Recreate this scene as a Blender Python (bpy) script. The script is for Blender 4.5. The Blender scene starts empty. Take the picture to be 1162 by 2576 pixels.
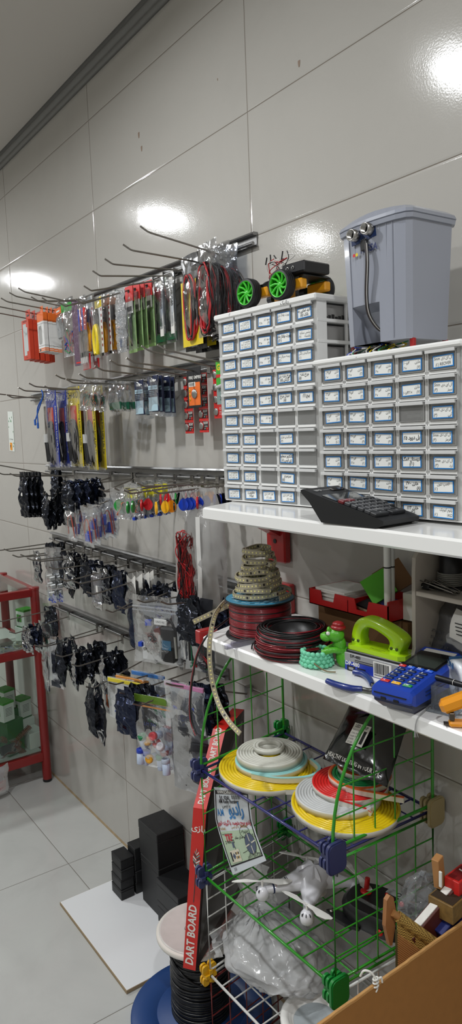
import bpy, bmesh, math, random, unicodedata
from mathutils import Vector, Matrix, Euler, noise
PI = math.pi
random.seed(7)
S = bpy.context.scene
COL = S.collection
# ---------------------------------------------------------------- camera
FPX, IW, IH = 1817.2, 1162, 2576
CAM = Vector((1.50716, -1.14171, 1.60537))
_y, _p, _r = 0.963794, -0.1140335, -0.0380710
_f = Vector((-math.sin(_y)*math.cos(_p), math.cos(_y)*math.cos(_p), math.sin(_p)))
_r0 = Vector((math.cos(_y), math.sin(_y), 0)); _u0 = _r0.cross(_f)
CR = math.cos(_r)*_r0 + math.sin(_r)*_u0
CU = -math.sin(_r)*_r0 + math.cos(_r)*_u0
CF = _f
cam = bpy.data.objects.new('camera', bpy.data.cameras.new('camera')); COL.objects.link(cam)
cam.matrix_world = Matrix(((CR.x, CU.x, -CF.x, CAM.x), (CR.y, CU.y, -CF.y, CAM.y), (CR.z, CU.z, -CF.z, CAM.z), (0, 0, 0, 1)))
cam.data.sensor_fit = 'HORIZONTAL'; cam.data.sensor_width = 36; cam.data.lens = 36*FPX/IW
cam.data.clip_start = .02
S.camera = cam

def P(px, py, x=None, y=None, z=None):
    """the point of the room seen at a photo position, on the plane x, y or z = const"""
    d = CF + CR*((px-IW/2)/FPX) - CU*((py-IH/2)/FPX)
    if y is not None: t = (y-CAM.y)/d.y
    elif z is not None: t = (z-CAM.z)/d.z
    else: t = (x-CAM.x)/d.x
    return CAM + d*t
def PX(p):
    d = Vector(p)-CAM; w = d.dot(CF)
    return IW/2 + FPX*d.dot(CR)/w, IH/2 - FPX*d.dot(CU)/w

# ---------------------------------------------------------------- mesh collector
class G:
    def __init__(s): s.v = []; s.f = []; s.m = []; s.s = []
    def add(s, vs, fs, m=0, sm=False, T=None):
        n = len(s.v)
        if T is not None: vs = [T @ Vector(v) for v in vs]
        s.v.extend([tuple(v) for v in vs])
        for f in fs: s.f.append([i+n for i in f]); s.m.append(m); s.s.append(sm)
        return s
    def box(s, c, d, m=0, T=None, b=0.0, rz=0):
        x, y, z = d[0]/2, d[1]/2, d[2]/2
        M = Matrix.Translation(Vector(c)) @ Matrix.Rotation(rz, 4, 'Z')
        if T is not None: M = T @ M
        b = min(b, x*.95, y*.95, z*.95)
        if b <= 0:
            vs = [(i*x, j*y, k*z) for i in (-1, 1) for j in (-1, 1) for k in (-1, 1)]
            return s.add(vs, [(0, 1, 3, 2), (4, 6, 7, 5), (0, 4, 5, 1), (2, 3, 7, 6), (0, 2, 6, 4), (1, 5, 7, 3)], m, False, M)
        vs = []; ix = {}
        for i in (-1, 1):
            for j in (-1, 1):
                for k in (-1, 1):
                    for a in range(3):
                        p = [i*(x-b), j*(y-b), k*(z-b)]; p[a] = (i*x, j*y, k*z)[a]
                        ix[(i, j, k, a)] = len(vs); vs.append(p)
        fs = []
        for a in range(3):
            for q in (-1, 1):
                o = []
                for u, w in ((-1, -1), (1, -1), (1, 1), (-1, 1)):
                    key = [0, 0, 0]; key[a] = q; key[(a+1) % 3] = u; key[(a+2) % 3] = w
                    o.append(ix[(*key, a)])
                fs.append(o if q > 0 else o[::-1])
        for a in range(3):
            b1, b2 = (a+1) % 3, (a+2) % 3
            for u in (-1, 1):
                for w in (-1, 1):
                    k0 = [0, 0, 0]; k1 = [0, 0, 0]
                    k0[a] = -1; k1[a] = 1
                    for k in (k0, k1): k[b1] = u; k[b2] = w
                    o = [ix[(*k0, b1)], ix[(*k1, b1)], ix[(*k1, b2)], ix[(*k0, b2)]]
                    fs.append(o if u*w < 0 else o[::-1])
        for i in (-1, 1):
            for j in (-1, 1):
                for k in (-1, 1):
                    o = [ix[(i, j, k, a)] for a in range(3)]
                    fs.append(o if i*j*k > 0 else o[::-1])
        return s.add(vs, fs, m, False, M)
    def tube(s, pts, r, n=8, m=0, closed=False, cap=True, T=None, rs=None):
        pts = [Vector(p) for p in pts]; N = len(pts); vs = []; fs = []
        up = None
        for i, p in enumerate(pts):
            a = pts[(i-1) % N] if (closed or i) else p
            c = pts[(i+1) % N] if (closed or i < N-1) else p
            t = (c-a)
            t = t.normalized() if t.length > 1e-9 else Vector((0, 0, 1))
            if up is None:
                up = Vector((0, 0, 1)) if abs(t.z) < .9 else Vector((1, 0, 0))
            q = up - t*up.dot(t)
            if q.length < 1e-6: q = t.orthogonal()
            up = q.normalized(); w = t.cross(up)
            rr = rs[i] if rs else r
            for k in range(n):
                an = 2*PI*k/n
                vs.append(p + (up*math.cos(an)+w*math.sin(an))*rr)
        for i in range(N if closed else N-1):
            for k in range(n):
                a = i*n+k; b = i*n+(k+1) % n; c = ((i+1) % N)*n+(k+1) % n; d = ((i+1) % N)*n+k
                fs.append((a, b, c, d))
        s.add(vs, fs, m, True, T)
        if cap and not closed:
            s.add([vs[k] for k in range(n)], [list(range(n))[::-1]], m, False, T)
            s.add([vs[(N-1)*n+k] for k in range(n)], [list(range(n))], m, False, T)
        return s
    def cyl(s, p0, p1, r, n=16, m=0, r1=None, T=None):
        return s.tube([p0, p1], r, n, m, T=T, rs=[r, r if r1 is None else r1])
    def lathe(s, prof, n=32, m=0, T=None, sm=True):
        vs = []; fs = []
        for r, z in prof:
            for k in range(n): vs.append((r*math.cos(2*PI*k/n), r*math.sin(2*PI*k/n), z))
        for i in range(len(prof)-1):
            for k in range(n):
                fs.append((i*n+k, i*n+(k+1) % n, (i+1)*n+(k+1) % n, (i+1)*n+k))
        return s.add(vs, fs, m, sm, T)
    def prism(s, poly, h0, h1, m=0, T=None, ax='z', sm=False):
        """2-D outline (ccw) extruded between h0 and h1 along ax"""
        n = len(poly)
        def pt(a, b, h): return (a, b, h) if ax == 'z' else ((h, a, b) if ax == 'x' else (a, h, b))
        vs = [pt(a, b, h0) for a, b in poly]+[pt(a, b, h1) for a, b in poly]
        fs = [list(range(n))[::-1], [i+n for i in range(n)]]
        s.add(vs, fs, m, False, T)
        return s.add(vs, [(i, (i+1) % n, (i+1) % n+n, i+n) for i in range(n)], m, sm, T)
    def ball(s, c, r, n=12, m=0, T=None, sm=True):
        if not hasattr(r, '__len__'): r = (r, r, r)
        h = n//2; vs = [(c[0], c[1], c[2]-r[2])]; fs = []
        for i in range(1, h):
            t = PI*i/h
            for k in range(n): vs.append((c[0]+r[0]*math.sin(t)*math.cos(2*PI*k/n), c[1]+r[1]*math.sin(t)*math.sin(2*PI*k/n), c[2]-r[2]*math.cos(t)))
        vs.append((c[0], c[1], c[2]+r[2])); L = len(vs)-1
        for k in range(n):
            fs.append((0, 1+(k+1) % n, 1+k)); fs.append((L, L-n+k, L-n+(k+1) % n))
        for i in range(h-2):
            for k in range(n): fs.append((1+i*n+k, 1+i*n+(k+1) % n, 1+(i+1)*n+(k+1) % n, 1+(i+1)*n+k))
        return s.add(vs, fs, m, sm, T)
    def grid(s, fn, nu, nv, m=0, sm=True, T=None):
        vs = [fn(i/nu, j/nv) for j in range(nv+1) for i in range(nu+1)]
        fs = [(j*(nu+1)+i, j*(nu+1)+i+1, (j+1)*(nu+1)+i+1, (j+1)*(nu+1)+i) for j in range(nv) for i in range(nu)]
        return s.add(vs, fs, m, sm, T)
    def plate(s, c, d, r, ax='x', m=0, n=5):
        """rounded plate: d = thickness along ax and the two sizes across it"""
        w, h = d[1]/2, d[2]/2; pl = []
        for qx, qy, a0 in ((1, 1, 0), (-1, 1, PI/2), (-1, -1, PI), (1, -1, 1.5*PI)):
            for k in range(n+1): a = a0+PI/2*k/n; pl.append((qx*(w-r)+r*math.cos(a), qy*(h-r)+r*math.sin(a)))
        return s.prism(pl, -d[0]/2, d[0]/2, m, Matrix.Translation(Vector(c)), ax, True)
    def quad(s, a, b, c, d, m=0, T=None): return s.add([a, b, c, d], [(0, 1, 2, 3)], m, False, T)
    def ribbon(s, pts, wd, w, t, m=0, T=None):
        """flat strap along pts; wd = width directions"""
        pts = [Vector(p) for p in pts]; N = len(pts); vs = []; fs = []
        for i, p in enumerate(pts):
            tg = (pts[min(i+1, N-1)]-pts[max(i-1, 0)]).normalized(); q = Vector(wd[i] if isinstance(wd, list) else wd)
            q = (q-tg*q.dot(tg)).normalized(); nn = tg.cross(q)
            for a, b in ((-1, -1), (1, -1), (1, 1), (-1, 1)): vs.append(p+q*(a*w/2)+nn*(b*t/2))
        for i in range(N-1):
            for k in range(4): fs.append((i*4+k, i*4+(k+1) % 4, i*4+4+(k+1) % 4, i*4+4+k))
        fs += [(3, 2, 1, 0), tuple((N-1)*4+k for k in range(4))]
        return s.add(vs, fs, m, False, T)
    def text(s, st, T, h, m=0, al='C', sx=1.0, sh=0.0, bold=0.0):
        """flat lettering in the local xy plane of T"""
        vs, fs = glyphs(st, al, sh, bold)
        return s.add([(x*h*sx, y*h, 0) for x, y in vs], fs, m, False, T)
_gc = {}
def glyphs(st, al, sh, bold):
    k = (st, al, sh, bold)
    if k not in _gc:
        c = bpy.data.curves.new('lettering', 'FONT'); c.body = st; c.resolution_u = 2; c.align_x = {'C': 'CENTER', 'L': 'LEFT', 'R': 'RIGHT'}[al]
        c.shear = sh; c.align_y = 'CENTER'; c.offset = bold
        o = bpy.data.objects.new('lettering', c); me = o.to_mesh()
        _gc[k] = ([(v.co.x, v.co.y) for v in me.vertices], [list(p.vertices) for p in me.polygons])
        o.to_mesh_clear(); bpy.data.objects.remove(o); bpy.data.curves.remove(c)
    return _gc[k]
# Persian letters joined and put in visual order
_forms = {}
for cp in list(range(0xFB50, 0xFDFF))+list(range(0xFE70, 0xFEFD)):
    d = unicodedata.decomposition(chr(cp)).split()
    if len(d) == 2 and d[0] in ('<initial>', '<medial>', '<final>', '<isolated>'): _forms[(int(d[1], 16), d[0])] = chr(cp)
_nojoin = set('اآأإدذرزژو')
def fa(t):
    out = []
    isl = lambda c: (ord(c), '<isolated>') in _forms
    for i, c in enumerate(t):
        if not isl(c): out.append(c); continue
        pv = i > 0 and isl(t[i-1]) and t[i-1] not in _nojoin
        nx = i < len(t)-1 and isl(t[i+1]) and c not in _nojoin
        f = '<medial>' if pv and nx else '<final>' if pv else '<initial>' if nx else '<isolated>'
        out.append(_forms.get((ord(c), f), c))
    r = out[::-1]; res = []; run = []
    for c in r:
        if c.isdigit() or c.isascii() and c.isalnum() or c in '.,µΩ': run.append(c)
        else:
            res += run[::-1]; run = []
            res.append({'(': ')', ')': '('}.get(c, c))
    return ''.join(res+run[::-1])

# ---------------------------------------------------------------- objects
def link(o, parent=None):
    COL.objects.link(o)
    if parent is not None: o.parent = parent
    return o
def mesh(name, g, mats):
    me = bpy.data.meshes.new(name); me.from_pydata(g.v, [], g.f)
    for m in (mats if isinstance(mats, (list, tuple)) else [mats]): me.materials.append(m)
    me.polygons.foreach_set('material_index', [int(i) for i in g.m]); me.polygons.foreach_set('use_smooth', [bool(i) for i in g.s]); me.update()
    return me
def part(name, g, mats, parent=None, label=None):
    o = link(bpy.data.objects.new(name, mesh(name, g, mats)), parent)
    if label: o['label'] = label
    return o
def tag(o, label, cat, group=None):
    o['label'] = label; o['category'] = cat
    if group: o['group'] = group
    return o
def thing(name, label, cat, T=None, group=None):
    o = link(bpy.data.objects.new(name, None)); o.empty_display_size = .02
    if T is not None: o.matrix_basis = T
    return tag(o, label, cat, group)
def solo(name, g, mats, label, cat, T=None, group=None):
    o = part(name, g, mats)
    if T is not None: o.matrix_basis = T
    return tag(o, label, cat, group)
def struct(name, g, mats):
    o = part(name, g, mats); o['kind'] = 'structure'; return o
_kids = {}
def dup(root, T, label, group=None):
    c = root.copy(); COL.objects.link(c); c.matrix_basis = T; c['label'] = label
    if group: c['group'] = group
    if root.name not in _kids: _kids[root.name] = [(k, [q for q in bpy.data.objects if q.parent == k]) for k in bpy.data.objects if k.parent == root]
    for k, sub in _kids[root.name]:
        n = k.copy(); COL.objects.link(n); n.parent = c
        for q in sub: w = q.copy(); COL.objects.link(w); w.parent = n
    return c
def Tm(p, rz=0.0, rx=0.0, ry=0.0, sc=1.0):
    return Matrix.Translation(Vector(p)) @ Matrix.Rotation(rz, 4, 'Z') @ Matrix.Rotation(ry, 4, 'Y') @ Matrix.Rotation(rx, 4, 'X') @ Matrix.Scale(sc, 4)
def basis(o, ex, ey, ez):
    return Matrix(((ex[0], ey[0], ez[0], o[0]), (ex[1], ey[1], ez[1], o[1]), (ex[2], ey[2], ez[2], o[2]), (0, 0, 0, 1)))
def FR(p=(0, 0, 0), rz=0):  # lettering frame on a face that looks towards -y
    return Tm(p, rz) @ basis((0, 0, 0), (1, 0, 0), (0, 0, 1), (0, -1, 0))
ORD = 'first second third fourth fifth sixth seventh eighth ninth tenth eleventh twelfth thirteenth fourteenth fifteenth sixteenth'.split()

# ---------------------------------------------------------------- materials
def lin(c):
    return tuple((x/255/12.92 if x/255 <= .04045 else ((x/255+.055)/1.055)**2.4) for x in c)+(1,)
_mc = {}
def nt(name):
    m = bpy.data.materials.new(name); m.use_nodes = True; t = m.node_tree; t.nodes.clear()
    o = t.nodes.new('ShaderNodeOutputMaterial'); return m, t, o
def N(t, ty, **k):
    n = t.nodes.new(ty)
    for a, b in k.items(): setattr(n, a, b)
    return n
def setin(n, **k):
    for a, b in k.items(): n.inputs[a.replace('_', ' ')].default_value = b
def mat(name, c, rough=.5, metal=0.0, var=0.0, vs=30.0, bump=0.0, bs=200.0, coat=0.0, spec=.5, sheen=0.0, emit=None):
    if name in _mc: return _mc[name]
    m, t, o = nt(name); b = N(t, 'ShaderNodeBsdfPrincipled'); t.links.new(b.outputs[0], o.inputs[0])
    col = lin(c); setin(b, Base_Color=col, Roughness=rough, Metallic=metal); b.inputs['Specular IOR Level'].default_value = spec
    b.inputs['Coat Weight'].default_value = coat; b.inputs['Coat Roughness'].default_value = .08
    if var > 0 or bump > 0: tc = N(t, 'ShaderNodeTexCoord')
    if var > 0:
        n = N(t, 'ShaderNodeTexNoise'); setin(n, Scale=vs, Detail=4.0); t.links.new(tc.outputs['Object'], n.inputs['Vector'])
        mx = N(t, 'ShaderNodeMix', data_type='RGBA'); t.links.new(n.outputs[0], mx.inputs[0])
        mx.inputs[6].default_value = tuple(x*(1-var) for x in col[:3])+(1,); mx.inputs[7].default_value = tuple(min(1, x*(1+var)) for x in col[:3])+(1,)
        t.links.new(mx.outputs[2], b.inputs['Base Color'])
    if bump > 0:
        n = N(t, 'ShaderNodeTexNoise'); setin(n, Scale=bs, Detail=3.0); t.links.new(tc.outputs['Object'], n.inputs['Vector'])
        bp = N(t, 'ShaderNodeBump'); setin(bp, Strength=bump, Distance=.002); t.links.new(n.outputs[0], bp.inputs['Height']); t.links.new(bp.outputs[0], b.inputs['Normal'])
    if emit: b.inputs['Emission Color'].default_value = lin(c); b.inputs['Emission Strength'].default_value = emit
    _mc[name] = m; return m
def clear(name, tint=(245, 247, 250), milk=.1, milkc=(225, 225, 225), rough=.08, bump=.3, bs=60.0, refl=1.0, fmul=.6):
    """clear plastic film: mostly see-through, glossy by Fresnel, a little milky"""
    if name in _mc: return _mc[name]
    m, t, o = nt(name); tr = N(t, 'ShaderNodeBsdfTransparent'); tr.inputs[0].default_value = lin(tint)
    gl = N(t, 'ShaderNodeBsdfGlossy'); setin(gl, Roughness=rough); gl.inputs[0].default_value = (refl, refl, refl, 1)
    df = N(t, 'ShaderNodeBsdfDiffuse'); df.inputs[0].default_value = lin(milkc)
    fr = N(t, 'ShaderNodeFresnel'); fr.inputs[0].default_value = 1.5
    if bump > 0:
        tc = N(t, 'ShaderNodeTexCoord'); n = N(t, 'ShaderNodeTexNoise'); setin(n, Scale=bs, Detail=3.0, Distortion=.6); t.links.new(tc.outputs['Object'], n.inputs['Vector'])
        bp = N(t, 'ShaderNodeBump'); setin(bp, Strength=bump, Distance=.01); t.links.new(n.outputs[0], bp.inputs['Height'])
        t.links.new(bp.outputs[0], gl.inputs['Normal']); t.links.new(bp.outputs[0], fr.inputs['Normal'])
    m1 = N(t, 'ShaderNodeMixShader'); m1.inputs[0].default_value = milk; t.links.new(tr.outputs[0], m1.inputs[1]); t.links.new(df.outputs[0], m1.inputs[2])
    fm = N(t, 'ShaderNodeMapRange'); setin(fm, To_Max=fmul, From_Max=1.0); t.links.new(fr.outputs[0], fm.inputs['Value']); m2 = N(t, 'ShaderNodeMixShader'); t.links.new(fm.outputs[0], m2.inputs[0]); t.links.new(m1.outputs[0], m2.inputs[1]); t.links.new(gl.outputs[0], m2.inputs[2])
    t.links.new(m2.outputs[0], o.inputs[0]); _mc[name] = m; return m
WHITE = mat('white_plastic', (235, 234, 230), .35)
BLACK = mat('black_plastic', (18, 18, 20), .4)
INK = mat('black_ink', (15, 15, 18), .6)
PAPER = mat('paper', (228, 226, 220), .7)
STEEL = mat('brushed_steel', (170, 168, 165), .28, 1.0)
CHROME = mat('hook_steel', (150, 146, 140), .3, 1.0)
RAILM = mat('rail_aluminium', (150, 150, 150), .35, .9, bump=.1, bs=90)
FILM = clear('clear_film', milk=.045, milkc=(190, 190, 192), bump=.25, bs=30, fmul=.4)
FILMS = clear('clear_smooth_film', milk=.02, bump=.25, bs=25, fmul=.4)
MILKY = clear('milky_film', milk=.42, milkc=(205, 206, 208), rough=.2, bump=.25, bs=30)
REDM = mat('red_paint', (160, 18, 20), .35, coat=.4)
EXPO = 0.08
# ================================================================ ROOM
def tile_mat(name, c, wx, wz, ox, oz, axes, gw=.0016, gcol=(120, 112, 102), rough=.12, vein=.06, coat=.6, stain=0.0):
    m, t, o = nt(name); b = N(t, 'ShaderNodeBsdfPrincipled'); t.links.new(b.outputs[0], o.inputs[0])
    tc = N(t, 'ShaderNodeTexCoord'); sp = N(t, 'ShaderNodeSeparateXYZ'); t.links.new(tc.outputs['Object'], sp.inputs[0])
    ds = []
    for ax, w, of in ((axes[0], wx, ox), (axes[1], wz, oz)):
        a = N(t, 'ShaderNodeMath', operation='SUBTRACT'); a.inputs[1].default_value = of; t.links.new(sp.outputs[ax], a.inputs[0])
        p = N(t, 'ShaderNodeMath', operation='PINGPONG'); p.inputs[1].default_value = w/2; t.links.new(a.outputs[0], p.inputs[0]); ds.append(p)
    mn = N(t, 'ShaderNodeMath', operation='MINIMUM'); t.links.new(ds[0].outputs[0], mn.inputs[0]); t.links.new(ds[1].outputs[0], mn.inputs[1])
    k = N(t, 'ShaderNodeMapRange'); setin(k, From_Min=gw*.5, From_Max=gw); t.links.new(mn.outputs[0], k.inputs['Value'])
    n = N(t, 'ShaderNodeTexNoise'); setin(n, Scale=2.2, Detail=8.0, Roughness=.62, Distortion=1.6); t.links.new(tc.outputs['Object'], n.inputs['Vector'])
    rp = N(t, 'ShaderNodeValToRGB'); t.links.new(n.outputs[0], rp.inputs[0])
    L = lin(c); rp.color_ramp.elements[0].position = .3; rp.color_ramp.elements[1].position = .7
    rp.color_ramp.elements[0].color = tuple(x*(1-vein) for x in L[:3])+(1,); rp.color_ramp.elements[1].color = L
    e = rp.color_ramp.elements.new(.5); e.color = tuple(x*(1-vein*.35) for x in L[:3])+(1,)
    mx = N(t, 'ShaderNodeMix', data_type='RGBA'); t.links.new(k.outputs[0], mx.inputs[0]); mx.inputs[6].default_value = lin(gcol); t.links.new(rp.outputs[0], mx.inputs[7])
    t.links.new(mx.outputs[2], b.inputs['Base Color'])
    kr = N(t, 'ShaderNodeMapRange'); setin(kr, To_Min=.8, To_Max=rough); t.links.new(k.outputs[0], kr.inputs['Value']); t.links.new(kr.outputs[0], b.inputs['Roughness'])
    kc = N(t, 'ShaderNodeMath', operation='MULTIPLY'); kc.inputs[1].default_value = coat; t.links.new(k.outputs[0], kc.inputs[0]); t.links.new(kc.outputs[0], b.inputs['Coat Weight'])
    b.inputs['Coat Roughness'].default_value = .035; b.inputs['Specular IOR Level'].default_value = .25
    # pillowed tile edge and a fine orange-peel glaze
    k2 = N(t, 'ShaderNodeMapRange', interpolation_type='SMOOTHSTEP'); setin(k2, From_Min=0.0, From_Max=.006); t.links.new(mn.outputs[0], k2.inputs['Value'])
    b1 = N(t, 'ShaderNodeBump'); setin(b1, Strength=.6, Distance=.0012); t.links.new(k2.outputs[0], b1.inputs['Height'])
    n2 = N(t, 'ShaderNodeTexNoise'); setin(n2, Scale=260.0, Detail=2.0); t.links.new(tc.outputs['Object'], n2.inputs['Vector'])
    b2 = N(t, 'ShaderNodeBump'); setin(b2, Strength=.16, Distance=.0006); t.links.new(n2.outputs[0], b2.inputs['Height']); t.links.new(b1.outputs[0], b2.inputs['Normal'])
    n3 = N(t, 'ShaderNodeTexNoise'); setin(n3, Scale=9.0, Detail=2.0); t.links.new(tc.outputs['Object'], n3.inputs['Vector'])
    b3 = N(t, 'ShaderNodeBump'); setin(b3, Strength=.05, Distance=.01); t.links.new(n3.outputs[0], b3.inputs['Height']); t.links.new(b2.outputs[0], b3.inputs['Normal'])
    t.links.new(b3.outputs[0], b.inputs['Normal']); t.links.new(b2.outputs[0], b.inputs['Coat Normal'])
    return m
CEIL = 2.845
wt = tile_mat('wall_tile', (187, 184, 178), .91082, .3, 0.0, .28322, (0, 2), vein=.05)
wt2 = tile_mat('side_wall_tile', (187, 184, 178), .91082, .3, 0.0, .28322, (1, 2), vein=.05)
fo = P(171.4, 2171.6, z=0)
ft = tile_mat('floor_tile', (190, 191, 188), .7508, .7508, -.22498, fo.y, (0, 1), gcol=(110, 105, 98), rough=.13, vein=.12, coat=.5)
ct = mat('ceiling_paint', (200, 196, 190), .75)
X0, X1, Y0 = -5.6, 2.7, -3.5
def slab(name, lo, hi, m):
    g = G(); g.box([(a+b)/2 for a, b in zip(lo, hi)], [b-a for a, b in zip(lo, hi)]); return struct(name, g, m)
slab('wall_back', (X0, 0, 0), (X1, .1, CEIL), wt)
slab('wall_left', (X0-.1, Y0, 0), (X0, .1, CEIL), wt2)
slab('wall_right', (X1, Y0, 0), (X1+.1, .1, CEIL), wt2)
slab('wall_front', (X0, Y0-.1, 0), (X1, Y0, CEIL), wt)
slab('floor', (X0, Y0, -.1), (X1, .1, 0), ft)
slab('ceiling', (X0, Y0, CEIL), (X1, .1, CEIL+.1), ct)
g = G()
prof = [(0, 2.802), (-.010, 2.803), (-.014, 2.809), (-.014, 2.815), (-.011, 2.819), (-.016, 2.822), (-.022, 2.828), (-.023, 2.835), (-.019, 2.841), (-.030, 2.8445), (0, 2.8445)]
n_ = len(prof); g.prism([(a, b) for a, b in prof], X0+.01, X1-.01, ax='x', sm=True)
struct('trim_1', g, mat('ceiling_trim_grey', (120, 120, 118), .4))
# grubby joint line between wall and floor
g = G(); g.prism([(0, 0), (-.004, 0), (-.0012, .006), (0, .008)], -3.2, 1.5, ax='x')
struct('baseboard_1', g, mat('floor_joint_grime', (158, 138, 108), .9, var=.5, vs=25))
# little brown paint chips on the tiles
# ---------------------------------------------------------------- ceiling lamps
LAMP = mat('lamp_diffuser', (248, 250, 251), .5, emit=800)
LAMP2 = mat('lamp_diffuser_far', (248, 250, 251), .5, emit=430)
def lamp_parts(r, m=None):
    g = G(); g.lathe([(.050, .0), (.078, -.004), (.078, -.009), (.072, -.012), (.051, -.006)], 40); part('ring', g, WHITE, r)
    g = G(); g.lathe([(0.0001, -.004), (.050, -.004)], 40); part('diffuser', g, m or LAMP, r)
lk = [None, None]
for i, (x, y) in enumerate([(-.226, -1.115), (-2.284, -1.075), (-4.246, -.972), (1.75, -1.115), (-.2, -2.24), (-2.252, -2.213), (-4.2, -2.2), (1.75, -2.24)]):
    lb = f'round recessed ceiling downlight, {ORD[i%4]} of the {"row near the tiled wall" if i < 4 else "row far from the wall"}'
    T = Tm((x, y, CEIL)); q = i//4
    if lk[q] is None: lk[q] = thing('ceiling_light', lb, 'light', T, 'recessed ceiling downlights'); lamp_parts(lk[q], (LAMP, LAMP2)[q])
    else: dup(lk[q], T, lb)
w = bpy.data.worlds.new('world'); S.world = w; w.use_nodes = True
w.node_tree.nodes['Background'].inputs[0].default_value = (.5, .5, .52, 1); w.node_tree.nodes['Background'].inputs[1].default_value = .05

# ================================================================ SLAT RAILS AND PEG HOOKS
RAIL = {1: (-1.50, .026, 2.0742, -.0145), 2: (-1.62, .10, 1.7875, .0075), 3: (-1.50, .12, 1.4812, .009), 4: (-1.505, .10, 1.169, -.004), 5: (-1.485, -.175, .901, .022)}
RN = {1: 'topmost', 2: 'second', 3: 'middle', 4: 'fourth', 5: 'lowest'}
def rz_(r, x): return RAIL[r][2]+RAIL[r][3]*x
for r, (xa, xb, z0, sl) in RAIL.items():
    L = xb-xa; xm = (xa+xb)/2
    T = Tm((xm, 0, rz_(r, xm)), ry=-math.atan(sl))
    t = thing('slat_rail', f'grey aluminium slat rail, {RN[r]} of the five on the tiled wall', 'wall rail', T, 'wall rails')
    g = G(); g.prism([(0, -.017), (-.004, -.017), (-.004, .009), (-.013, .009), (-.016, .012), (-.013, .017), (0, .017)], -L/2, L/2, ax='x'); part('channel', g, RAILM, t)
    g = G(); g.tube([(-L/2, -.015, -.011), (L/2, -.015, -.011)], .0045, 10)
    for k in range(7): g.box((-L/2+.03+(L-.06)*k/6, -.008, -.011), (.012, .014, .007))
    part('hook_bar', g, RAILM, t)
TIPS = {1: [(355, 571), (312, 617), (266, 653), (235, 683), (213, 721), (192, 754), (148, 761), (107, 750), (80, 748), (48, 726), (25, 737), (4, 751), (-24, 762), (-48, 774)],
 2: [(398, 869), (358, 872), (320, 902), (279, 908), (241, 922), (201, 942), (168, 955), (141, 944), (113, 972), (74, 965), (48, 976), (18, 994), (-30, 983)],
 3: [(383, 1233), (346, 1216), (313, 1234), (289, 1229), (251, 1230), (211, 1272), (157, 1215), (110, 1242), (26, 1192), (-6, 1188), (-25, 1163), (163, 1266)],
 4: [(405, 1514), (347, 1510), (297, 1526), (267, 1535), (220, 1490), (187, 1463), (153, 1457), (124, 1427), (88, 1407), (70, 1405), (53, 1396), (33, 1397), (11, 1382), (-12, 1380)],
 5: [(420, 1720), (336, 1771), (303, 1743), (275, 1718), (218, 1728), (182, 1672), (143, 1648), (100, 1623), (88, 1623), (25, 1590), (-10, 1560)]}
HK = {}
for r, tl in TIPS.items():
    rank = {i: k for k, i in enumerate(sorted(range(len(tl)), key=lambda i: -P(*tl[i], y=-.27).x))}
    for i, (px, py) in enumerate(tl):
        tp = P(px, py, y=-.27); x = tp.x; zb = rz_(r, x)-.024; zt = tp.z-.010
        HK[(r, i)] = (x, zb, zt)
        t = thing('peg_hook', f'steel peg hook with upturned tip, {ORD[rank[i]]} from the right on the {RN[r]} rail', 'hook', Tm((x, 0, zb)), f'peg hooks on the {RN[r]} rail')
        g = G(); g.box((0, -.021, .004), (.017, .002, .034), b=.0006); g.box((0, -.013, .0205), (.017, .018, .002)); g.box((0, -.0065, .013), (.017, .002, .016)); part('clip', g, STEEL, t)
        g = G(); dz = zt-zb
        g.tube([(0, -.021, 0), (0, -.13, dz*.48), (0, -.243, dz*.97), (0, -.249, dz+.0005), (0, -.254, dz+.002), (0, -.2725, dz+.0115)], .0024, 8); part('rod', g, CHROME, t)
def hz(h, y):
    x, zb, zt = HK[h]; return zb+(zt-zb)*(-.021-y)/.229
def hy(h, px):
    """how far out on the hook a thing sits that the photo shows at column px"""
    x = HK[h][0]; lo, hi = -.262, -.032
    f = lambda y: PX((x, y, hz(h, y)))[0]
    if f(lo) > px: return lo
    if f(hi) < px: return hi
    for _ in range(40):
        m_ = (lo+hi)/2
        if f(m_) < px: lo = m_
        else: hi = m_
    return lo
class Kit:
    def __init__(s, name, cat, build): s.n = name; s.c = cat; s.b = build; s.r = None
    def put(s, T, label, group=None):
        if s.r is None: s.r = thing(s.n, label, s.c, T, group); s.b(s.r); return s.r
        return dup(s.r, T, label, group)
SEQ = {}
def fill(kit, h, pxs, desc, group=None, jit=.12, tilt=0.0, rz=0.0, seed=1):
    rd = random.Random(seed*7+h[0]*100+h[1])
    kits = kit if isinstance(kit, list) else [kit]
    out = []
    last = None
    for i, px in enumerate(pxs):
        y = hy(h, px)
        if last is not None and y < last+.006: y = min(-.03, last+.006)
        last = y
        T = Tm((HK[h][0], y, hz(h, y)), rz+rd.uniform(-jit, jit), tilt)
        lb = desc if len(pxs) == 1 else f'{desc}, {ORD[i]} from the front'
        out.append(kits[i % len(kits)].put(T, lb, group if len(pxs) > 1 else None))
    return out
def bag(g, w, h, t, m=0, seed=0, cr=.003, nx=8, nz=10, top=.15, sm=True, z0=.01, pinch=0.0, fs=28, curl=0.0):
    for sd in (-1, 1):
        def fn(u, v):
            x = (u-.5)*w; z = z0-v*h
            if pinch: x *= 1-pinch*(1-min(1, v/.3))
            q = max(0, (v-top)/(1-top)); pr = (math.sin(PI*u)**.55 if 0 < u < 1 else 0)*(math.sin(PI*min(1, q**.8))**.6 if 0 < q < 1 else 0)
            nn = noise.noise_vector(Vector((x*fs, z*fs, seed*9.7))); n2 = noise.noise(Vector((x*fs*1.7+5, z*fs*1.7, seed*3.1+sd)))
            y = sd*(.0006+t/2*pr)*(1+.5*n2) + nn.y*cr*1.6 + curl*(v**2)*h
            return (x+nn.x*cr, y, z+nn.z*cr)
        g.grid(fn, nx, nz, m, sm)
    return g
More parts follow.
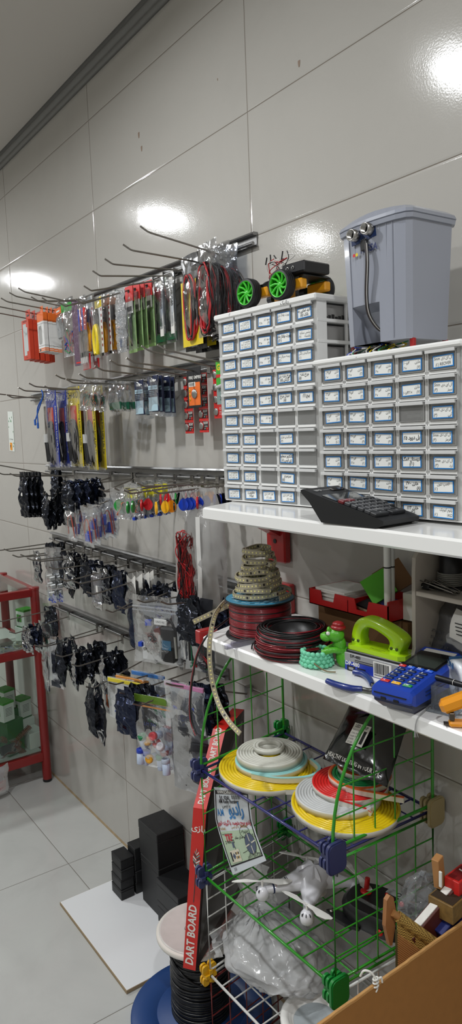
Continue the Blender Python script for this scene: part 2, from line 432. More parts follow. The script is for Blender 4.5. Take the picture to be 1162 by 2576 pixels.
def tangle(g, n, c, d, r, m, seed, k=7, seg=8):
    rd = random.Random(seed)
    ms = [q if isinstance(q, int) else i for i, q in enumerate(m if isinstance(m, list) else [m])]
    for i in range(n):
        p = [Vector((c[0]+rd.uniform(-.5, .5)*d[0], c[1]+rd.uniform(-.5, .5)*d[1], c[2]+rd.uniform(-.5, .5)*d[2])) for _ in range(k)]
        g.tube(smooth(p, 5), r, seg, ms[i % len(ms)])
    return g
def smooth(p, n=6, closed=False):
    """Catmull-Rom through the points"""
    p = [Vector(q) for q in p]; out = []; L = len(p)
    rng = range(L) if closed else range(L-1)
    for i in rng:
        a = p[(i-1) % L] if closed or i > 0 else p[i]; b = p[i]; c = p[(i+1) % L]; d = p[(i+2) % L] if closed or i+2 < L else c
        for k in range(n):
            t = k/n
            out.append(.5*((2*b)+(c-a)*t+(2*a-5*b+4*c-d)*t*t+(3*b-a-3*c+d)*t**3))
    if not closed: out.append(p[-1])
    return out
# ================================================================ HANGING GOODS
ORED = mat('orange_red_card', (200, 62, 34), .5); ORANGE = mat('orange_card', (232, 110, 32), .5); GREYW = mat('grey_window', (168, 168, 165), .35)
RED = mat('red_card', (205, 38, 34), .45); NAVY = mat('navy_card', (24, 34, 66), .45); LBLUE = mat('pale_blue_card', (170, 198, 210), .6)
BLUEC = mat('blue_card', (38, 58, 158), .45); YELL = mat('yellow_card', (222, 196, 28), .45); GREENP = mat('green_backing', (176, 214, 140), .5)
DGREEN = mat('dark_green_card', (20, 84, 50), .5); PCB = mat('green_board', (20, 92, 62), .45); RWIRE = mat('red_wire', (176, 28, 34), .4); BWIRE = mat('black_wire', (22, 21, 23), .4)
OWIRE = mat('orange_wire', (222, 104, 40), .45); SERVO = mat('servo_blue', (28, 66, 180), .35); COIN = mat('coin_metal', (175, 175, 172), .3, .9); GREYB = mat('grey_block', (150, 152, 152), .5)
YHAND = mat('orange_yellow_grip', (246, 166, 24), .35); YGRIP = mat('yellow_grip', (226, 200, 30), .35); TOOL = mat('tool_steel', (92, 92, 92), .35, .9)
PURP = clear('purple_sleeve', tint=(190, 168, 186), milk=.4, milkc=(150, 128, 148), rough=.2, bump=.2)
FOIL = mat('antistatic_foil', (46, 49, 57), .16, .85, bump=.8, bs=120)
FOILB = mat('antistatic_foil_blue', (42, 49, 70), .18, .8, bump=.8, bs=110)
DARKF = clear('dark_antistatic_film', tint=(110, 116, 130), milk=.42, milkc=(40, 44, 56), rough=.14, bump=.3, bs=40, fmul=.5)
SILV = mat('silver_print', (190, 190, 188), .4)
AM = {'red': RED}

def k_redbox(r):
    g = G(); g.box((0, 0, -.106), (.07, .0175, .15), b=.0008); part('carton', g, ORED, r)
    g = G(); g.box((0, .006, -.013), (.044, .0012, .042)); g.box((0, .005, -.013), (.02, .001, .006), 1); part('hang_tab', g, [ORED, BLACK], r)
    g = G(); g.prism([(-.022, -.165), (.006, -.165), (.006, -.15), (.022, -.15), (.022, -.06), (.010, -.06), (.010, -.046), (-.022, -.046)][::-1], -.0093, -.0087, ax='y')
    part('window', g, mat('pale_window', (205, 212, 212), .2), r)
    g = G(); g.text('PRECISION', FR((0, -.0092, -.037)), .008); g.text('M - 04', FR((.0, -.0092, -.173)), .006); part('print', g, INK, r)
def k_whitebox(r):
    g = G(); g.box((0, 0, -.09), (.062, .0165, .14), b=.0008); part('carton', g, mat('white_card', (226, 226, 224), .5), r)
    g = G(); g.box((0, 0, -.034), (.0625, .017, .032), 0, b=.0008); g.box((0, 0, -.058), (.0623, .0168, .001), 1); g.box((0, .0, -.006), (.026, .0012, .026), 0); part('orange_top', g, [ORANGE, INK], r)
    for z in (-.138, -.149, -.1555): g = G(); g.box((0, 0, z), (.0625, .017, .001 if z > -.14 else .004)); part('stripe', g, INK if z > -.14 else ORANGE, r)
    g = G(); a = []
    for k in range(24):
        t = 2*PI*k/24; a.append((.017*math.copysign(abs(math.cos(t))**.5, math.cos(t))-.006, -.098+.034*math.copysign(abs(math.sin(t))**.4, math.sin(t))))
    g.prism(a, -.0086, -.0081, ax='y'); part('window', g, GREYW, r)
    g = G(); g.box((-.014, -.0086, -.152), (.014, .0004, .009), 0); g.text('HW', FR((-.014, -.0089, -.152)), .006, 1); part('logo', g, [INK, PAPER], r)
def k_pouch(r):
    g = G(); bag(g, .082, .135, .022, seed=3, top=.3); part('pouch', g, FILM, r)
    g = G(); g.box((0, -.002, -.02), (.07, .002, .022), 0, b=.0005); g.box((0, -.0035, -.021), (.04, .0008, .006), 1); part('header', g, [ORANGE, PAPER], r)
    g = G(); g.box((0, 0, -.08), (.046, .017, .078), b=.004); part('adapter', g, GREYB, r)
def k_greenbag(r):
    g = G(); bag(g, .095, .2, .02, seed=5, top=.2); part('bag', g, FILM, r)
    g = G(); g.box((0, 0, -.02), (.092, .002, .03), 0); part('header', g, mat('green_header', (44, 150, 44), .5), r)
    g = G(); tangle(g, 8, (0, 0, -.14), (.06, .014, .08), .0022, [mat('blue_wire', (30, 60, 150), .4), RWIRE, mat('green_wire', (30, 120, 60), .4)], 4); part('wires', g, [mat('blue_wire', (30, 60, 150), .4), RWIRE, mat('green_wire', (30, 120, 60), .4)], r)
    g = G(); g.box((0, .004, -.175), (.07, .002, .03), 0); part('card', g, PAPER, r)
def k_sheath(r):
    g = G(); g.box((0, 0, -.105), (.062, .003, .22), b=.001); part('sleeve', g, PURP, r)
    g = G(); g.box((0, -.0017, -.205), (.04, .0004, .005)); part('print', g, RED, r)
def k_drivers(r):
    g = G(); bag(g, .08, .235, .018, seed=9, top=.12); part('bag', g, FILM, r)
    g = G()
    for i, x in enumerate((-.024, -.008, .008, .024)):
        g.cyl((x, 0, -.03), (x, 0, -.1), .0055, 10, i % 2); g.cyl((x, 0, -.1), (x, 0, -.17), .002, 8, 2); g.cyl((x, 0, -.17), (x, 0, -.185), .005, 8, 3); g.cyl((x, 0, -.185), (x, 0, -.205), .0035, 8, 4)
    part('screwdriver_set', g, [SERVO, RED, CHROME, BLACK, PAPER], r)
    g = G(); g.box((0, .007, -.2), (.07, .0015, .05)); part('card', g, RED, r)
def k_pliers(grip, top, seed):
    def b(r):
        g = G(); g.box((.006, .006, -.085), (.062, .0012, .18), 0); g.box((.006, .005, -.012), (.062, .0012, .03), 1); g.box((.006, .005, -.171), (.062, .0012, .009), 2)
        for k in range(7): g.box((.03, .005, -.035-.018*k), (.007, .0006, .008), 3)
        part('card', g, [PAPER, top, INK, mat('maroon_print', (140, 40, 36), .5)], r)
        g = G()
        g.prism([(-.004, -.03), (.004, -.03), (.010, -.065), (.006, -.085), (-.006, -.085), (-.010, -.065)][::-1], -.004, .004, ax='y'); part('jaw', g, TOOL, r)
        for s in (-1, 1):
            g = G(); g.tube(smooth([(s*.004, -.004, -.08), (s*.015, -.005, -.1), (s*.018, -.005, -.125), (s*.014, -.005, -.155), (s*.009, -.005, -.168)]), .0068, 10, rs=None); part('handle', g, grip, r)
        g = G(); bag(g, .066, .185, .02, seed=seed, top=.05, z0=.006); part('blister', g, FILMS, r)
    return b
def k_darkcard(r):
    g = G(); g.box((0, 0, -.085), (.07, .0025, .185), 0, b=.0005); g.box((0, -.0015, -.01), (.07, .0006, .03), 1); g.box((0, -.0015, -.172), (.068, .0006, .008), 2); part('card', g, [mat('dark_grey_card', (70, 66, 66), .45), INK, SILV], r)
def k_bubble(r):
    g = G()
    bag(g, .062, .185, .026, seed=12, top=.15, cr=.0035, nx=14, nz=30, fs=60, sm=False)
    part('bubble_wrap', g, clear('bubble_wrap', milk=.4, milkc=(195, 198, 200), rough=.12, bump=1.0, bs=160), r)
    g = G(); g.cyl((0, 0, -.05), (.004, 0, -.16), .009, 10, 0); g.box((-.004, -.008, -.1), (.02, .002, .004), 1); part('tool', g, [mat('grey_blue', (84, 92, 108), .5), ORED], r)
def k_tweezer(r):
    g = G(); g.box((0, .003, -.105), (.052, .0008, .16), 0); part('backing', g, GREENP, r)
    g = G(); g.box((0, -.001, -.012), (.05, .003, .046), 0, b=.0005); g.box((0, -.0028, -.052), (.046, .001, .036), 1)
    for k in range(14): g.box((-.016+.0024*k, -.0035, -.056), (.0012 if k % 3 else .0006, .0004, .014), 2)
    g.box((0, -.0028, -.004), (.012, .0008, .008), 2); g.text('ACE', FR((0, -.0029, -.024)), .008, 1, bold=.02); part('header', g, [RED, PAPER, INK], r)
    g = G()
    for s in (-1, 1): g.prism([(s*.001, -.165), (s*.003, -.165), (s*.007, -.1), (s*.006, -.07), (s*.002, -.068)][::-s], -.002, .0005, ax='y')
    part('tweezers', g, TOOL, r)
    g = G(); bag(g, .054, .18, .012, seed=21, top=.3, z0=.004); part('blister', g, FILMS, r)
def k_hrc(r):
    g = G(); g.box((0, .002, -.09), (.052, .002, .19), 0, b=.0005); g.box((0, -.0005, -.17), (.052, .003, .022), 1, b=.0005); g.box((-.02, .0005, -.02), (.012, .001, .05), 1); part('card', g, [mat('smoke_card', (60, 62, 60), .35), DGREEN], r)
    g = G(); g.box((-.006, -.004, -.09), (.015, .006, .13), 0, b=.002); part('glue_stick', g, BLACK, r)
    g = G(); g.box((.012, -.003, -.085), (.019, .001, .16), 0)
    g.text('HRC40', Tm((.0125, -.0036, -.06), rz=0) @ basis((0, 0, 0), (0, 0, -1), (1, 0, 0), (0, -1, 0)), .017, 1, bold=.04)
    g.text('PROFESSIONAL', Tm((.0125, -.0036, -.125)) @ basis((0, 0, 0), (0, 0, -1), (1, 0, 0), (0, -1, 0)), .006, 1); part('label', g, [PAPER, INK], r)
    g = G(); bag(g, .054, .195, .012, seed=24, top=.02, z0=.006); part('sleeve', g, FILMS, r)
def loops(g, n, w, h, z, ms, r, seed, y=.01):
    rd = random.Random(seed)
    for i in range(n):
        a = w/2*rd.uniform(.45, 1); c = z-h/2; hh = h/2*rd.uniform(.85, 1.02); yy = rd.uniform(-y, y); ph = rd.uniform(-.1, .1); xo = rd.uniform(-.1, .1)*w
        p = []
        for k in range(22):
            t = 2*PI*k/22; p.append((xo+a*math.copysign(abs(math.cos(t))**.8, math.cos(t))*(1+.12*math.sin(3*t+i)), yy+rd.uniform(-.15, .15)*y, c+hh*math.sin(t)+ph*a*math.cos(t)))
        g.tube(smooth(p, 3, True), r, 7, ms[i % len(ms)], closed=True)
def k_leads(seed):
    def b(r):
        g = G(); loops(g, 24, .096, .18, -.03, [1, 0, 1, 1, 0], .0019, seed, .02)
        part('test_leads', g, [RWIRE, BWIRE], r)
        g = G()
        for i, x in enumerate((-.02, .018)):
            g.tube(smooth([(x, -.012, -.07), (x+.002, -.013, -.12), (x+.004, -.012, -.16)]), .0055, 10, i % 2, rs=None)
            g.prism([(x-.006, -.155), (x+.012, -.155), (x+.016, -.195), (x+.004, -.2)][::-1], -.015, -.009, (i+1) % 2, ax='y')
        part('probe', g, [BWIRE, RWIRE], r)
        g = G(); bag(g, .105, .235, .042, seed=seed+30, top=.12, cr=.005, nx=12, nz=18, z0=.022); part('bag', g, FILM, r)
    return b
def k_yellowpack(r):
    g = G(); bag(g, .118, .255, .008, 0, seed=44, sm=False, top=.02, cr=.003, nx=10, nz=16, z0=.02); part('pouch', g, mat('black_pouch', (20, 20, 20), .25), r)
    g = G(); g.grid(lambda u, v: ((u-.5)*.108, -.0085-.001*math.sin(9*u), -.05-.172*v), 6, 6, 0); part('yellow_panel', g, YELL, r)
    g = G(); loops(g, 8, .066, .165, -.04, [0, 1], .003, 8, .004); part('test_leads', g, [RWIRE, BWIRE], r).location = (0, -.014, 0)
    g = G(); bag(g, .11, .235, .04, seed=47, top=.1, cr=.003, nx=8, nz=12); part('window_film', g, FILMS, r)
RG = 'goods on the topmost rail'
fill(Kit('tool_box', 'boxed tool', k_redbox), (1, 12), [66, 79, 92, 105, 117], 'orange-red box with a white window, far left of topmost rail', 'orange-red boxes', jit=.03)
fill(Kit('boxed_tester', 'boxed tester', k_whitebox), (1, 11), [104, 117, 127, 137], 'white box with orange bands and grey window on the topmost rail', 'white and orange boxes', jit=.02)
fill(Kit('adapter_pouch', 'pouch', k_pouch), (1, 10), [146], 'clear pouch with orange header and grey adapter, right of the white boxes', jit=.2, tilt=.06)
fill(Kit('wire_bag', 'bag', k_greenbag), (1, 9), [168], 'clear bag with green header and loose wires, left of the purple sleeve')
fill(Kit('plastic_sleeve', 'sleeve', k_sheath), (1, 8), [192], 'purple translucent sleeve on the topmost rail, left of the pliers', rz=.05)
fill(Kit('screwdriver_pack', 'screwdrivers', k_drivers), (1, 7), [204, 226], 'blue and red screwdriver pack behind the purple sleeve', 'screwdriver packs')
fill(Kit('pliers_pack', 'pliers', k_pliers(YHAND, SILV, 50)), (1, 7), [217], 'pliers with orange grips in a blister, foremost of the packed pliers', tilt=.03)
fill(Kit('pliers_pack', 'pliers', k_pliers(YGRIP, YELL, 51)), (1, 6), [240], 'pliers with bright yellow grips under a yellow header')
fill(Kit('pliers_pack', 'pliers', k_pliers(YHAND, mat('brown_header', (150, 98, 66), .5), 52)), (1, 6), [260, 282], 'orange-gripped pliers on a card with brown header', 'orange pliers with brown headers')
fill(Kit('carded_tool', 'carded tool', k_darkcard), (1, 6), [294, 304, 314, 324], 'dark grey carded tool behind the pliers on the topmost rail', 'dark carded tools', jit=.02)
fill(Kit('wrapped_tool', 'wrapped tool', k_bubble), (1, 5), [301], 'tool in bubble wrap between the pliers and the green tweezers packs')
fill(Kit('tweezers_pack', 'tweezers', k_tweezer), (1, 5), [325, 341, 353, 371], 'tweezers on green backing with a red header', 'tweezers packs', jit=.15)
fill(Kit('glue_pack', 'pack', k_hrc), (1, 4), [413, 423, 431, 439], 'narrow pack with white HRC40 label, left group', 'HRC40 packs of the left group', jit=.05)
fill(Kit('glue_pack', 'pack', k_hrc), (1, 3), [455, 464], 'narrow pack with white HRC40 label beside the yellow pouch', 'HRC40 packs of the right group', jit=.05)
fill(Kit('test_lead_pouch', 'cable pack', k_yellowpack), (1, 1), [484, 528], 'black and yellow pouch of test leads, below the topmost rail', 'yellow test lead pouches', jit=.05)
fill([Kit('test_lead_bag', 'cable pack', k_leads(s)) for s in (1, 2, 3)], (1, 0), [522, 548, 572, 590], 'clear bag of red and black test leads, topmost rail', 'bagged test leads', jit=.2)

# ---- second rail
def k_iron(c1, c2, txt, seed):
    def b(r):
        g = G(); g.box((0, .004, -.13), (.088, .001, .28), 0); g.box((-.012, .003, -.02), (.062, .001, .04), 1); g.box((-.008, .003, -.1), (.046, .001, .09), 2)
        g.text(txt, FR((-.01, .0022, -.02)), .03, 3, sx=.8, bold=.02)
        g.text('Soldering Iron Long Life Tip', Tm((.034, .003, -.135)) @ basis((0, 0, 0), (0, 0, -1), (1, 0, 0), (0, -1, 0)), .015, 3, bold=.01); part('card', g, [c1, c2, ORED, PAPER if c1 is BLUEC else INK], r)
        g = G(); g.cyl((-.03, -.008, -.05), (-.03, -.008, -.15), .004, 10, 0); g.cyl((-.03, -.008, -.15), (-.03, -.008, -.18), .011, 10, 1); g.tube(smooth([(-.03, -.008, -.18), (-.025, -.008, -.21), (-.02, -.008, -.25)]), .009, 10, 2); part('soldering_iron', g, [CHROME, SILV, BLACK], r)
        g = G(); loops(g, 8, .046, .15, -.105, [0], .0034, seed, .010)
        for x in (.012, .02): g.cyl((x, -.008, -.245), (x, -.008, -.262), .002, 6, 1)
        part('power_cord', g, [BWIRE, CHROME], r)
        g = G(); bag(g, .092, .285, .03, seed=seed+60, top=.08, cr=.002, z0=.012); part('blister', g, FILMS, r)
    return b
def k_usb(r):
    bc = mat('cyan_blue_cable', (24, 84, 170), .4)
    g = G()
    for s in (0, 1):
        g.tube(smooth([(.02, 0, .004), (.03, -.002, -.02), (.0-.012*s, -.004, -.06), (-.03+.018*s, -.006, -.1-.012*s)]), .0024, 8); g.box((-.034+.02*s, -.006, -.108-.012*s), (.009, .006, .022), b=.002)
    part('cable', g, bc, r)
def k_zip(seed, w=.095, h=.1, cont='wire'):
    def b(r):
        g = G(); bag(g, w, h, .022, seed=seed, top=.22, cr=.004, nx=10, nz=12); part('zip_bag', g, FILM, r)
        g = G()
        if cont == 'wire': tangle(g, 5, (0, 0, -h*.55), (w*.5, .012, h*.45), .0012, [0, 1, 2], seed); g.box((.01, 0, -h*.55), (.02, .005, .025), 2)
        else:
            for k in range(3): g.box((-w*.3+.3*w*k, .002*k, -h*.72), (.026, .003, .022), 2, T=None, rz=.2*k)
        part('contents', g, [OWIRE, BWIRE, PCB], r)
    return b
def k_navycard(r):
    g = G(); g.box((0, 0, -.05), (.056, .003, .105), 0, b=.0005); g.box((0, -.002, -.08), (.05, .0015, .04), 1); g.box((0, -.0018, -.032), (.052, .0008, .012), 1); g.box((.0, -.0018, -.012), (.024, .0008, .007), 2)
    g.text('Soldering Tip Cleaner', FR((0, -.0023, -.032)), .007, 0, sx=.8)
    for k in range(3): g.box((-.008, -.0018, -.043-.005*k), (.03, .0004, .0012), 1)
    part('card', g, [NAVY, LBLUE, PAPER], r)
    g = G(); bag(g, .06, .12, .008, seed=71, top=.02, z0=.006); part('sleeve', g, FILMS, r)
def strip(n, c1, txt, coin=True):
    def b(r):
        for k in range(n):
            g = G(); z = -.004-.0325*k-.015
            g.box((0, 0, z), (.046, .0015, .032), 0, b=.0003); g.box((0, -.001, z+.0025), (.044, .0006, .024), 2)
            if txt: g.text(txt, FR((.0105, -.0016, z+.0095)), .0095, 3, sx=.85, bold=.03); g.text('CR2032', FR((.011, -.0016, z+.0005)), .005, 3); g.box((.017, -.0016, z-.0055), (.008, .0004, .006), 1); g.text('3V', FR((.006, -.0016, z-.0055)), .006, 3)
            g.lathe([(.0095, 0), (.0115, 0), (.0118, .0008), (.0095, .0008)], 18, 1 if txt else 3, T=FR((-.0115, -.0012, z+.002)))
            part('blister_card', g, [RED, RED, c1, PAPER], r)
            g = G(); g.lathe([(.0001, .0035), (.0085, .0035), (.0098, .0028), (.0098, 0)], 18, 0, T=FR((-.0115, -.001, z+.002))); part('coin_cell', g, COIN, r)
    return b
def k_fire(r):
    g = G(); g.box((0, 0, -.045), (.07, .002, .11), 0, b=.0005); g.box((.002, -.0012, -.062), (.058, .001, .062), 1); g.box((-.008, -.002, -.036), (.034, .001, .012), 2)
    g.text('FIRE EMPIRE', FR((.006, -.0013, -.018)), .012, 2, bold=.02)
    for k in range(3): g.lathe([(.0025, .0002), (.004, .0002), (.004, .0012), (.0025, .0012)], 12, 3, T=FR((-.021, -.0016, -.052-.012*k)))
    for k in range(9): g.box((-.021+.003*k, -.0026, -.036), (.0014, .0003, .008), 0)
    part('blister_card', g, [INK, ORANGE, PAPER, YELL], r)
    g = G(); g.lathe([(.0001, .004), (.011, .004), (.0125, .003), (.0125, 0)], 22, 0, T=FR((.004, -.0016, -.062))); part('coin_cell', g, COIN, r)
def k_gp(r):
    gr = mat('bright_green_card', (60, 168, 48), .45)
    g = G(); g.box((0, 0, -.03), (.05, .002, .07), 0); g.box((0, 0, -.085), (.05, .002, .04), 1); g.text('GP', FR((-.008, -.0012, -.012)), .022, 2, bold=.04); g.box((0, -.0012, -.033), (.05, .0006, .008), 3); g.text('23A', FR((0, -.0014, -.09)), .014, 4)
    part('blister_card', g, [gr, mat('grey_green_card', (130, 150, 146), .5), YELL, RED, INK], r)
    g = G(); g.cyl((-.018, -.005, -.062), (.018, -.005, -.056), .005, 10, 0); part('battery', g, [SILV], r)
fill(Kit('usb_cable', 'cable', k_usb), (2, 10), [98], 'pair of blue cable plugs hanging left of the soldering iron packs')
fill(Kit('soldering_iron_pack', 'soldering iron', k_iron(BLUEC, BLUEC, 'CHAKU', 1)), (2, 10), [124, 152], 'soldering iron on a blue and orange card', 'blue soldering iron packs', jit=.06)
fill(Kit('soldering_iron_pack', 'soldering iron', k_iron(YELL, YELL, 'CHAKU', 2)), (2, 9), [182, 200], 'soldering iron on a yellow-edged card, left pair', 'yellow soldering iron packs, left', jit=.1)
fill(Kit('soldering_iron_pack', 'soldering iron', k_iron(YELL, YELL, 'CHAKU', 3)), (2, 8), [222, 238], 'soldering iron on a yellow-edged card, behind the little zip bags', 'yellow soldering iron packs, right', jit=.1)
fill([Kit('zip_bag', 'bag', k_zip(s)) for s in (81, 82)], (2, 7), [212, 235, 254], 'small zip bag with orange and green wires on the second rail', 'small wire bags', jit=.4)
fill([Kit('zip_bag', 'bag', k_zip(s, .1, .095, 'pcb')) for s in (83, 84)], (2, 6), [284, 304, 320], 'clear zip bag with green circuit boards on the second rail', 'bags of circuit boards', jit=.2)
fill(Kit('cleaner_card', 'carded part', k_navycard), (2, 5), [349, 370], 'navy card with pale blue block, front hook', 'navy cards on the front hook', jit=.05)
fill(Kit('cleaner_card', 'carded part', k_navycard), (2, 4), [384, 393, 402, 412, 424], 'navy card with pale blue block, rear hook', 'navy cards on the rear hook', jit=.2)
fill(Kit('battery_strip', 'coin batteries', strip(5, INK, 'ROXY')), (2, 3), [472], 'long red and black strip of coin batteries, lowest hanging on the left', jit=.02)
fill(Kit('battery_card', 'coin battery', k_fire), (2, 2), [487], 'single coin battery on an orange and black card', jit=.02)
fill(Kit('battery_strip', 'coin batteries', strip(5, INK, 'ROXY')), (2, 2), [508], 'red and black strip of coin batteries behind the orange card', jit=.02)
fill(Kit('battery_strip', 'coin batteries', strip(4, RED, 'C-3')), (2, 1), [547], 'all-red strip of coin batteries beside the drawer unit', jit=.02)
fill(Kit('battery_card', 'battery', k_gp), (2, 0), [557], 'green battery card half hidden by the drawer unit', jit=.02)
# ---- middle rail: key fobs, servo bags, antistatic bags
def k_fob(c, nm):
    m = mat(nm+'_fob_plastic', c, .3)
    def b(r):
        a = []
        for k in range(28):
            t = 2*PI*k/28; w = .0135*math.cos(t); z = .0165*math.sin(t); f = 1-.42*max(0, math.sin(t))**1.5; a.append((w*f, z-.036))
        g = G(); g.prism(a, -.002, .002, ax='y', sm=True); g.prism([(x*.62, (z+.038)*.62-.040) for x, z in a], -.0027, .0027, ax='y', sm=True); part('tag', g, m, r)
        g = G(); g.tube([(0, .0085*math.cos(2*PI*k/16), -.0105+.0105*math.sin(2*PI*k/16)) for k in range(16)], .0007, 6, closed=True); part('split_ring', g, STEEL, r)
    return b
FOBS = {c: Kit('key_fob', 'key fob', k_fob(v, c)) for c, v in dict(green=(26, 140, 52), red=(200, 30, 40), yellow=(236, 176, 30), orange=(230, 140, 24), blue=(28, 66, 190), black=(20, 22, 28)).items()}
cnt = {}
rd = random.Random(3)
for h, lst in {(3, 3): [(293, 'green', .7)], (3, 2): [(320, 'green', -.75), (333, 'green', -.8), (355, 'red', -.7), (371, 'red', .75)],
  (3, 1): [(403, 'red', -.6), (420, 'red', .2), (441, 'green', -.7), (450, 'black', .3), (467, 'red', -.6), (485, 'red', .1), (497, 'orange', .6), (507, 'black', -.4), (523, 'orange', .5), (531, 'orange', .2)],
  (3, 0): [(391, 'yellow', -.35), (414, 'yellow', .3), (430, 'orange', .6), (437, 'black', -.6), (460, 'blue', .7), (471, 'blue', .8), (480, 'blue', .6), (500, 'blue', .4), (517, 'blue', .5), (538, 'blue', -.5), (545, 'black', .5), (553, 'blue', -.4), (561, 'black', .2), (571, 'black', .4)]}.items():
    for px, c, rz in lst:
        y = hy(h, px); k = (c, h); cnt[k] = cnt.get(k, 0)+1
        hn = {(3, 3): 'leftmost fob hook', (3, 2): 'second fob hook from the left', (3, 1): 'rear fob hook', (3, 0): 'fob hook nearest the shelf'}[h]
        FOBS[c].put(Tm((HK[h][0], y, hz(h, y)), rz), f'{c} teardrop key fob, {ORD[cnt[k]-1]} {c} one on the {hn}', 'key fobs')
def k_foil(w, h, t, seed, m=None, cr=.006, board=False, fs=55, label=False):
    def b(r):
        g = G(); bag(g, w, h, t, seed=seed, top=.2, cr=cr, nx=12, nz=16, z0=.014, pinch=.25, fs=fs, sm=False); part('bag', g, m or FOIL, r)
        if label: g = G(); g.box((w*.1, -t*.56, -h*.4), (.016, .001, .012)); part('sticker', g, PAPER, r)
        if board: g = G(); g.box((0, 0, -h*.5), (w*.55, .005, h*.4), 0); g.box((0, -.004, -h*.45), (w*.2, .006, h*.12), 1); part('module', g, [mat('blue_board', (24, 44, 110), .45), SILV], r)
    return b
FL = Kit('antistatic_bag', 'bag', k_foil(.092, .17, .024, 101, label=True)); FM = Kit('antistatic_bag', 'bag', k_foil(.1, .128, .026, 102, cr=.009)); FM2 = Kit('antistatic_bag', 'bag', k_foil(.09, .12, .028, 103, cr=.009))
FS = Kit('antistatic_bag', 'bag', k_foil(.08, .095, .022, 104, cr=.008)); FS2 = Kit('antistatic_bag', 'bag', k_foil(.072, .09, .026, 105, FOILB, cr=.008)); DB = Kit('smoked_bag', 'bag', k_foil(.085, .125, .018, 106, DARKF, board=True)); DB2 = Kit('smoked_bag', 'bag', k_foil(.08, .11, .02, 107, DARKF, board=True))
BL = Kit('antistatic_bag', 'bag', k_foil(.09, .135, .028, 108, FOILB)); DL = Kit('smoked_bag', 'bag', k_foil(.085, .2, .03, 109, DARKF, board=True))
GA = 'antistatic bags on the '
fill([FL, FL], (3, 8), [58, 70, 82, 95], 'long shiny dark antistatic bag at the middle rail, far left', GA+'middle rail')
fill([FM, FM2], (3, 9), [140, 152, 165, 178, 192], 'dark antistatic bag under the soldering irons, middle rail', GA+'middle rail')
fill([FM2, FM], (3, 7), [118, 132, 147, 160, 174], 'crumpled shiny antistatic bag with pointed bottom corner, middle rail', GA+'middle rail', jit=.4)
fill([FS, FS2], (3, 6), [170, 183, 196, 208, 222, 236, 248], 'small dark foil bag on the middle rail, behind the servo bags', GA+'middle rail', jit=.3)
def k_servo(seed):
    def b(r):
        g = G(); bag(g, .07, .125, .03, seed=seed, top=.2, cr=.004, nx=10, nz=12, z0=.012); part('zip_bag', g, FILM, r)
        g = G(); g.box((.0, 0, -.055 if seed % 2 else -.085), (.024, .013, .024), b=.001); g.cyl((.006, -.006, -.04 if seed % 2 else -.07), (.006, .006, -.04 if seed % 2 else -.07), .006, 10); part('servo', g, SERVO if seed % 3 else mat('dark_servo', (26, 26, 30), .4), r)
        g = G()
        for k in range(3): g.tube(smooth([(-.018+.002*k, -.003, -.09), (-.012+.002*k, -.005, -.04), (.006+.002*k, -.006, -.03), (.016+.002*k, -.006, -.06), (.018+.002*k, -.003, -.1)]), .0011, 6, k)
        part('wires', g, [OWIRE, mat('brown_wire', (110, 60, 36), .5), RWIRE], r)
        g = G(); g.box((0, 0, -.018), (.066, .0025, .003)); part('zip', g, MILKY, r)
    return b
SV = [Kit('servo_bag', 'bag', k_servo(s)) for s in (3, 2, 1)]
fill(SV, (3, 11), [177, 190, 204], 'zip bag of servo and orange leads, lowest middle rail hook', 'servo bags', jit=.3)
fill([SV[1], SV[2]], (3, 5), [219, 232, 245, 258, 270, 283], 'zip bag with a blue servo, behind the front servo bags', 'servo bags', jit=.3)
fill([Kit('zip_bag', 'bag', k_zip(s, .09, .085)) for s in (111, 112)], (3, 3), [300, 315, 345], 'clear zip bag crowded above the key fobs', 'clear bags above the fobs', jit=.3)
def k_yhead(r):
    g = G(); bag(g, .075, .105, .018, seed=120, top=.3, cr=.003, nx=8, nz=10, z0=.012); part('bag', g, clear('grey_film', milk=.3, milkc=(170, 172, 172), rough=.15, bump=.25, fmul=.5), r)
    g = G(); g.box((0, -.003, -.016), (.07, .003, .03), 0); g.text('ONLINE', FR((.008, -.0048, -.016)), .009, 1); part('header', g, [mat('lemon_card', (226, 216, 40), .45), INK], r)
    g = G(); g.cyl((-.012, 0, -.045), (-.02, 0, -.095), .006, 8, 0); g.cyl((.014, 0, -.05), (.02, 0, -.09), .004, 8, 1); g.box((.016, -.004, -.09), (.012, .008, .008), 2); part('contents', g, [PAPER, BLACK, SERVO], r)
fill(Kit('header_bag', 'bag', k_yhead), (3, 4), [330, 343, 358, 374, 392, 410], 'grey zip bag with lemon header, hanging behind the key fobs', 'lemon header bags', jit=.15)

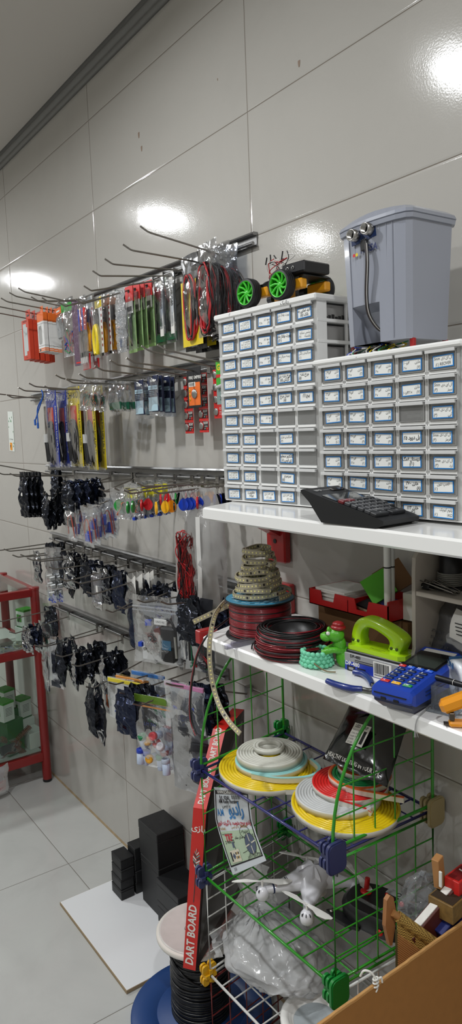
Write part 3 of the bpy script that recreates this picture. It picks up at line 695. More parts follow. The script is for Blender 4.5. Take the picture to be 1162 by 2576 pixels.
# ---- the big bag of wires at the end of the shelf
def b_wires(r):
    g = G(); bag(g, .14, .275, .06, seed=131, top=.14, cr=.003, nx=12, nz=18, z0=.012, pinch=.35, sm=True); part('bag', g, clear('soft_clear_bag', milk=.4, milkc=(196, 194, 190), rough=.15, bump=.2, bs=30, fmul=.6), r)
    g = G(); g.grid(lambda u, v: (.002+.050*u*(1-.5*(1-v)**2), -.014+.010*u-.004*math.sin(3*v), -.075-.18*v), 5, 8, 0); g.grid(lambda u, v: (-.045+.048*u, -.016-.004*u, -.235-.026*v), 4, 3, 0); part('paper', g, mat('grey_paper', (200, 199, 195), .8), r)
    g = G(); g.ribbon(smooth([(.004, -.029, -.045), (.004, -.033, -.10), (.005, -.034, -.17), (.0, -.031, -.215), (-.02, -.026, -.24)], 5), (1, .2, .3), .011, .001); part('fold', g, mat('fold_white', (226, 226, 224), .7), r)
    g = G(); tangle(g, 26, (-.034, -.026, -.155), (.05, .012, .16), .0013, [0, 2, 1, 2], 5, 8, 6); part('wires', g, [RWIRE, BWIRE, mat('dark_red_wire', (110, 24, 24), .4)], r)
    g = G(); g.box((-.022, -.018, -.125), (.022, .006, .022), 0, rz=.3); g.box((-.028, -.014, -.165), (.026, .012, .03), 1, rz=.2); g.box((-.004, -.014, -.19), (.008, .005, .014), 2); g.box((-.006, -.014, -.215), (.008, .006, .01), 3); part('modules', g, [PAPER, BLACK, PCB, RWIRE], r)
y = hy((3, 0), 497)
Kit('wire_bag', 'bag', b_wires).put(Tm((HK[(3, 0)][0], y, hz((3, 0), y)-.012), .75) @ Matrix.Diagonal((1.0, 1.0, 1.3, 1.0)), 'big clear bag of red wires and grey paper hanging at the shelf end')
FOBS['red'].put(Tm((HK[(3, 0)][0]+.006, y-.006, hz((3, 0), y)), -.7), 'red key fob seen edge-on against the big wire bag', 'key fobs')

# ---- fourth rail
def k_wheels(r):
    g = G(); bag(g, .075, .21, .03, seed=140, top=.1, cr=.004, nx=8, nz=14, z0=.03); part('bag', g, FILM, r)
    g = G()
    for x, z in ((-.012, -.085), (.012, -.09), (-.008, -.115), (.012, -.12), (.0, -.15)): g.cyl((x, -.008, z), (x+.012, .008, z+.003), .011, 14)
    part('metal_wheel', g, COIN, r)
    g = G(); tangle(g, 6, (0, 0, -.165), (.05, .01, .04), .0012, SERVO, 8); part('wires', g, SERVO, r)
def k_blister(r):
    g = G(); g.box((0, 0, -.02), (.062, .003, .05), 0, b=.001); g.box((0, -.004, -.06), (.06, .012, .1), 0, b=.004); part('clamshell', g, clear('clamshell', milk=.1, rough=.06, bump=.1), r)
    g = G(); bag(g, .07, .03, .02, seed=143, top=.05, cr=.005, sm=False); part('foil', g, mat('silver_foil', (215, 215, 215), .12, 1.0, bump=.6, bs=80), r).location = (0, 0, -.105)
    g = G(); g.box((.018, -.012, -.05), (.012, .001, .022)); part('sticker', g, PAPER, r)
def k_whead(seed):
    def b(r):
        g = G(); g.grid(lambda u, v: ((u-.5)*.085, .002*math.sin(5*u+seed), .02-.075*v-.012*math.sin(4*u)), 6, 4, 0); part('paper_header', g, PAPER, r)
        g = G(); bag(g, .078, .09, .024, seed=seed, top=.3, cr=.006, nx=8, nz=10); part('bag', g, DARKF, r).location = (0, -.004, -.012)
        g = G(); g.box((.0, 0, -.06), (.04, .012, .03), 0); g.box((-.01, -.01, -.075), (.012, .004, .008), 1); part('module', g, [BLACK, COIN], r)
    return b
fill(DB, (4, 11), [92], 'smoked bag with dark blue module at the far end of the fourth rail')
fill(Kit('wheel_bag', 'bag', k_wheels), (4, 10), [124, 142], 'long clear bag of metal wheels, left end of the fourth rail', 'wheel bags', jit=.1)
fill([FM, FM2], (4, 12), [128, 143, 158], 'dark foil bag behind the wheel bags', GA+'fourth rail', jit=.3)
fill([FM, FL, DB], (4, 9), [160, 175, 190], 'dark bag on the fourth rail, right after the wheel bags', GA+'fourth rail', jit=.3)
fill([DB, FM2, DB2], (4, 8), [172, 186, 200, 214], 'dark bag in the packed left group of the fourth rail', GA+'fourth rail', jit=.3)
fill([FM2, BL, DB], (4, 7), [216, 230, 244], 'shiny dark bag on the fourth rail above the clear clamshell', GA+'fourth rail', jit=.3)
fill([DB, FM], (4, 6), [258, 271, 283], 'dark foil bag behind the clear clamshell', GA+'fourth rail', jit=.3)
fill(Kit('clamshell_pack', 'pack', k_blister), (4, 6), [243], 'clear clamshell with silver foil bottom on the fourth rail', jit=.1)
fill([BL, DB], (4, 5), [296, 308], 'flat dark blue bag left of the white-topped bags', GA+'fourth rail', jit=.1)
fill([Kit('header_bag', 'bag', k_whead(s)) for s in (151, 152)], (4, 4), [330, 345, 360, 374], 'dark bag with white paper top on the fourth rail', 'white topped bags', jit=.2)
def k_longfoil(r):
    g = G(); bag(g, .05, .15, .02, seed=156, top=.1, cr=.006, nx=7, nz=14, z0=.01, pinch=.2, sm=False); part('bag', g, FOILB, r)
fill(Kit('antistatic_bag', 'bag', k_longfoil), (4, 3), [331], 'long narrow dark foil bag left of the big robot bag')
fill([FS, DB2, FS2], (4, 3), [365, 379, 393, 407], 'small black bag in the row above the robot bag', GA+'fourth rail', jit=.2)
fill([FS, FM2], (4, 2), [425, 436, 447], 'black foil bag right of the row above the robot bag', GA+'fourth rail', jit=.2)
def k_robot(r):
    g = G(); bag(g, .165, .19, .05, seed=160, top=.16, cr=.004, nx=14, nz=16, z0=.012, fs=18); part('zip_bag', g, FILM, r)
    g = G(); g.box((0, -.002, -.02), (.162, .004, .004), 0, b=.001); g.box((0, -.002, -.03), (.162, .003, .003), 0); g.box((0, .014, -.15), (.13, .001, .05), 1); part('zip', g, [MILKY, PAPER], r)
    g = G(); g.box((.02, -.012, -.055), (.042, .002, .017), 0, b=.001); g.text('UNO R3', FR((.02, -.0132, -.055)), .008, 1); part('label', g, [PAPER, INK], r)
    g = G(); g.box((.03, -.004, -.105), (.034, .022, .075), 0, b=.004); g.box((.03, -.016, -.105), (.022, .003, .02), 1); g.cyl((.012, -.014, -.085), (.014, -.014, -.13), .003, 8, 2); g.cyl((.05, -.014, -.085), (.052, -.014, -.13), .003, 8, 2)
    g.tube([(.03+.014*math.cos(t/8*PI), -.006, -.07+.018*math.sin(t/8*PI)) for t in range(9)], .003, 8, 0); o = part('robot_kit', g, [BLACK, mat('teal_panel', (30, 90, 120), .4), COIN], r); o.scale = (1.35, 1.0, 1.3); o.location = (0, 0, .02)
    g = G(); g.box((-.026, -.004, -.1), (.022, .016, .06), 0, T=Matrix.Rotation(-.4, 4, 'Y'), b=.002); g.box((-.02, -.012, -.06), (.018, .008, .016), 1, rz=.2); g.box((-.052, -.01, -.125), (.012, .008, .012), 1)
    for k in range(4): g.cyl((-.035+.012*k, -.016, -.135-.004*k), (-.035+.012*k, -.008, -.135-.004*k), .005, 10, 2)
    tangle(g, 5, (-.02, 0, -.12), (.06, .01, .05), .0014, [3, 0], 77); part('wires_and_plugs', g, [mat('maroon_lead', (96, 40, 34), .4), SERVO, COIN, BLACK], r)
fill(Kit('robot_kit_bag', 'bag', k_robot), (4, 1), [392], 'big clear zip bag with a black robot kit, front of the fourth rail', rz=.42, jit=.01)
def k_white(r):
    g = G(); bag(g, .08, .19, .012, seed=170, top=.1, cr=.003, sm=True); part('bag', g, MILKY, r)
fill(Kit('milky_bag', 'bag', k_white), (4, 1), [452, 466], 'flat milky plastic bag between the robot bag and wire bag', 'milky bags', jit=.2)
def k_blackwire(r):
    g = G(); bag(g, .1, .2, .03, seed=172, top=.1, cr=.004, nx=8, nz=12); part('bag', g, clear('smoky_film', tint=(180, 182, 188), milk=.15, milkc=(90, 92, 100), rough=.12, bump=.2, bs=30, fmul=.4), r)
    g = G(); g.box((0, 0, -.125), (.06, .014, .07), 0, rz=.2); tangle(g, 8, (0, -.006, -.13), (.07, .012, .12), .0012, [1, 2, 3], 14); g.box((.02, -.012, -.105), (.012, .002, .012), 4); part('contents', g, [BLACK, RWIRE, mat('green_lead', (40, 130, 90), .4), BWIRE, PAPER], r)
fill(Kit('module_bag', 'bag', k_blackwire), (4, 0), [497], 'smoky bag with black module and thin wires below the wire bag', rz=.3)
fill([FM2, FM], (4, 0), [470, 484], 'dark foil bag peeping out left of the wire bag bottom', GA+'fourth rail', jit=.2)
fill([BL, FM, BL], (4, 0), [535, 548, 560], 'shiny dark foil bag behind the wire spool end of the shelf', GA+'fourth rail', rz=.3, jit=.2)

# ---- lowest rail
fill([DB2, FS2, DB], (5, 9), [68, 82, 95], 'smoked bag with blue parts, far left of the lowest rail', 'smoked bags on the lowest rail', jit=.3)
fill([Kit('zip_bag', 'bag', k_zip(s, .1, .12)) for s in (181,)], (5, 9), [112], 'clear bag beside the smoked bags at the lowest rail, far left', jit=.3)
fill([FM, DB], (5, 10), [140, 152], 'dark foil bag at the far left end of the lowest rail', GA+'lowest rail', jit=.3)
def k_solar(r):
    g = G(); bag(g, .085, .185, .02, seed=185, top=.1, cr=.004, nx=8, nz=12); part('bag', g, FILM, r)
    g = G(); g.box((.006, 0, -.08), (.05, .006, .09), 0); [g.box((.006, -.004, -.045-.016*k), (.044, .001, .012), 1) for k in range(5)]; g.box((0, 0, -.16), (.05, .012, .02), 2); part('solar_module', g, [BLACK, mat('solar_blue', (30, 36, 60), .3), mat('grey_keys', (60, 64, 72), .4)], r)
fill(Kit('module_bag', 'bag', k_solar), (5, 8), [112, 136], 'clear bag with a dark keypad module, left of the lowest rail', 'keypad module bags', jit=.3)
fill([Kit('antistatic_bag', 'bag', k_foil(.085, .17, .03, 187, FOIL, cr=.006)), DB, DL], (5, 7), [150, 166, 182], 'long dark bag on the lowest rail, left third', GA+'lowest rail', jit=.25)
fill([DB, FM2, DB2], (5, 6), [186, 199, 212], 'dark bag on the lowest rail above the skirting tile', GA+'lowest rail', jit=.3)
fill([FM, FS], (5, 6), [226, 240, 252], 'shiny foil bag in the middle of the lowest rail', GA+'lowest rail', jit=.3)
fill([Kit('antistatic_bag', 'bag', k_foil(.085, .16, .03, 191, FOIL, cr=.006)), DL], (5, 4), [228, 246], 'long shiny dark bag low on the lowest rail', GA+'lowest rail', jit=.2)
fill([DB, FM, DB2, FM2], (5, 5), [256, 272, 288, 304], 'dark foil bag below the small black bags, lowest rail', GA+'lowest rail', jit=.3)
fill(Kit('zip_bag', 'bag', k_zip(194, .06, .12)), (5, 4), [270], 'narrow clear zip bag right of the long shiny bag')
def k_colzip(c, seed):
    def b(r):
        g = G(); bag(g, .13, .13, .02, seed=seed, top=.1, cr=.004, nx=10, nz=10); part('zip_bag', g, FILMS, r)
        g = G(); g.box((0, 0, 0), (.13, .004, .012), 0, b=.001); part('zip', g, c, r)
        g = G(); tangle(g, 4, (0, 0, -.08), (.08, .012, .06), .0015, [0, 1], seed); part('wires', g, [BWIRE, SERVO], r)
    return b
fill(Kit('zip_bag', 'bag', k_colzip(mat('orange_zip', (214, 140, 60), .4), 195)), (5, 3), [332], 'zip bag with an orange closure on the lowest rail', rz=.35)
fill(Kit('zip_bag', 'bag', k_colzip(mat('yellow_zip', (214, 196, 50), .4), 196)), (5, 3), [312], 'zip bag with a yellow closure on the lowest rail', rz=.35)
fill(Kit('zip_bag', 'bag', k_colzip(mat('blue_zip', (60, 120, 190), .4), 197)), (5, 3), [372], 'zip bag with a blue closure on the lowest rail', rz=.35)
fill([BL, BL], (5, 2), [314, 332], 'dark blue foil bag above the skirting, left of the bottle bag', GA+'lowest rail', rz=.2)
fill([FM, DB], (5, 2), [352, 368], 'dark foil bag right behind the bottle bag', GA+'lowest rail', rz=.2)
fill(Kit('zip_bag', 'bag', k_colzip(mat('pink_zip', (186, 120, 160), .4), 198)), (5, 0), [462], 'zip bag with a pink closure behind the red cable', rz=.35)
def k_bottles(r):
    g = G(); bag(g, .135, .215, .05, seed=200, top=.12, cr=.003, nx=12, nz=18, z0=.012, fs=16); part('zip_bag', g, FILM, r)
    g = G(); g.box((0, 0, .0), (.132, .004, .022), 0, b=.001); g.box((0, -.001, -.022), (.132, .004, .003), 1); part('zip', g, [clear('green_tint_zip', tint=(190, 220, 120), milk=.35, milkc=(130, 170, 60), rough=.15, bump=.4), mat('orange_zip', (214, 140, 60), .4)], r)
    g = G(); g.text('LM 741', FR((0, -.02, -.065)), .014, 0); part('writing', g, mat('blue_ink', (60, 70, 130), .6), r)
    bl = mat('bottle_label', (176, 190, 212), .35)
    for i, (x, z, c, a) in enumerate([(-.035, -.115, (24, 120, 70), .3), (-.02, -.125, (196, 140, 40), 1.0), (.005, -.135, (206, 50, 60), .35), (-.045, -.16, (30, 60, 170), -.1), (-.03, -.165, (30, 60, 170), .1), (.032, -.15, (150, 30, 44), 1.2), (.03, -.13, (190, 186, 190), .8), (-.016, -.175, (206, 150, 40), 1.3), (.012, -.175, (20, 120, 66), .05), (.042, -.175, (170, 180, 196), -.1), (.0, -.105, (206, 50, 60), 1.2)]):
        M_ = Tm((x, -.012+.008*(i % 3), z), rx=a*1.1, ry=.15*math.sin(i*2))
        q = G(); q.lathe([(.0001, -.032), (.0105, -.032), (.0115, -.03), (.0115, .002), (.0001, .002)], 16, 0, T=M_); o = part('bottle', q, bl, r)
        q = G(); q.lathe([(.0115, .0), (.0125, .001), (.0125, .011), (.011, .0125), (.006, .0125), (.005, .011), (.0001, .011)], 16, 0, T=M_); part('cap', q, mat('cap_%d_%d_%d' % c, c, .3), o)
fill(Kit('bottle_bag', 'bag', k_bottles), (5, 1), [385], 'zip bag of small bottles with coloured caps, lowest hanging on the left', rz=.45, jit=.01)
def k_tall(r):
    g = G(); bag(g, .12, .26, .03, seed=205, top=.1, cr=.003, nx=10, nz=16, sm=False, fs=18); part('bag', g, FILM, r)
    g = G(); tangle(g, 5, (.03, 0, -.13), (.03, .012, .1), .001, [0, 1], 23); part('wires', g, [BWIRE, RWIRE], r)
fill(Kit('zip_bag', 'bag', k_tall), (5, 1), [432], 'tall clear zip bag with thin wires behind the bottle bag', rz=.4)
def k_dark_long(r):
    g = G(); bag(g, .125, .3, .05, seed=208, top=.12, cr=.004, nx=10, nz=18, pinch=.1, fs=18); part('bag', g, clear('smoky_film', tint=(180, 182, 188), milk=.15, milkc=(90, 92, 100), rough=.12, bump=.2, bs=30, fmul=.4), r)
    g = G(); rr = random.Random(4)
    for k in range(8): g.box((rr.uniform(-.035, .035), rr.uniform(-.01, .01), -.12-.02*k), (.05, .014, .022), 0, rz=rr.uniform(-.5, .5), b=.002)
    part('black_parts', g, [mat('charcoal_parts', (46, 46, 50), .5)], r)
fill(Kit('parts_bag', 'bag', k_dark_long), (5, 0), [470], 'long clear bag full of black parts, hanging lowest beside the rack', rz=.3)
fill([BL, FM2, FM], (5, 0), [500, 516, 530], 'crumpled shiny foil bag beside the arched green rack panel', GA+'lowest rail', rz=.35, jit=.25)

# ---- laminated notice on the wall
a, b = P(10, 1010, y=-.0012), P(47, 1163, y=-.0012)
t = thing('wall_notice', 'white laminated notice with green triangles at the left end of the wall', 'notice', Tm(((a.x+b.x)/2, -.0014, (a.z+b.z)/2), ry=.06))
wd, hh = .074, .19
g = G(); g.box((0, 0, 0), (wd, .0012, hh), 0); part('sheet', g, mat('gloss_paper', (226, 232, 226), .25), t)
g = G(); gm = mat('green_print', (30, 120, 60), .5)
for x, z, s_ in ((-.014, .062, -.006), (.018, .068, -.006), (.006, .05, .009), (-.024, .048, .007), (.03, .0, -.006), (.03, -.055, .007), (.024, -.07, .007), (-.03, .02, .005)): g.prism([(x-abs(s_)*.7, z-s_/2), (x+abs(s_)*.7, z-s_/2), (x, z+s_)][::1 if s_ > 0 else -1], -.0011, -.0006, ax='y')
part('print', g, gm, t)
g = G(); g.box((-.008, -.001, -.072), (.03, .0008, .036), 0); g.text('P', FR((-.014, -.0016, -.074)), .02, 1, bold=.04)
g.text('ELECTRONIC', FR((-.002, -.0008, -.038)), .009, 2); part('sticker', g, [mat('orange_sticker', (232, 150, 30), .5), INK, mat('grey_print', (110, 115, 112), .6)], t)
# ================================================================ SHELVES
ZU, ZL = 1.4385, 1.139
LAM = mat('white_laminate', (236, 236, 234), .22, coat=.3, bump=.02, bs=12)
def shelf(name, z, th, fl, fr, bl, label, xr=1.35):
    t = thing(name, label, 'shelf', Tm((0, 0, z)))
    k = (fr.y-fl.y)/(fr.x-fl.x); yr = fl.y+k*(xr-fl.x)
    poly = [(fl.x, fl.y), (xr, yr), (xr, -.001), (bl, -.001)]
    g = G(); r = .004
    inset = [(fl.x+r, fl.y+r), (xr-r, yr+r), (xr-r, -.001-r), (bl+r, -.001-r)]
    vs = [(a, b, 0) for a, b in inset]+[(a, b, -r) for a, b in poly]+[(a, b, -th+r) for a, b in poly]+[(a, b, -th) for a, b in inset]
    fs = [(0, 1, 2, 3), (15, 14, 13, 12)]
    for q in range(3):
        for i in range(4): j = (i+1) % 4; fs.append((q*4+4+i, q*4+4+j, q*4+j, q*4+i))
    g.add(vs, fs); part('board', g, LAM, t); return t
uf = [P(509, 1275.8, z=ZU), P(1162, 1358, z=ZU)]; lf = [P(511, 1599, z=ZL), P(1162, 1846, z=ZL)]
ushelf = shelf('wall_shelf', ZU, .028, uf[0], uf[1], .055, 'glossy white upper shelf carrying the drawer units')
lshelf = shelf('wall_shelf', ZL, .029, lf[0], lf[1], .045, 'glossy white lower shelf carrying wire spools and payment terminal')
def bracket(label, x0, x1, ztop, zbot, yend, up=0.0):
    t = thing('shelf_bracket', label, 'bracket', Tm(((x0+x1)/2, -.0005, ztop))); w = x1-x0; h = ztop-zbot
    g = G(); g.box((0, -.012, -h/2+up/2), (w, .022, h+up-.001), b=.004); g.cyl((0, -.0225, -h*.62), (0, -.0245, -h*.62), .006, 12, 1); part('wall_plate', g, [REDM, BLACK], t)
    g = G(); g.prism([(-.022, -.001), (-.022, -.075), (yend, -.012), (yend, -.001)], -w*.28, w*.28, ax='x'); part('arm', g, REDM, t)
    return t
bracket('red steel bracket under the upper shelf', .050, .124, ZU-.029, 1.266, -.135)
bk2 = bracket('red steel bracket at the back of the lower shelf, behind the wire spool', .085, .135, ZL-.03, 1.0, -.2, up=0)
g = G(); g.box((0, 0, 0), (.05, .02, .075), b=.003); solo('bracket_post', g, REDM, 'short red steel post on the lower shelf behind the wire spool', 'bracket', Tm((.11, -.0115, ZL+.0376)))
g = G(); g.box((lf[0].x-.032-.11, -.255+.0005, ZL-.012-(ZL-.03)), (.022, .05, .032), b=.002); g.box((lf[0].x-.03-.11, -.12, .0), (.012, .24, .02)); part('arm_end', g, REDM, bk2)

# ================================================================ DRAWER UNITS
CLR = clear('clear_drawer_plastic', tint=(226, 229, 231), milk=.22, milkc=(212, 211, 208), rough=.06, bump=.06, bs=14)
CLD = clear('ribbed_drawer_plastic', tint=(196, 198, 200), milk=.42, milkc=(205, 203, 200), rough=.12, bump=.3, bs=80)
TAPE = mat('blue_label_border', (28, 128, 206), .4); CARD = mat('label_card', (232, 233, 230), .6)
UNITM = mat('unit_white_plastic', (238, 238, 236), .3)
def unit(name, label, o, yaw, tilt, cw, rh, nc, nr, depth, sl, lip, texts, gap_l):
    """o = top left corner of the drawer grid on the front face"""
    t = thing(name, label, 'drawer unit', Tm(o, yaw, ry=-tilt))
    W_ = cw*nc; H_ = rh*nr; ow = cw*.89; oh = rh*.82
    g = G(); th = rh-oh
    for r in range(nr+1):   # floor of every row
        z = -r*rh if r else -(0)
        if r == 0: continue
        tq = th if r < nr else rh*(.10 if nr > 8 else .075); g.box((W_/2-cw*.04, depth/2, z-tq/2+.0005), (W_+.012, depth, tq-.0004), b=.0012)
    for c in range(nc+1): g.box((c*cw-cw*.042 if c else -.0045, .005, -H_/2), (cw*.125 if 0 < c < nc else .010, .010, H_))
    for x in (-.0045, W_-cw*.045): 
        g.box((x, .014, -H_/2), (.010, .028, H_)); g.box((x, depth-.012, -H_/2), (.010, .022, H_)); g.box((x, depth*.55, -H_/2), (.004, .006, H_))
    g.box((W_/2-cw*.04, depth-.002, -H_/2), (W_, .003, H_), 0)
    for c in range(1, nc): g.box((c*cw-cw*.045, depth/2, -H_/2), (.0022, depth, H_))
    zb = -H_-th*.35
    part('frame', g, UNITM, t)
    g = G(); g.box((W_/2-cw*.04, depth/2-.004, lip-(th+lip)/2), (W_+.024, depth+.014, th+lip), b=.003)
    part('top', g, UNITM, t)
    if 'lip' in texts:
        g = G()
        for st, x, s_, z in texts['lip']: g.text(fa(st), FR((x, -.0113, lip/2-th/2+z)), s_, 0, sh=.2)
        part('handwriting', g, INK, t)
    d0 = None
    for r in range(nr):
        for c in range(nc):
            M_ = Tm((c*cw+cw*.0, 0, -r*rh-th))
            if d0 is None:
                g = G(); x0, x1 = cw*.03, cw*.885
                # rh-th is the opening: top at 0, floor at -oh
                g.box(((x0+x1)/2, -.0005, -oh*.5), (x1-x0, .0014, oh*.97), 0)          # front pane
                g.box(((x0+x1)/2, .06, -oh*.975), (x1-x0, depth*.7, .0012), 1)       # bottom
                for x in (x0+.0006, x1-.0006): g.box((x, .06, -oh*.55), (.001, depth*.7, oh*.84), 1)
                g.box(((x0+x1)/2, .06+depth*.34, -oh*.55), (x1-x0, .001, oh*.84), 1)
                d0 = part('drawer', g, [CLR, CLD], t)
                h_ = G(); h_.box(((x0+x1)/2-.001, -.004, -oh*.03), (x1-x0+.004, .008, .0018), 0, b=.0005); h_.box(((x0+x1)/2-.001, -.0074, -oh*.10), (x1-x0+.004, .0016, oh*.16), 0, b=.0005)
                h_.box((x1-.004, -.0045, -oh*.12), (.006, .007, oh*.13), 0, b=.0005)
                hm = mesh('handle', h_, [clear('clear_handle_plastic', tint=(222, 225, 227), milk=.62, milkc=(246, 246, 245), rough=.08, bump=.2, bs=30)])
                d = d0
            else: d = link(d0.copy(), t)
            d.matrix_basis = M_
            hd = link(bpy.data.objects.new('handle', hm), d)
            tx = texts.get((c, r))
            if tx:
                rd = random.Random(c*31+r); lw = ow*.72; lh = oh*.60; big = tx[0] == '!'
                cx = cw*.462+rd.uniform(-.002, .002); cz = -oh*.60+rd.uniform(-.0012, .0012); a_ = rd.uniform(-.05, .05)
                L = Tm((cx, -.0016, cz), ry=a_) @ FR()
                g = G(); g.box((0, 0, 0), (lw, lh, .0006), 0, T=L); g.box((0, 0, .0002), (lw-.0034, lh-.0034, .0006), 1, T=L)
                lines = tx.lstrip('!').split('|')
                if lines[0] == '#':   # resistor table: word on top, two rows of values between rules
                    g.text(fa('مقاومت'), L @ Tm((.004, lh*.3, .0006)), lh*.3, 2, sx=1.1, sh=.15)
                    for k in (-1, 1): g.box((k*lw*.155, -lh*.12, .0006), (.0005, lh*.56, .0002), 2, T=L)
                    for k in range(3):
                        g.text(fa(lines[1].split()[k]), L @ Tm(((k-1)*lw*.3, lh*.02, .0006)), lh*.27, 2, sx=.8, sh=.1, bold=.02); g.text(fa(lines[2].split()[k]), L @ Tm(((k-1)*lw*.3, -lh*.28, .0006)), lh*.27, 2, sx=.8, sh=.1, bold=.02)
                else:
                    n_ = len(lines); hh_ = lh*(.42 if n_ > 1 else .5)
                    for k, st in enumerate(lines):
                        zz = (lh*.2 if k == 0 else -lh*.2) if n_ > 1 else 0
                        for q in st.split('~'):
                            al = 'C'; xx = 0
                            if q.startswith('<'): xx = -lw*.44; al = 'L'; q = q[1:]
                            elif q.startswith('>'): xx = lw*.44; al = 'R'; q = q[1:]
                            g.text(fa(q), L @ Tm((xx, zz+rd.uniform(-.0006, .0006), .0006), rd.uniform(-.03, .03)), hh_*(.95 if big else .8), 2, al, sx=.85, sh=.18, bold=.03 if big else .008)
                part('label_card', g, [TAPE, CARD, INK], d)
    return t
Q = '#|'
c1t = {'lip': [('۲', .044, .009, 0), ('رباتیک', .22, .010, 0)]}
fa3 = ['۱.۸ ۱.۸ ۱.۸|۱.۲ ۱.۲۵ ۱.۵', '۲.۷ ۳.۳ ۲.۲|۱.۲ ۱.۵ ۱.۲', '۳.۹ ۴.۷ ۵.۶|۱.۰ ۱.۲ ۱.۵', '۶.۸ ۸.۲ ۱.۸|۱.۰ ۱.۵ ۱.۲']
for r in range(10):
    c1t[(0, r)] = Q+fa3[r % 4]
    c1t[(1, r)] = Q+fa3[(r*3+1) % 4]
c1t[(1, 9)] = '!مقاومت|۲۷۵۸'
for r, v in enumerate(['۳.۳v', '۳.۹v', '۴.۷v', '۶.۲v', '۹.۱v', '۱۲v']): c1t[(2, r)] = f'>دیود زنر|<{v}~>({"۵" if r == 5 else "۳"})'
c1t[(2, 9)] = 'پین هدر نری|بلند (۵)'
c1t.update({(3, 0): '>پورت ولتاژ نری|<(۲۰)', (3, 1): '!پورت ولتاژ ماده|<(۲۰)', (3, 2): '>ریسه سریال نت|<(۸)', (3, 3): '!چرخ دنده هرز|گردکن (۵)', (3, 4): '!مبدل چرخ|(۵)', (3, 6): '>سرکلیدی فشار|<(۴)', (3, 7): '!کانکتور سماور|زی ایس (۶)', (3, 8): '!سرسیم|<(۵)', (3, 9): 'پین هدر نری|(۲)~>میانه',
  (4, 0): '!کلید نمایی به|بانک (۵)', (4, 1): '>چشمی ستاره|<(۷)~>بافاصله', (4, 2): '>سرکلیدی رنگی|<(۵)', (4, 3): '!چرخ دنده|<(۵)', (4, 4): '!پیچ (1)|<~'})
c1 = unit('drawer_unit', 'tall white drawer unit of clear labelled drawers, with a toy car on top', (.1255, -.19, 1.8575), .0783, -.0002, .0592, .0413, 5, 10, .165, 0, .005, c1t, 0)
c2t = {}
for c, col in enumerate([['۰.۴۷~۵۰v~(1)', '۰.۲۲~۵۰v~(1)', '۲.۲~۵۰v~(۱.۵)', '۳.۳~۵۰v~(۱.۵)', '1~۱۰۰v~(۲)', '۲۲~۱۶v~(۲)', None], ['۱۰۰~۲۵v~(۲)', '۴۷~۱۶v~(۲)', '۳۳۰~۱۶v~(۲)', '۴۷۰~۲۵v~(۴)', '۲۲۰~۲۵v~(۵)', '۲۲۰~۲۵v~(۵)', 'X'], ['۲۲۰~۱۶v~(۳)', '۳۳۰~۱۶v~(۳)', '۴۷۰~۱۶v~(۴)', '۲۲~۲۵v~(۳)', '۴۷۰~۵۰v~(۷)', '۱۰~۵۰v~(۳)', 'Y'], ['۱۰۰۰~۱۶v~(۷)', None, None, None, None, None, None]]):
    for r, v in enumerate(col):
        if v and '~' in v: a_, b_, d_ = v.split('~'); c2t[(c, r)] = f'<{a_}µF~>خازن|<{b_}~>{d_}'
c2t.update({(1, 6): '!>خازن', (2, 6): '!<(۱۰)~>خازن', (3, 1): '>خازن|<۱۰۰µF۲۵v~>(۷)', (3, 3): '!پل دیود ۲۵', (3, 4): '!کریستال ۸مگ|(۲۰)', (3, 5): '!خازن ۴۷۰۰|<۱۰v~>(۸)', (3, 6): '!خازن ۲۲۴|(۲۰)',
  (4, 0): '<5mm~>ال ای دی|RECIVER (۵)', (4, 1): '<5mm~>ال ای دی|<(۳)~>سبز', (4, 2): '<5mm~>ال ای دی|<(۳)~>آبی', (4, 3): '<5mm~>ال ای دی|<(۳)~>قرمز', (4, 4): '<5mm~>ال ای دی|<(۳)~>زرد', (4, 5): 'لامپ نئون|<(۵)', (4, 6): '>ولوم کوچک|<(۵)~>1KΩ'})
c2t['lip'] = [('-', .1, .008, 0)]
c2 = unit('drawer_unit', 'shorter white drawer unit of clear labelled drawers, with a grey bin on top', (.4745, -.205, 1.7252), .0283, .0044, .0617, .0400, 5, 7, .18, 0, .0028, c2t, 0)
# things seen lying in the drawers
def in_drawer(u, c, r, cw, rh, fn, name, mats, label, cat, kind='stuff'):
    g = G(); fn(g, cw, rh); o = part(name, g, mats); o.matrix_basis = u.matrix_basis @ Tm((c*cw, .004, -(r+1)*rh+.0012)); tag(o, label, cat)
    if kind: o['kind'] = kind
def bolts(n, seed, r=.0016):
    def f(g, cw, rh):
        rd = random.Random(seed)
        for _ in range(n):
            x, y, z = rd.uniform(.2, .8)*cw, rd.uniform(.002, .06), rd.uniform(.003, .010); a = rd.uniform(0, PI); L = .008
            d = Vector((math.cos(a), math.sin(a), rd.uniform(-.2, .3)))*L
            g.cyl((x, y, z), (x+d.x, y+d.y, z+d.z), r, 6, 0); g.cyl((x, y, z), (x-d.x*.2, y-d.y*.2, z-d.z*.2), r*2.1, 8, 0)
    return f
def lumps(n, seed, s=.004):
    def f(g, cw, rh):
        rd = random.Random(seed)
        for k in range(n): g.ball((rd.uniform(.35, .85)*cw, rd.uniform(.004, .05), s+rd.uniform(0, .006)), s, 8, 0)
    return f
for c, r, n, q, w in ((4, 5, 26, 1, 'sixth'), (4, 6, 12, 2, 'seventh'), (4, 8, 22, 3, 'ninth'), (4, 4, 16, 4, 'fifth'), (4, 7, 4, 5, 'eighth')):
    in_drawer(c1, c, r, .0592, .0413, bolts(n, q), 'bolts', CHROME, f'steel bolts in the right column of the tall unit, {w} drawer down', 'bolts')
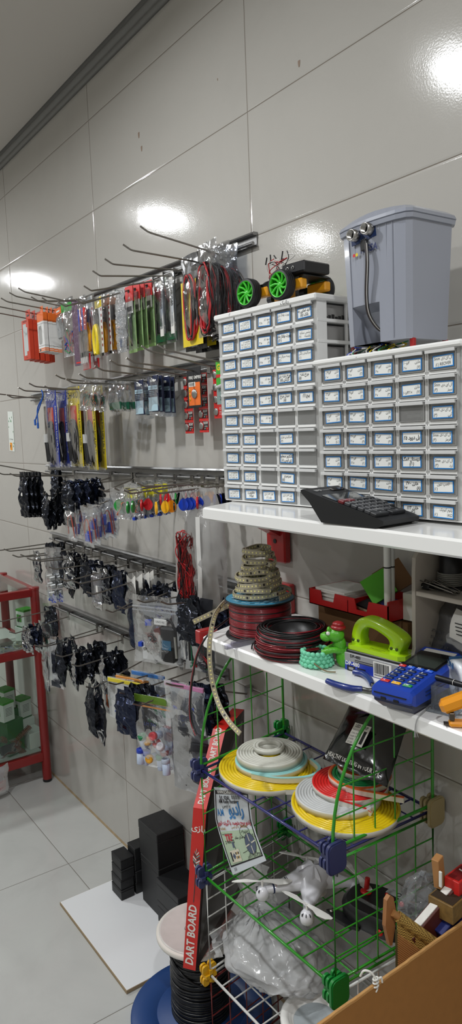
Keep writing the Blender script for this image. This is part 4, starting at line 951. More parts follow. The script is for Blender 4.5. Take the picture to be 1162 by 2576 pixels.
for u, c, r, cw, rh, cl, lb in ((c1, 3, 6, .0592, .0413, (210, 150, 40), 'amber caps in the tall unit drawer above the connector drawer'), (c1, 4, 3, .0592, .0413, (190, 150, 80), 'beige gears in a tall unit drawer'), (c2, 4, 1, .0617, .0400, (40, 170, 70), 'green diodes in the shorter unit'), (c2, 4, 3, .0617, .0400, (190, 40, 40), 'red diodes in the shorter unit'), (c2, 4, 4, .0617, .0400, (214, 210, 40), 'yellow diodes in the shorter unit'), (c2, 3, 0, .0617, .0400, (60, 66, 70), 'dark capacitors in the top row of the shorter unit')):
    in_drawer(u, c, r, cw, rh, lumps(9, c+r), 'parts', mat('lump_%d_%d_%d' % cl, cl, .4), lb, 'parts')
def caps(g, cw, rh):
    for k, x in enumerate((.18, .5, .82)): g.cyl((x*cw, .004, .008), (x*cw, .03, .008), .0075, 14, k % 2)
in_drawer(c2, 3, 2, .0617, .0400, lambda g, cw, rh: (g.box((.4*cw, .012, .007), (.035, .014, .012), 0, b=.001), g.box((.4*cw, .0045, .0085), (.028, .001, .005), 1), g.cyl((.75*cw, .004, .009), (.75*cw, .03, .009), .008, 16, 1)), 'relay', [BLACK, COIN], 'black relay and grey capacitor in an unlabelled drawer of the shorter unit', 'parts', None)
in_drawer(c1, 4, 0, .0592, .0413, lambda g, cw, rh: g.box((.8*cw, .012, .009), (.014, .016, .017), 0), 'switch', mat('navy_switch', (24, 36, 66), .4), 'navy switch at the right of the top right drawer', 'parts', None)
def comb(g, cw, rh):
    for k in range(9): g.box((.001, .02+.012*k, .0025), (.004, .009, .004), 0); g.box((.001, .02+.012*k, .006), (.0008, .0008, .006), 0)
in_drawer(c1, 4, 0, .0592, .0413, lambda g, cw, rh: [g.box((.86*cw, .032+.01*k, .0035), (.005, .007, .004+.004*(k % 3)), 0) for k in range(8)], 'pin_headers', BLACK, 'black pin headers seen through the side of the top right drawer', 'parts')

# ================================================================ CALCULATOR
ex = Vector((1, .03, 0)).normalized(); ey = Vector((0, 0, 1)).cross(ex)
t = thing('calculator', 'black desktop calculator with a raised display on the upper shelf edge', 'calculator', basis(P(806, 1314.5, z=ZU)+Vector((0, .002, 0)), ex, ey, (0, 0, 1)))
W_ = .088; Lk = .124
g = G()
prof = [(.0, .0), (Lk, .0), (Lk+.016, .006), (Lk+.017, .013), (Lk+.004, .017), (-.012, .0475), (-.046, .056), (-.052, .0535), (-.05, .049), (-.03, .034)]
g.prism([(a, b) for a, b in prof], 0, W_, ax='y'); part('body', g, mat('calculator_black', (20, 21, 23), .42), t).data
sl = math.atan2(.0475-.017, -.012-Lk-.004)
A0 = Vector((Lk+.004, 0, .017)); ux = Vector((-.016-Lk, 0, .0305)).normalized(); nz = Vector((0, 1, 0)).cross(ux)*1
if nz.z < 0: nz = -nz
def cpos(u, v, h=0): return A0+ux*u+Vector((0, v, 0))+nz*h
cm = lambda u, v, h=0: basis(cpos(u, v, h), -ux, Vector((0, 1, 0)), nz)
kb = mat('calculator_key', (32, 33, 36), .4); kg = mat('calculator_grey_key', (58, 59, 62), .4); kr = mat('calculator_red_key', (110, 30, 36), .4)
lab = [['+', '=', None, None, None], ['0', '00', '.', '+', None], ['1', '2', '3', '-', 'M'], ['4', '5', '6', 'x', 'R'], ['7', '8', '9', '%', 'V'], ['AC', 'CE', '>', 'M+', 'G']]
for i in range(6):
    for j in range(5):
        s_ = lab[i][j]
        if s_ is None: continue
        u = .011+.0152*i; v = .0105+.0163*j; wv = .0140
        if i == 0: v = .018+.04*j; wv = .034
        g = G(); M_ = cm(u, v, .0025); g.box((0, 0, 0), (.0125, wv, .006), 0, T=M_, b=.0012)
        g.text(s_, M_ @ Tm((0, 0, .0034), PI/2 if False else -PI/2) , .008, 1)
        part('key', g, [kr if s_ in ('AC', 'CE') else kg if s_ in '0 00 1 2 3 4 5 6 7 8 9 .'.split() else kb, mat('key_print', (190, 190, 190), .5)], t)
D0 = Vector((-.014, 0, .0485)); du = Vector((-.032, 0, .0075)).normalized(); dn = Vector((-du.z, 0, du.x)); dn = dn if dn.z > 0 else -dn
M_ = basis(D0+du*.002+Vector((0, W_/2, 0)), -du, (0, 1, 0), dn)
# display pane on the sloped neck above the keys
uu = (Lk+.016)*.0
M2 = cm(.1235, W_/2, .0006)
g = G(); g.box((0, 0, 0), (.036, W_*.86, .001), 0, T=cm(.117, W_/2, .0008)); part('display', g, mat('lcd_glass', (52, 56, 58), .08, coat=.5), t)
g = G(); g.box((-.012, .022, .0006), (.012, .03, .0012), 0, T=M_); part('solar_cell', g, mat('solar_cell', (40, 34, 36), .1, coat=.5), t)
g = G(); lr = M_ @ Tm((-.014, -.022, .0008), -PI/2); g.text('deli', lr, .012, 0, bold=.03); g.text('12 DIGITS', M_ @ Tm((-.014, .0, .0008), -PI/2), .006, 0); part('logo', g, mat('silver_logo', (170, 170, 170), .3), t)

# ================================================================ PEDAL BIN WITH A SENSOR
BINM = mat('bin_grey_blue', (150, 154, 166), .3, coat=.2)
yb = -.197
pc = P(1026.5, 850, y=yb); pl = P(871, 873, y=yb); pr = P(1136, 851, x=pc.x)
bw = pc.x-pl.x; bd = pr.y-pc.y; top_z = P(1026, 537, y=yb).z
zb = pc.z; hb = top_z-zb
t = thing('pedal_bin', 'grey-blue plastic bin with a sensor, raised on red legs', 'bin', Tm((pl.x+bw/2, pc.y+bd/2, zb)))
def binring(z, k, cw=.02):
    sx = bw/2*(1+.09*k); sy = bd/2*(1+.10*k); cw *= 1
    ch = .012
    # front is gently bowed, corners chamfered
    pts = [(-sx, -sy+ch*1.2)]
    for i in range(9):
        u = -1+2*i/8; pts.append((u*(sx-ch*.6), -sy-.006*(1-u*u)+(.003 if abs(u) == 1 else 0)))
    pts += [(sx, -sy+ch), (sx, sy-ch), (sx-ch, sy), (-sx+ch, sy), (-sx, sy-ch)]
    return [(x, y, z) for x, y in pts]
g = G(); rings = [binring(hb*q, q) for q in (0, .17, .34, .6, .8, 1)]; n_ = len(rings[0])
vs = [p for r in rings for p in r]; fs = []
for a in range(5):
    for i in range(n_):
        zc = rings[a]
        if a in (0, 1) and 2 <= i <= 5: continue          # pedal recess in the front
        fs.append((a*n_+i, a*n_+(i+1) % n_, (a+1)*n_+(i+1) % n_, (a+1)*n_+i))
g.add(vs, fs, 0); g.add([rings[0][i] for i in range(n_)], [list(range(n_))[::-1]], 0)
# recess walls
A = [rings[0][2], rings[0][6], rings[2][6], rings[2][2]]; B = [(A[0][0]+.006, A[0][1]+.04, .0), (A[1][0]-.006, A[1][1]+.04, .0), (A[2][0]-.006, A[2][1]+.02, A[2][2]-.012), (A[3][0]+.006, A[3][1]+.02, A[3][2]-.012)]
g.add(A+B, [(4, 5, 6, 7), (0, 4, 7, 3), (1, 2, 6, 5), (2, 3, 7, 6), (0, 1, 5, 4)], 0)
part('body', g, BINM, t)
for k, x in enumerate((-.62, -.45, -.25, -.05, .2, .42, .62, .8)):
    pass
g = G()
for x in (-.66, -.48, -.3, -.12, .08, .28, .46, .62):
    q0 = Vector((x*bw/2, -bd/2-.006*(1-x*x)-.0006, hb*.02 if abs(x-.0) > .55 else hb*.42)); q1 = Vector((x*bw/2*1.09, -bd/2*1.1-.006*(1-x*x)-.0002, hb*.97)); g.tube([q0, q1], .0007, 6)
part('ribs', g, BINM, t)
g = G(); lid = []
for z, k, o in ((hb-.006, 1.0, .0035), (hb+.001, 1.0, .0045), (hb+.0018, 1.0, .0032), (hb+.003, 1.0, .0052), (hb+.009, 1.0, .0030), (hb+.016, .9, -.006), (hb+.018, .4, -.03)):
    rr = binring(z, k); lid.append([(x+(o if x > 0 else -o), y+(o if y > 0 else -o), z+.005*(1-(x/bw*1.9)**2) if z > hb+.01 else z) for x, y, z in rr])
vs = [p for r in lid for p in r]; fs = [(a*n_+i, a*n_+(i+1) % n_, (a+1)*n_+(i+1) % n_, (a+1)*n_+i) for a in range(len(lid)-1) for i in range(n_)]+[[(len(lid)-1)*n_+i for i in range(n_)], list(range(n_))[::-1]]
g.add(vs, fs, 0); part('lid', g, BINM, t)
for x, y, lb in ((-bw/2+.008, -bd/2+.012, 0), (bw/2-.002, -bd/2+.014, 1), (bw/2-.004, bd/2-.012, 2), (-bw/2+.01, bd/2-.012, 3)):
    g = G(); g.box((x, y, -(zb-1.7285)/2+.001), (.009, .007, zb-1.7285), b=.001); part('leg', g, REDM, t)
g = G(); M_ = FR((-bw/2+.072, -bd/2*1.09-.008, hb*.80), -.02); g.text('KISSA', M_, .016, 0, bold=.02, sh=.1)
g.lathe([(.0001, .0002), (.003, .0002)], 12, 1, T=FR((-bw/2+.037, -bd/2*1.09-.008, hb*.775))); g.lathe([(.0001, .0002), (.003, .0002)], 12, 2, T=FR((-bw/2+.044, -bd/2*1.09-.0085, hb*.775))); part('logo', g, [mat('logo_navy', (38, 48, 96), .4), RED, YELL], t)
# ultrasonic sensor stuck on the front
sb = P(914, 588, y=yb-.012)
s_ = thing('ultrasonic_sensor', 'blue sensor board with two silver eyes on the bin front', 'sensor', Tm((sb.x, sb.y, sb.z), .06, ry=-.12, sc=1.2))
g = G(); g.box((0, 0, 0), (.046, .0016, .021), 0); [g.box((-.004+.003*k, -.0012, -.0085), (.0012, .0012, .002), 1) for k in range(4)]; part('circuit_board', g, [mat('sensor_board', (28, 50, 96), .4), COIN], s_)
for k, x in enumerate((-.0125, .0135)):
    g = G(); g.lathe([(.0001, .003), (.0062, .003), (.0064, .0125), (.0082, .0125), (.0082, 0)], 24, 0, T=FR((x, -.001, .001))); g.lathe([(.0001, .0032), (.006, .0032)], 20, 1, T=FR((x, -.001, .001))); part('eye', g, [STEEL, INK], s_)
g = G(); g.box((.002, -.003, -.018), (.011, .006, .014), 0, b=.001); part('plug', g, BLACK, s_)
g = G()
pts = [P(921, 612, y=yb-.018), P(924, 660, y=yb-.02), P(922, 740, y=yb-.016), P(928, 790, y=yb-.012), P(950, 825, y=yb-.004), P(972, 838, y=yb+.006), P(985, 842, y=yb+.02)]
for k in range(4): g.tube(smooth([p+Vector((.0022*(k-1.5), -.0006*(k % 2), 0)) for p in pts], 6), .0012, 6, k % 4)
solo('ribbon_cable', g, [BWIRE, mat('dark_lead', (46, 34, 32), .5), mat('white_lead', (210, 208, 204), .5), BWIRE], 'dark ribbon cable running from the bin sensor down to the pedal recess', 'cable')
g = G(); cols = [YELL, BWIRE, mat('white_lead', (210, 208, 204), .5), SERVO, mat('green_lead', (40, 130, 90), .4)]
rd = random.Random(12)
for k in range(18):
    x = pl.x+.008+rd.uniform(0, .10); g.tube(smooth([(x, yb+rd.uniform(.0, .03), zb-.004), (x+rd.uniform(-.02, .02), yb-.006+rd.uniform(0, .01), zb-.014), (x+rd.uniform(0, .05), yb+rd.uniform(.0, .02), zb-.016), (x+rd.uniform(.0, .05), yb+.03, zb-.006), (x+rd.uniform(.0, .06), yb+rd.uniform(-.006, .02), zb-.012+rd.uniform(0, .012))], 6), .0011, 6, k % 5)
solo('jumper_wires', g, cols, 'tangle of yellow, white and black jumper wires under the bin', 'wires')['kind'] = 'stuff'
g = G(); g.box((0, 0, 0), (.06, .04, .006), b=.001); solo('controller_board', g, mat('dark_board', (26, 40, 44), .5), 'dark circuit board under the grey bin', 'circuit board', Tm((pl.x+bw*.45, yb+.05, zb-.0145)))

# ================================================================ TOY CAR ON THE TALL UNIT
GRN = mat('wheel_green', (58, 190, 40), .35); TYRE = mat('tyre_rubber', (22, 22, 25), .55); YM = mat('motor_yellow', (232, 160, 26), .4)
zc = 1.8575+.0055
w1 = P(626, 746, y=-.184); w2 = P(712, 723, y=-.172)
t = thing('robot_car', 'black toy robot car with green wheels on the tall drawer unit', 'toy car', Tm((w1.x, w1.y, zc), .085, sc=.9))
R_ = .0335
def wheel(x, y, face):
    q = G(); M_ = Tm((x, y, R_+.001)) @ Matrix.Rotation(PI/2*face, 4, 'X')
    q.lathe([(R_*.84, .013), (R_*.96, .0125), (R_, .010), (R_, -.010), (R_*.96, -.0125), (R_*.84, -.013)], 40, 0, T=M_)
    for k in (-.006, 0, .006): q.lathe([(R_, k-.0008), (R_+.0006, k-.0004), (R_+.0006, k+.0004), (R_, k+.0008)], 40, 0, T=M_)
    w_ = part('tyre', q, TYRE, t)
    q = G(); q.lathe([(R_*.85, .0128), (R_*.78, .0128), (R_*.76, .010), (R_*.76, -.010), (R_*.85, -.0128)], 40, 0, T=M_)
    q.lathe([(.0001, .0085), (.0055, .0085), (.007, .007), (.007, -.006), (.0001, -.006)], 18, 0, T=M_)
    for k in range(9):
        a = 2*PI*k/9; q.tube(smooth([(.006*math.cos(a), .006*math.sin(a), .006), (.015*math.cos(a+.12), .015*math.sin(a+.12), .008), (R_*.78*math.cos(a+.35), R_*.78*math.sin(a+.35), .011)], 4), .0028, 6, 0, T=M_)
    q.lathe([(.0001, -.004), (R_*.76, -.004)], 30, 1, T=M_); part('rim', q, [GRN, mat('dark_green_rim', (22, 70, 24), .5)], w_)
dx = (w2-w1).length/.9
for x, y, f in ((0, 0, 1), (dx, 0, 1), (0, .13, -1), (dx+.0, .13, -1)): wheel(x, y, f)
for x, y in ((.004, .026), (dx+.004, .026), (.004, .104), (dx+.004, .104)):
    q = G(); q.box((x+.012, y, R_+.001), (.06, .02, .022), 0, b=.003); q.cyl((x-.028, y, R_), (x-.044, y, R_), .0095, 14, 1); part('gear_motor', q, [YM, mat('motor_can', (60, 62, 66), .35, .8)], t)
q = G(); q.box((dx/2+.012, .065, .052), (dx+.075, .09, .003), 0, b=.001); q.box((dx*.4, .03, .046), (dx*.5, .02, .014), 0, b=.003)
for x in (-.015, dx+.03): q.cyl((x, .03, .03), (x, .03, .052), .003, 8, 0)
part('chassis', q, BLACK, t)
q = G(); q.box((dx+.028, .05, .0675), (.072, .085, .024), 0, b=.003); part('battery_box', q, mat('box_black', (26, 26, 30), .35), t)
q = G(); [q.lathe([(.003, .0003), (.0042, .0003), (.0042, .0012), (.003, .0012)], 14, 0, T=FR((dx+.012+.017*k, .0075, .068))) for k in range(2)]; part('socket', q, COIN, t)
q = G(); rd = random.Random(5)
for k in range(9):
    x = .04+.05*rd.random(); q.tube(smooth([(x, .05, .052), (x-.02+rd.uniform(-.01, .03), .04, .07), (x+rd.uniform(-.03, .03), .035, .085), (x+rd.uniform(-.02, .04), .03, .10), (x+rd.uniform(-.02, .05), .03, .088+.03*rd.random())], 6), .0011, 6, k % 3)
for k in range(4): x = .03+.018*k; q.tube([(x, .03, .098+.004*(k % 3)), (x+.005-.006*(k % 3), .03, .114+.004*(k % 2))], .0017, 6, 0)
q.tube(smooth([(-.0, .04, .05), (.02, .035, .058), (.05, .035, .06)], 6), .0022, 8, 0)
part('jumper_wires', q, [BWIRE, RWIRE, mat('white_lead', (210, 208, 204), .5)], t)
# ================================================================ ON THE LOWER SHELF
ZS = ZL+.0005
DRED = mat('dark_red_wire_jacket', (126, 24, 34), .3, coat=.3)
# wire spool
zt = ZL+.084
pt = P(653, 1503, z=zt); dep = (pt-CAM).dot(CF); R_ = 88*dep/FPX
t = thing('wire_spool', 'black spool of red wire with a blue top label, at the lower shelf end', 'wire spool', Tm((pt.x, pt.y, ZS)))
g = G(); g.lathe([(.0001, 0), (R_, 0), (R_+.001, .001), (R_, .003), (.0001, .003)], 48, 0); g.lathe([(R_*.6, .003), (R_*.6, .081)], 40, 0); g.lathe([(.0001, .081), (R_, .081), (R_+.001, .083), (R_, .084), (R_*.97, .084)], 48, 0); part('reel', g, BLACK, t)
g = G(); g.lathe([(R_*.2, .0843), (R_*.97, .0843)], 48, 0); g.lathe([(.0001, .0843), (R_*.2, .0843)], 24, 1)
lg = mat('label_white_print', (170, 196, 206), .4); ld = mat('label_dark_print', (24, 46, 60), .4)
for k in range(34):
    a = 2*PI*k/34
    for q in range(3): rr = R_*(.36+.2*q); g.box((rr*math.cos(a), rr*math.sin(a), .0846), (.010, .0030, .0002), 2 + (k % 3 == q), rz=a+PI/2+.5)
part('label', g, [mat('label_blue', (52, 128, 160), .35, var=.4, vs=60), BLACK, lg, ld], t)
g = G(); rd = random.Random(2)
for k in range(13):
    z = .006+.0058*k; r = R_*.87+rd.uniform(-.0015, .001)
    for q in range(2): g.tube([(r*math.cos(2*PI*i/44), r*math.sin(2*PI*i/44), z+.0026*q+.0006*math.sin(2*PI*i/44*2+k)) for i in range(44)], .0021, 7, 1 if (q == 1 and k % 3 == 0) else 0, closed=True)
g.lathe([(R_*.84, .004), (R_*.84, .08)], 40, 1)
part('winding', g, [DRED, BWIRE], t)
# LED strip heaped on the spool
LEDB = mat('led_strip_silicone', (160, 152, 130), .3, coat=.3); LEDD = mat('led_chip_yellow', (236, 226, 150), .3); LEDK = mat('led_resistor', (40, 38, 36), .4)
def ledstrip(g, pts, wd, w=.0105, th=.0026, gap=.0085, sd=1):
    g.ribbon(pts, wd, w, th, 0)
    pts = [Vector(p) for p in pts]; acc = 0; nxt = .004; k = 0
    for i in range(len(pts)-1):
        a, b = pts[i], pts[i+1]; L = (b-a).length; tg = (b-a)/max(L, 1e-9); q = Vector(wd[i] if isinstance(wd, list) else wd); q = (q-tg*q.dot(tg)).normalized(); nn = tg.cross(q)
        while nxt < acc+L:
            p = a+tg*(nxt-acc)
            for s in ((sd,) if sd else (1, -1)):
                if k % 8 == 5: g.box((0, 0, 0), (.004, .005, .0006), 2, T=basis(p+nn*(s*(th/2+.0002)), tg, q, nn))
                else: g.box((0, 0, 0), (.0028, .0034, .0006), 1, T=basis(p+nn*(s*(th/2+.0002)), tg, q, nn))
            nxt += gap; k += 1
        acc += L
t = thing('led_strip', 'cream LED strip heaped in a spiral on the wire spool', 'LED strip', Tm((pt.x, pt.y, ZS+.0845)))
g = G(); pts = []; nT = 14; rd = random.Random(6)
for i in range(nT*26+1):
    a = 2*PI*i/26; tt = i/(nT*26); lay = i//26
    r = .058-.030*tt**.8+.004*math.sin(lay*2.7) if tt > .05 else .068-.010*(tt/.05)
    ph = (lay*2.4) % 6.28
    pts.append(((r+.004*math.sin(2*a+lay*1.3))*math.cos(a)+.004*math.sin(lay*2.1), (r+.004*math.sin(2*a+lay))*math.sin(a)+.003*math.cos(lay*1.7), .007+.108*tt+.0045*math.sin(a+ph)))
ledstrip(g, pts, (0, 0, 1), sd=0)
part('coiled_strip', g, [LEDB, LEDD, LEDK], t)
e0 = P(486, 1565, y=-.295); e1 = P(640, 1506, y=-.17); e1.z = max(e1.z, ZS+.088)
g = G(); ps = [e0.lerp(e1, k/14) for k in range(15)]
wdv = (ps[1]-ps[0]).normalized().cross(CF).normalized(); ledstrip(g, [p-Vector((pt.x, pt.y, ZS+.0845)) for p in ps], wdv, w=.0115, sd=0); part('straight_end', g, [LEDB, LEDD, LEDK], t)
ps = smooth([P(592, 1492, y=-.16), P(566, 1512, y=-.22), P(541, 1548, y=-.28), P(529, 1600, y=-.315), P(527, 1660, y=-.325), P(536, 1725, y=-.325), P(552, 1775, y=-.325), P(576, 1815, y=-.325), P(604, 1846, y=-.325)], 8)
wds = []
for i, p in enumerate(ps): tg = (ps[min(i+1, len(ps)-1)]-ps[max(i-1, 0)]).normalized(); tw = min(1, i/34); wds.append((tg.cross(CF)*(.35+.65*tw)+CF*(.6*(1-tw))).normalized())
g = G(); ledstrip(g, [p-Vector((pt.x, pt.y, ZS+.0845)) for p in ps], wds, sd=0); part('hanging_end', g, [LEDB, LEDD, LEDK], t)
# loose cable hanging over the shelf end
g = G(); ps = smooth([P(590, 1545, y=-.2), P(553, 1573, y=-.25), P(519, 1602, y=-.3), P(495, 1648, y=-.318), P(482, 1710, y=-.32), P(477, 1770, y=-.32), P(480, 1815, y=-.32), P(492, 1850, y=-.32)], 8)
for k in (0, 1): g.tube([p+Vector((.0022*k, .001*k, .0026*k)) for p in ps], .0022, 8, k)
solo('speaker_cable', g, [DRED, BWIRE], 'red and black cable drooping over the left end of the lower shelf', 'cable')
# clear plastic channels
for k, (a, b) in enumerate((((567, 1620), (660, 1598)), ((583, 1612), (668, 1590)))):
    A, B = P(*a, z=ZS+.012), P(*b, z=ZS+.012); A.z = B.z = ZS
    d = B-A; g = G()
    g.prism([(-.005, 0), (.005, 0), (.005, .009), (.0042, .009), (.0042, .001), (-.0042, .001), (-.0042, .009), (-.005, .009)], 0, d.length, ax='x')
    solo('plastic_channel', g, clear('clear_channel', tint=(225, 224, 232), milk=.12, rough=.08, bump=.05), ['clear plastic channel nearest the shelf edge, left of the wire coil', 'clear plastic channel behind the first one, left of the wire coil'][k], 'plastic channel', Tm(A, math.atan2(d.y, d.x)), 'clear channels')
# coil of speaker wire
cc = P(737, 1612, z=ZL+.024); R_ = 97*((cc-CAM).dot(CF))/FPX
t = thing('wire_coil', 'thick coil of thin red and black wire in the middle of the lower shelf', 'wire coil', Tm((cc.x, cc.y, ZS)))
g = G(); rd = random.Random(9)
for k in range(46):
    lay = k/46; z = .003+.05*lay; r = R_*(.98-.16*max(0, lay-.35)-.10*max(0, .2-lay))-rd.uniform(0, .008); ex, ey = rd.uniform(-.004, .004), rd.uniform(-.004, .004); a0 = rd.uniform(0, 6.28); tl = rd.uniform(.001, .006)
    g.tube([((r+ .002*math.sin(3*q+k))*math.cos(q)+ex, (r+.002*math.cos(2*q+k))*math.sin(q)+ey, z+tl*math.sin(q+a0)) for q in [2*PI*i/44 for i in range(44)]], .0017, 6, 0 if rd.random() < .55 else 1, closed=True)
for k in range(26):
    r = R_*(.62+.24*rd.random()); z = .044+.010*rd.random(); a0 = rd.uniform(0, 6.28)
    g.tube([(r*math.cos(q), r*math.sin(q), z+.004*math.sin(q+a0)) for q in [2*PI*i/40 for i in range(40)]], .0017, 6, 1 if rd.random() < .8 else 0, closed=True)
g.tube(smooth([(-R_*.92, -.02, .02), (-R_*1.06, -.03, .012), (-R_*1.02, -.045, .006), (-R_*.8, -.06, .004)], 6), .0018, 6, 1)
part('winding', g, [DRED, BWIRE], t)
g = G(); g.lathe([(R_*.9, .004), (R_*.9, .045), (R_*.6, .05), (R_*.56, .004)], 40); part('core', g, BWIRE, t)

# carton and red desk tray behind
KRAFT = mat('kraft_card', (128, 92, 58), .75, var=.12, vs=18)
bx = P(800, 1530, y=-.08), P(1008, 1565, y=-.08)
t = thing('cardboard_carton', 'plain brown cardboard carton under the red desk tray', 'carton', Tm(((bx[0].x+bx[1].x)/2, -.043, ZS)))
wB = bx[1].x-bx[0].x; hB = .079
g = G(); g.box((0, 0, hB/2), (wB, .074, hB), b=.0015); part('box', g, KRAFT, t)
g = G(); g.box((wB/2+.0085, 0, hB/2-.002), (.014, .07, hB-.004), b=.001); part('side_flap', g, KRAFT, t)
zt = ZS+hB+.0005; TR = mat('tray_red_plastic', (186, 26, 26), .35)
q0 = P(778, 1511, y=-.118); q1 = P(976, 1547, y=-.118); zt = zt
t = thing('desk_tray', 'red plastic desk tray of paper notes on the brown carton', 'tray', Tm((q0.x, -.118, zt)))
wT = q1.x-q0.x; hT = .034; dT = .112
g = G(); g.box((wT/2, dT/2, .001), (wT, dT, .002)); g.box((wT/2, dT-.001, hT/2), (wT, .002, hT)); g.box((.001, dT/2, hT/2), (.002, dT, hT)); g.box((wT-.001, dT/2, hT/2+.004), (.002, dT, hT+.008)); g.box((wT*.52, dT/2, hT*.4), (.002, dT, hT*.8))
n1, n2, n3, n4 = wT*.17, wT*.34, wT*.62, wT*.76
g.prism([(0, 0), (wT, 0), (wT, hT), (n4+.004, hT), (n4-.002, .012), (n3+.002, .012), (n3-.004, hT), (n2+.003, hT), (n2-.002, .014), (n1+.002, .014), (n1-.003, hT), (0, hT)], 0, .0022, ax='y')
part('tray', g, TR, t)
rd = random.Random(8)
g = G()
for k in range(9): g.box((wT*.25+rd.uniform(-.003, .003), .056+rd.uniform(-.003, .003), .004+.0038*k), (wT*.4, .092, .0034), 0, rz=rd.uniform(-.06, .06))
solo('note_paper', g, PAPER, 'stack of white note paper in the red desk tray', 'paper', Tm((q0.x, -.118, zt)))
M_ = Tm((q0.x+wT*.70, -.07, zt+.055)) @ Matrix.Rotation(.6, 4, 'Z') @ Matrix.Rotation(1.15, 4, 'X') @ Matrix.Rotation(.6, 4, 'Z')
g = G(); g.box((0, 0, 0), (.056, .056, .006), b=.0005); solo('sticky_notes', g, mat('green_notes', (92, 186, 44), .6), 'bright green square sticky note pad leaning in the red tray', 'note pad', M_)
g = G(); g.box((0, 0, 0), (.064, .06, .004)); solo('brown_card', g, KRAFT, 'brown card behind the green sticky notes', 'card', Tm((q0.x+wT*.75, -.04, zt+.07)) @ Matrix.Rotation(.6, 4, 'Z') @ Matrix.Rotation(1.2, 4, 'X') @ Matrix.Rotation(.6, 4, 'Z'))
g = G(); g.box((0, 0, 0), (.055, .05, .012)); solo('notebook', g, mat('navy_notebook', (30, 44, 120), .5), 'small navy notebook right of the green notes in the tray', 'notebook', Tm((q0.x+wT*.83, -.07, zt+.016), .3, .3))
g = G(); g.box((0, 0, 0), (.05, .03, .005), 0); g.box((0, 0, .006), (.05, .03, .004), 1); solo('paper_slips', g, [mat('cream_paper', (216, 200, 160), .7), INK], 'cream and black paper slips in the notch of the red tray', 'paper', Tm((q0.x+wT*.64, -.085, zt+.012), -.25, .25))
for k, (px, w_, lb) in enumerate(((975, .0068, 'thick white marker standing at the front corner of the red tray'), (987, .0052, 'thinner white marker right behind the thick white one'))):
    b0 = P(px, 1513 if k == 0 else 1508, y=-.106+.012*k); 
    t = thing('marker_pen', lb, 'marker', Tm((b0.x, b0.y, zt+.0025)) @ Matrix.Diagonal((1, 1, 1.3, 1)))
    g = G(); g.lathe([(.0001, 0), (w_, 0), (w_, .078), (w_*.95, .0785), (w_*.95, .08)], 16); part('barrel', g, WHITE, t)
    g = G(); g.lathe([(w_*1.01, .08), (w_*1.01, .082)], 16, 1); g.lathe([(w_*1.02, .082), (w_*1.0, .135), (w_*.6, .14), (.0001, .14)], 16, 0); part('cap', g, [WHITE, INK], t)
g = G(); rd = random.Random(3)
for k in range(7): g.cyl((0+.006*k, 0, 0), (.03+.006*k+rd.uniform(-.01, .02), .01*rd.random(), .05+.03*rd.random()), .0022, 8, k % 2)
solo('pens', g, [BLACK, mat('navy_pen', (28, 34, 62), .4)], 'dark pens and clips bunched right of the white markers', 'pens', Tm((q0.x+wT*.9, -.04, zt+.004)))['kind'] = 'stuff'
a = P(1022, 1537, y=-.07); g = G(); g.box((.02, .02, .027), (.05, .05, .054), b=.001); solo('small_box', g, PAPER, 'small white box between the red tray and the grey organiser', 'box', Tm((a.x, a.y, ZS+hB+.0005), .1))

# little green dragon with a basket
t = thing('dragon_figurine', 'green clay dragon figurine with a red cap holding a turquoise basket', 'figurine', Tm(P(847, 1677, z=ZS), .25))
CG = mat('clay_green', (84, 168, 40), .4, var=.25, vs=90, bump=.7, bs=140)
g = G(); k_ = 1.0
g.ball((0.012, .012, .018), (.019, .017, .022), 18); g.ball((.004, .006, .044), (.013, .012, .018), 16); g.ball((-.002, 0, .064), (.0185, .016, .015), 18); g.ball((-.018, -.008, .059), (.012, .011, .0095), 16)
for s in (-1, 1): g.ball((-.004+.004*s, .013*s, .075), (.004, .004, .007), 10); g.ball((-.0255, -.006+.006*s, .063), .0026, 8)
g.tube(smooth([(.018, .01, .03), (.0, -.012, .036), (-.018, -.022, .03)], 5), .006, 10); g.tube(smooth([(.0, .014, .036), (-.014, .012, .036), (-.024, -.004, .03)], 5), .005, 10)
part('body', g, CG, t)
g = G()
for x, y in ((-.0185, .004), (-.008, -.0155)): g.ball((x, y, .069), .0042, 12, 0); g.ball((x-.003, y-.0022, .0692), .0018, 8, 1)
part('eye', g, [PAPER, INK], t)
g = G(); g.ball((.004, .002, .0785), (.0155, .014, .0065), 16, 0); g.ball((.004, .002, .085), (.012, .011, .006), 14, 0); part('cap', g, mat('clay_red', (140, 24, 26), .35), t)
BT = mat('clay_turquoise', (118, 208, 170), .5, bump=.3, bs=80)
g = G()
for j in range(4):
    n_ = 18; z = .006+.0075*j; r = .030-.0015*j+(.002 if j == 3 else 0)
    for k in range(n_):
        a = 2*PI*k/n_+.17*j; g.ball((-.038+r*math.cos(a), -.012+r*math.sin(a), z), (.0062, .0045, .005), 8, 0, T=None)
g.lathe([(.0001, .001), (.028, .001), (.03, .004), (.029, .028)], 30, 0, T=Matrix.Translation((-.038, -.012, 0)))
part('basket', g, BT, t)
g = G(); g.tube(smooth([(-.055, -.03, .032), (-.03, -.04, .016), (.0, -.042, .004), (.02, -.035, .003)], 5), .0013, 6); part('twig', g, mat('twig_brown', (120, 104, 70), .6), t)
g = G(); g.ball((-.028, -.006, .024), (.014, .008, .003), 10); part('leaf', g, mat('dark_leaf', (34, 52, 40), .4), t)

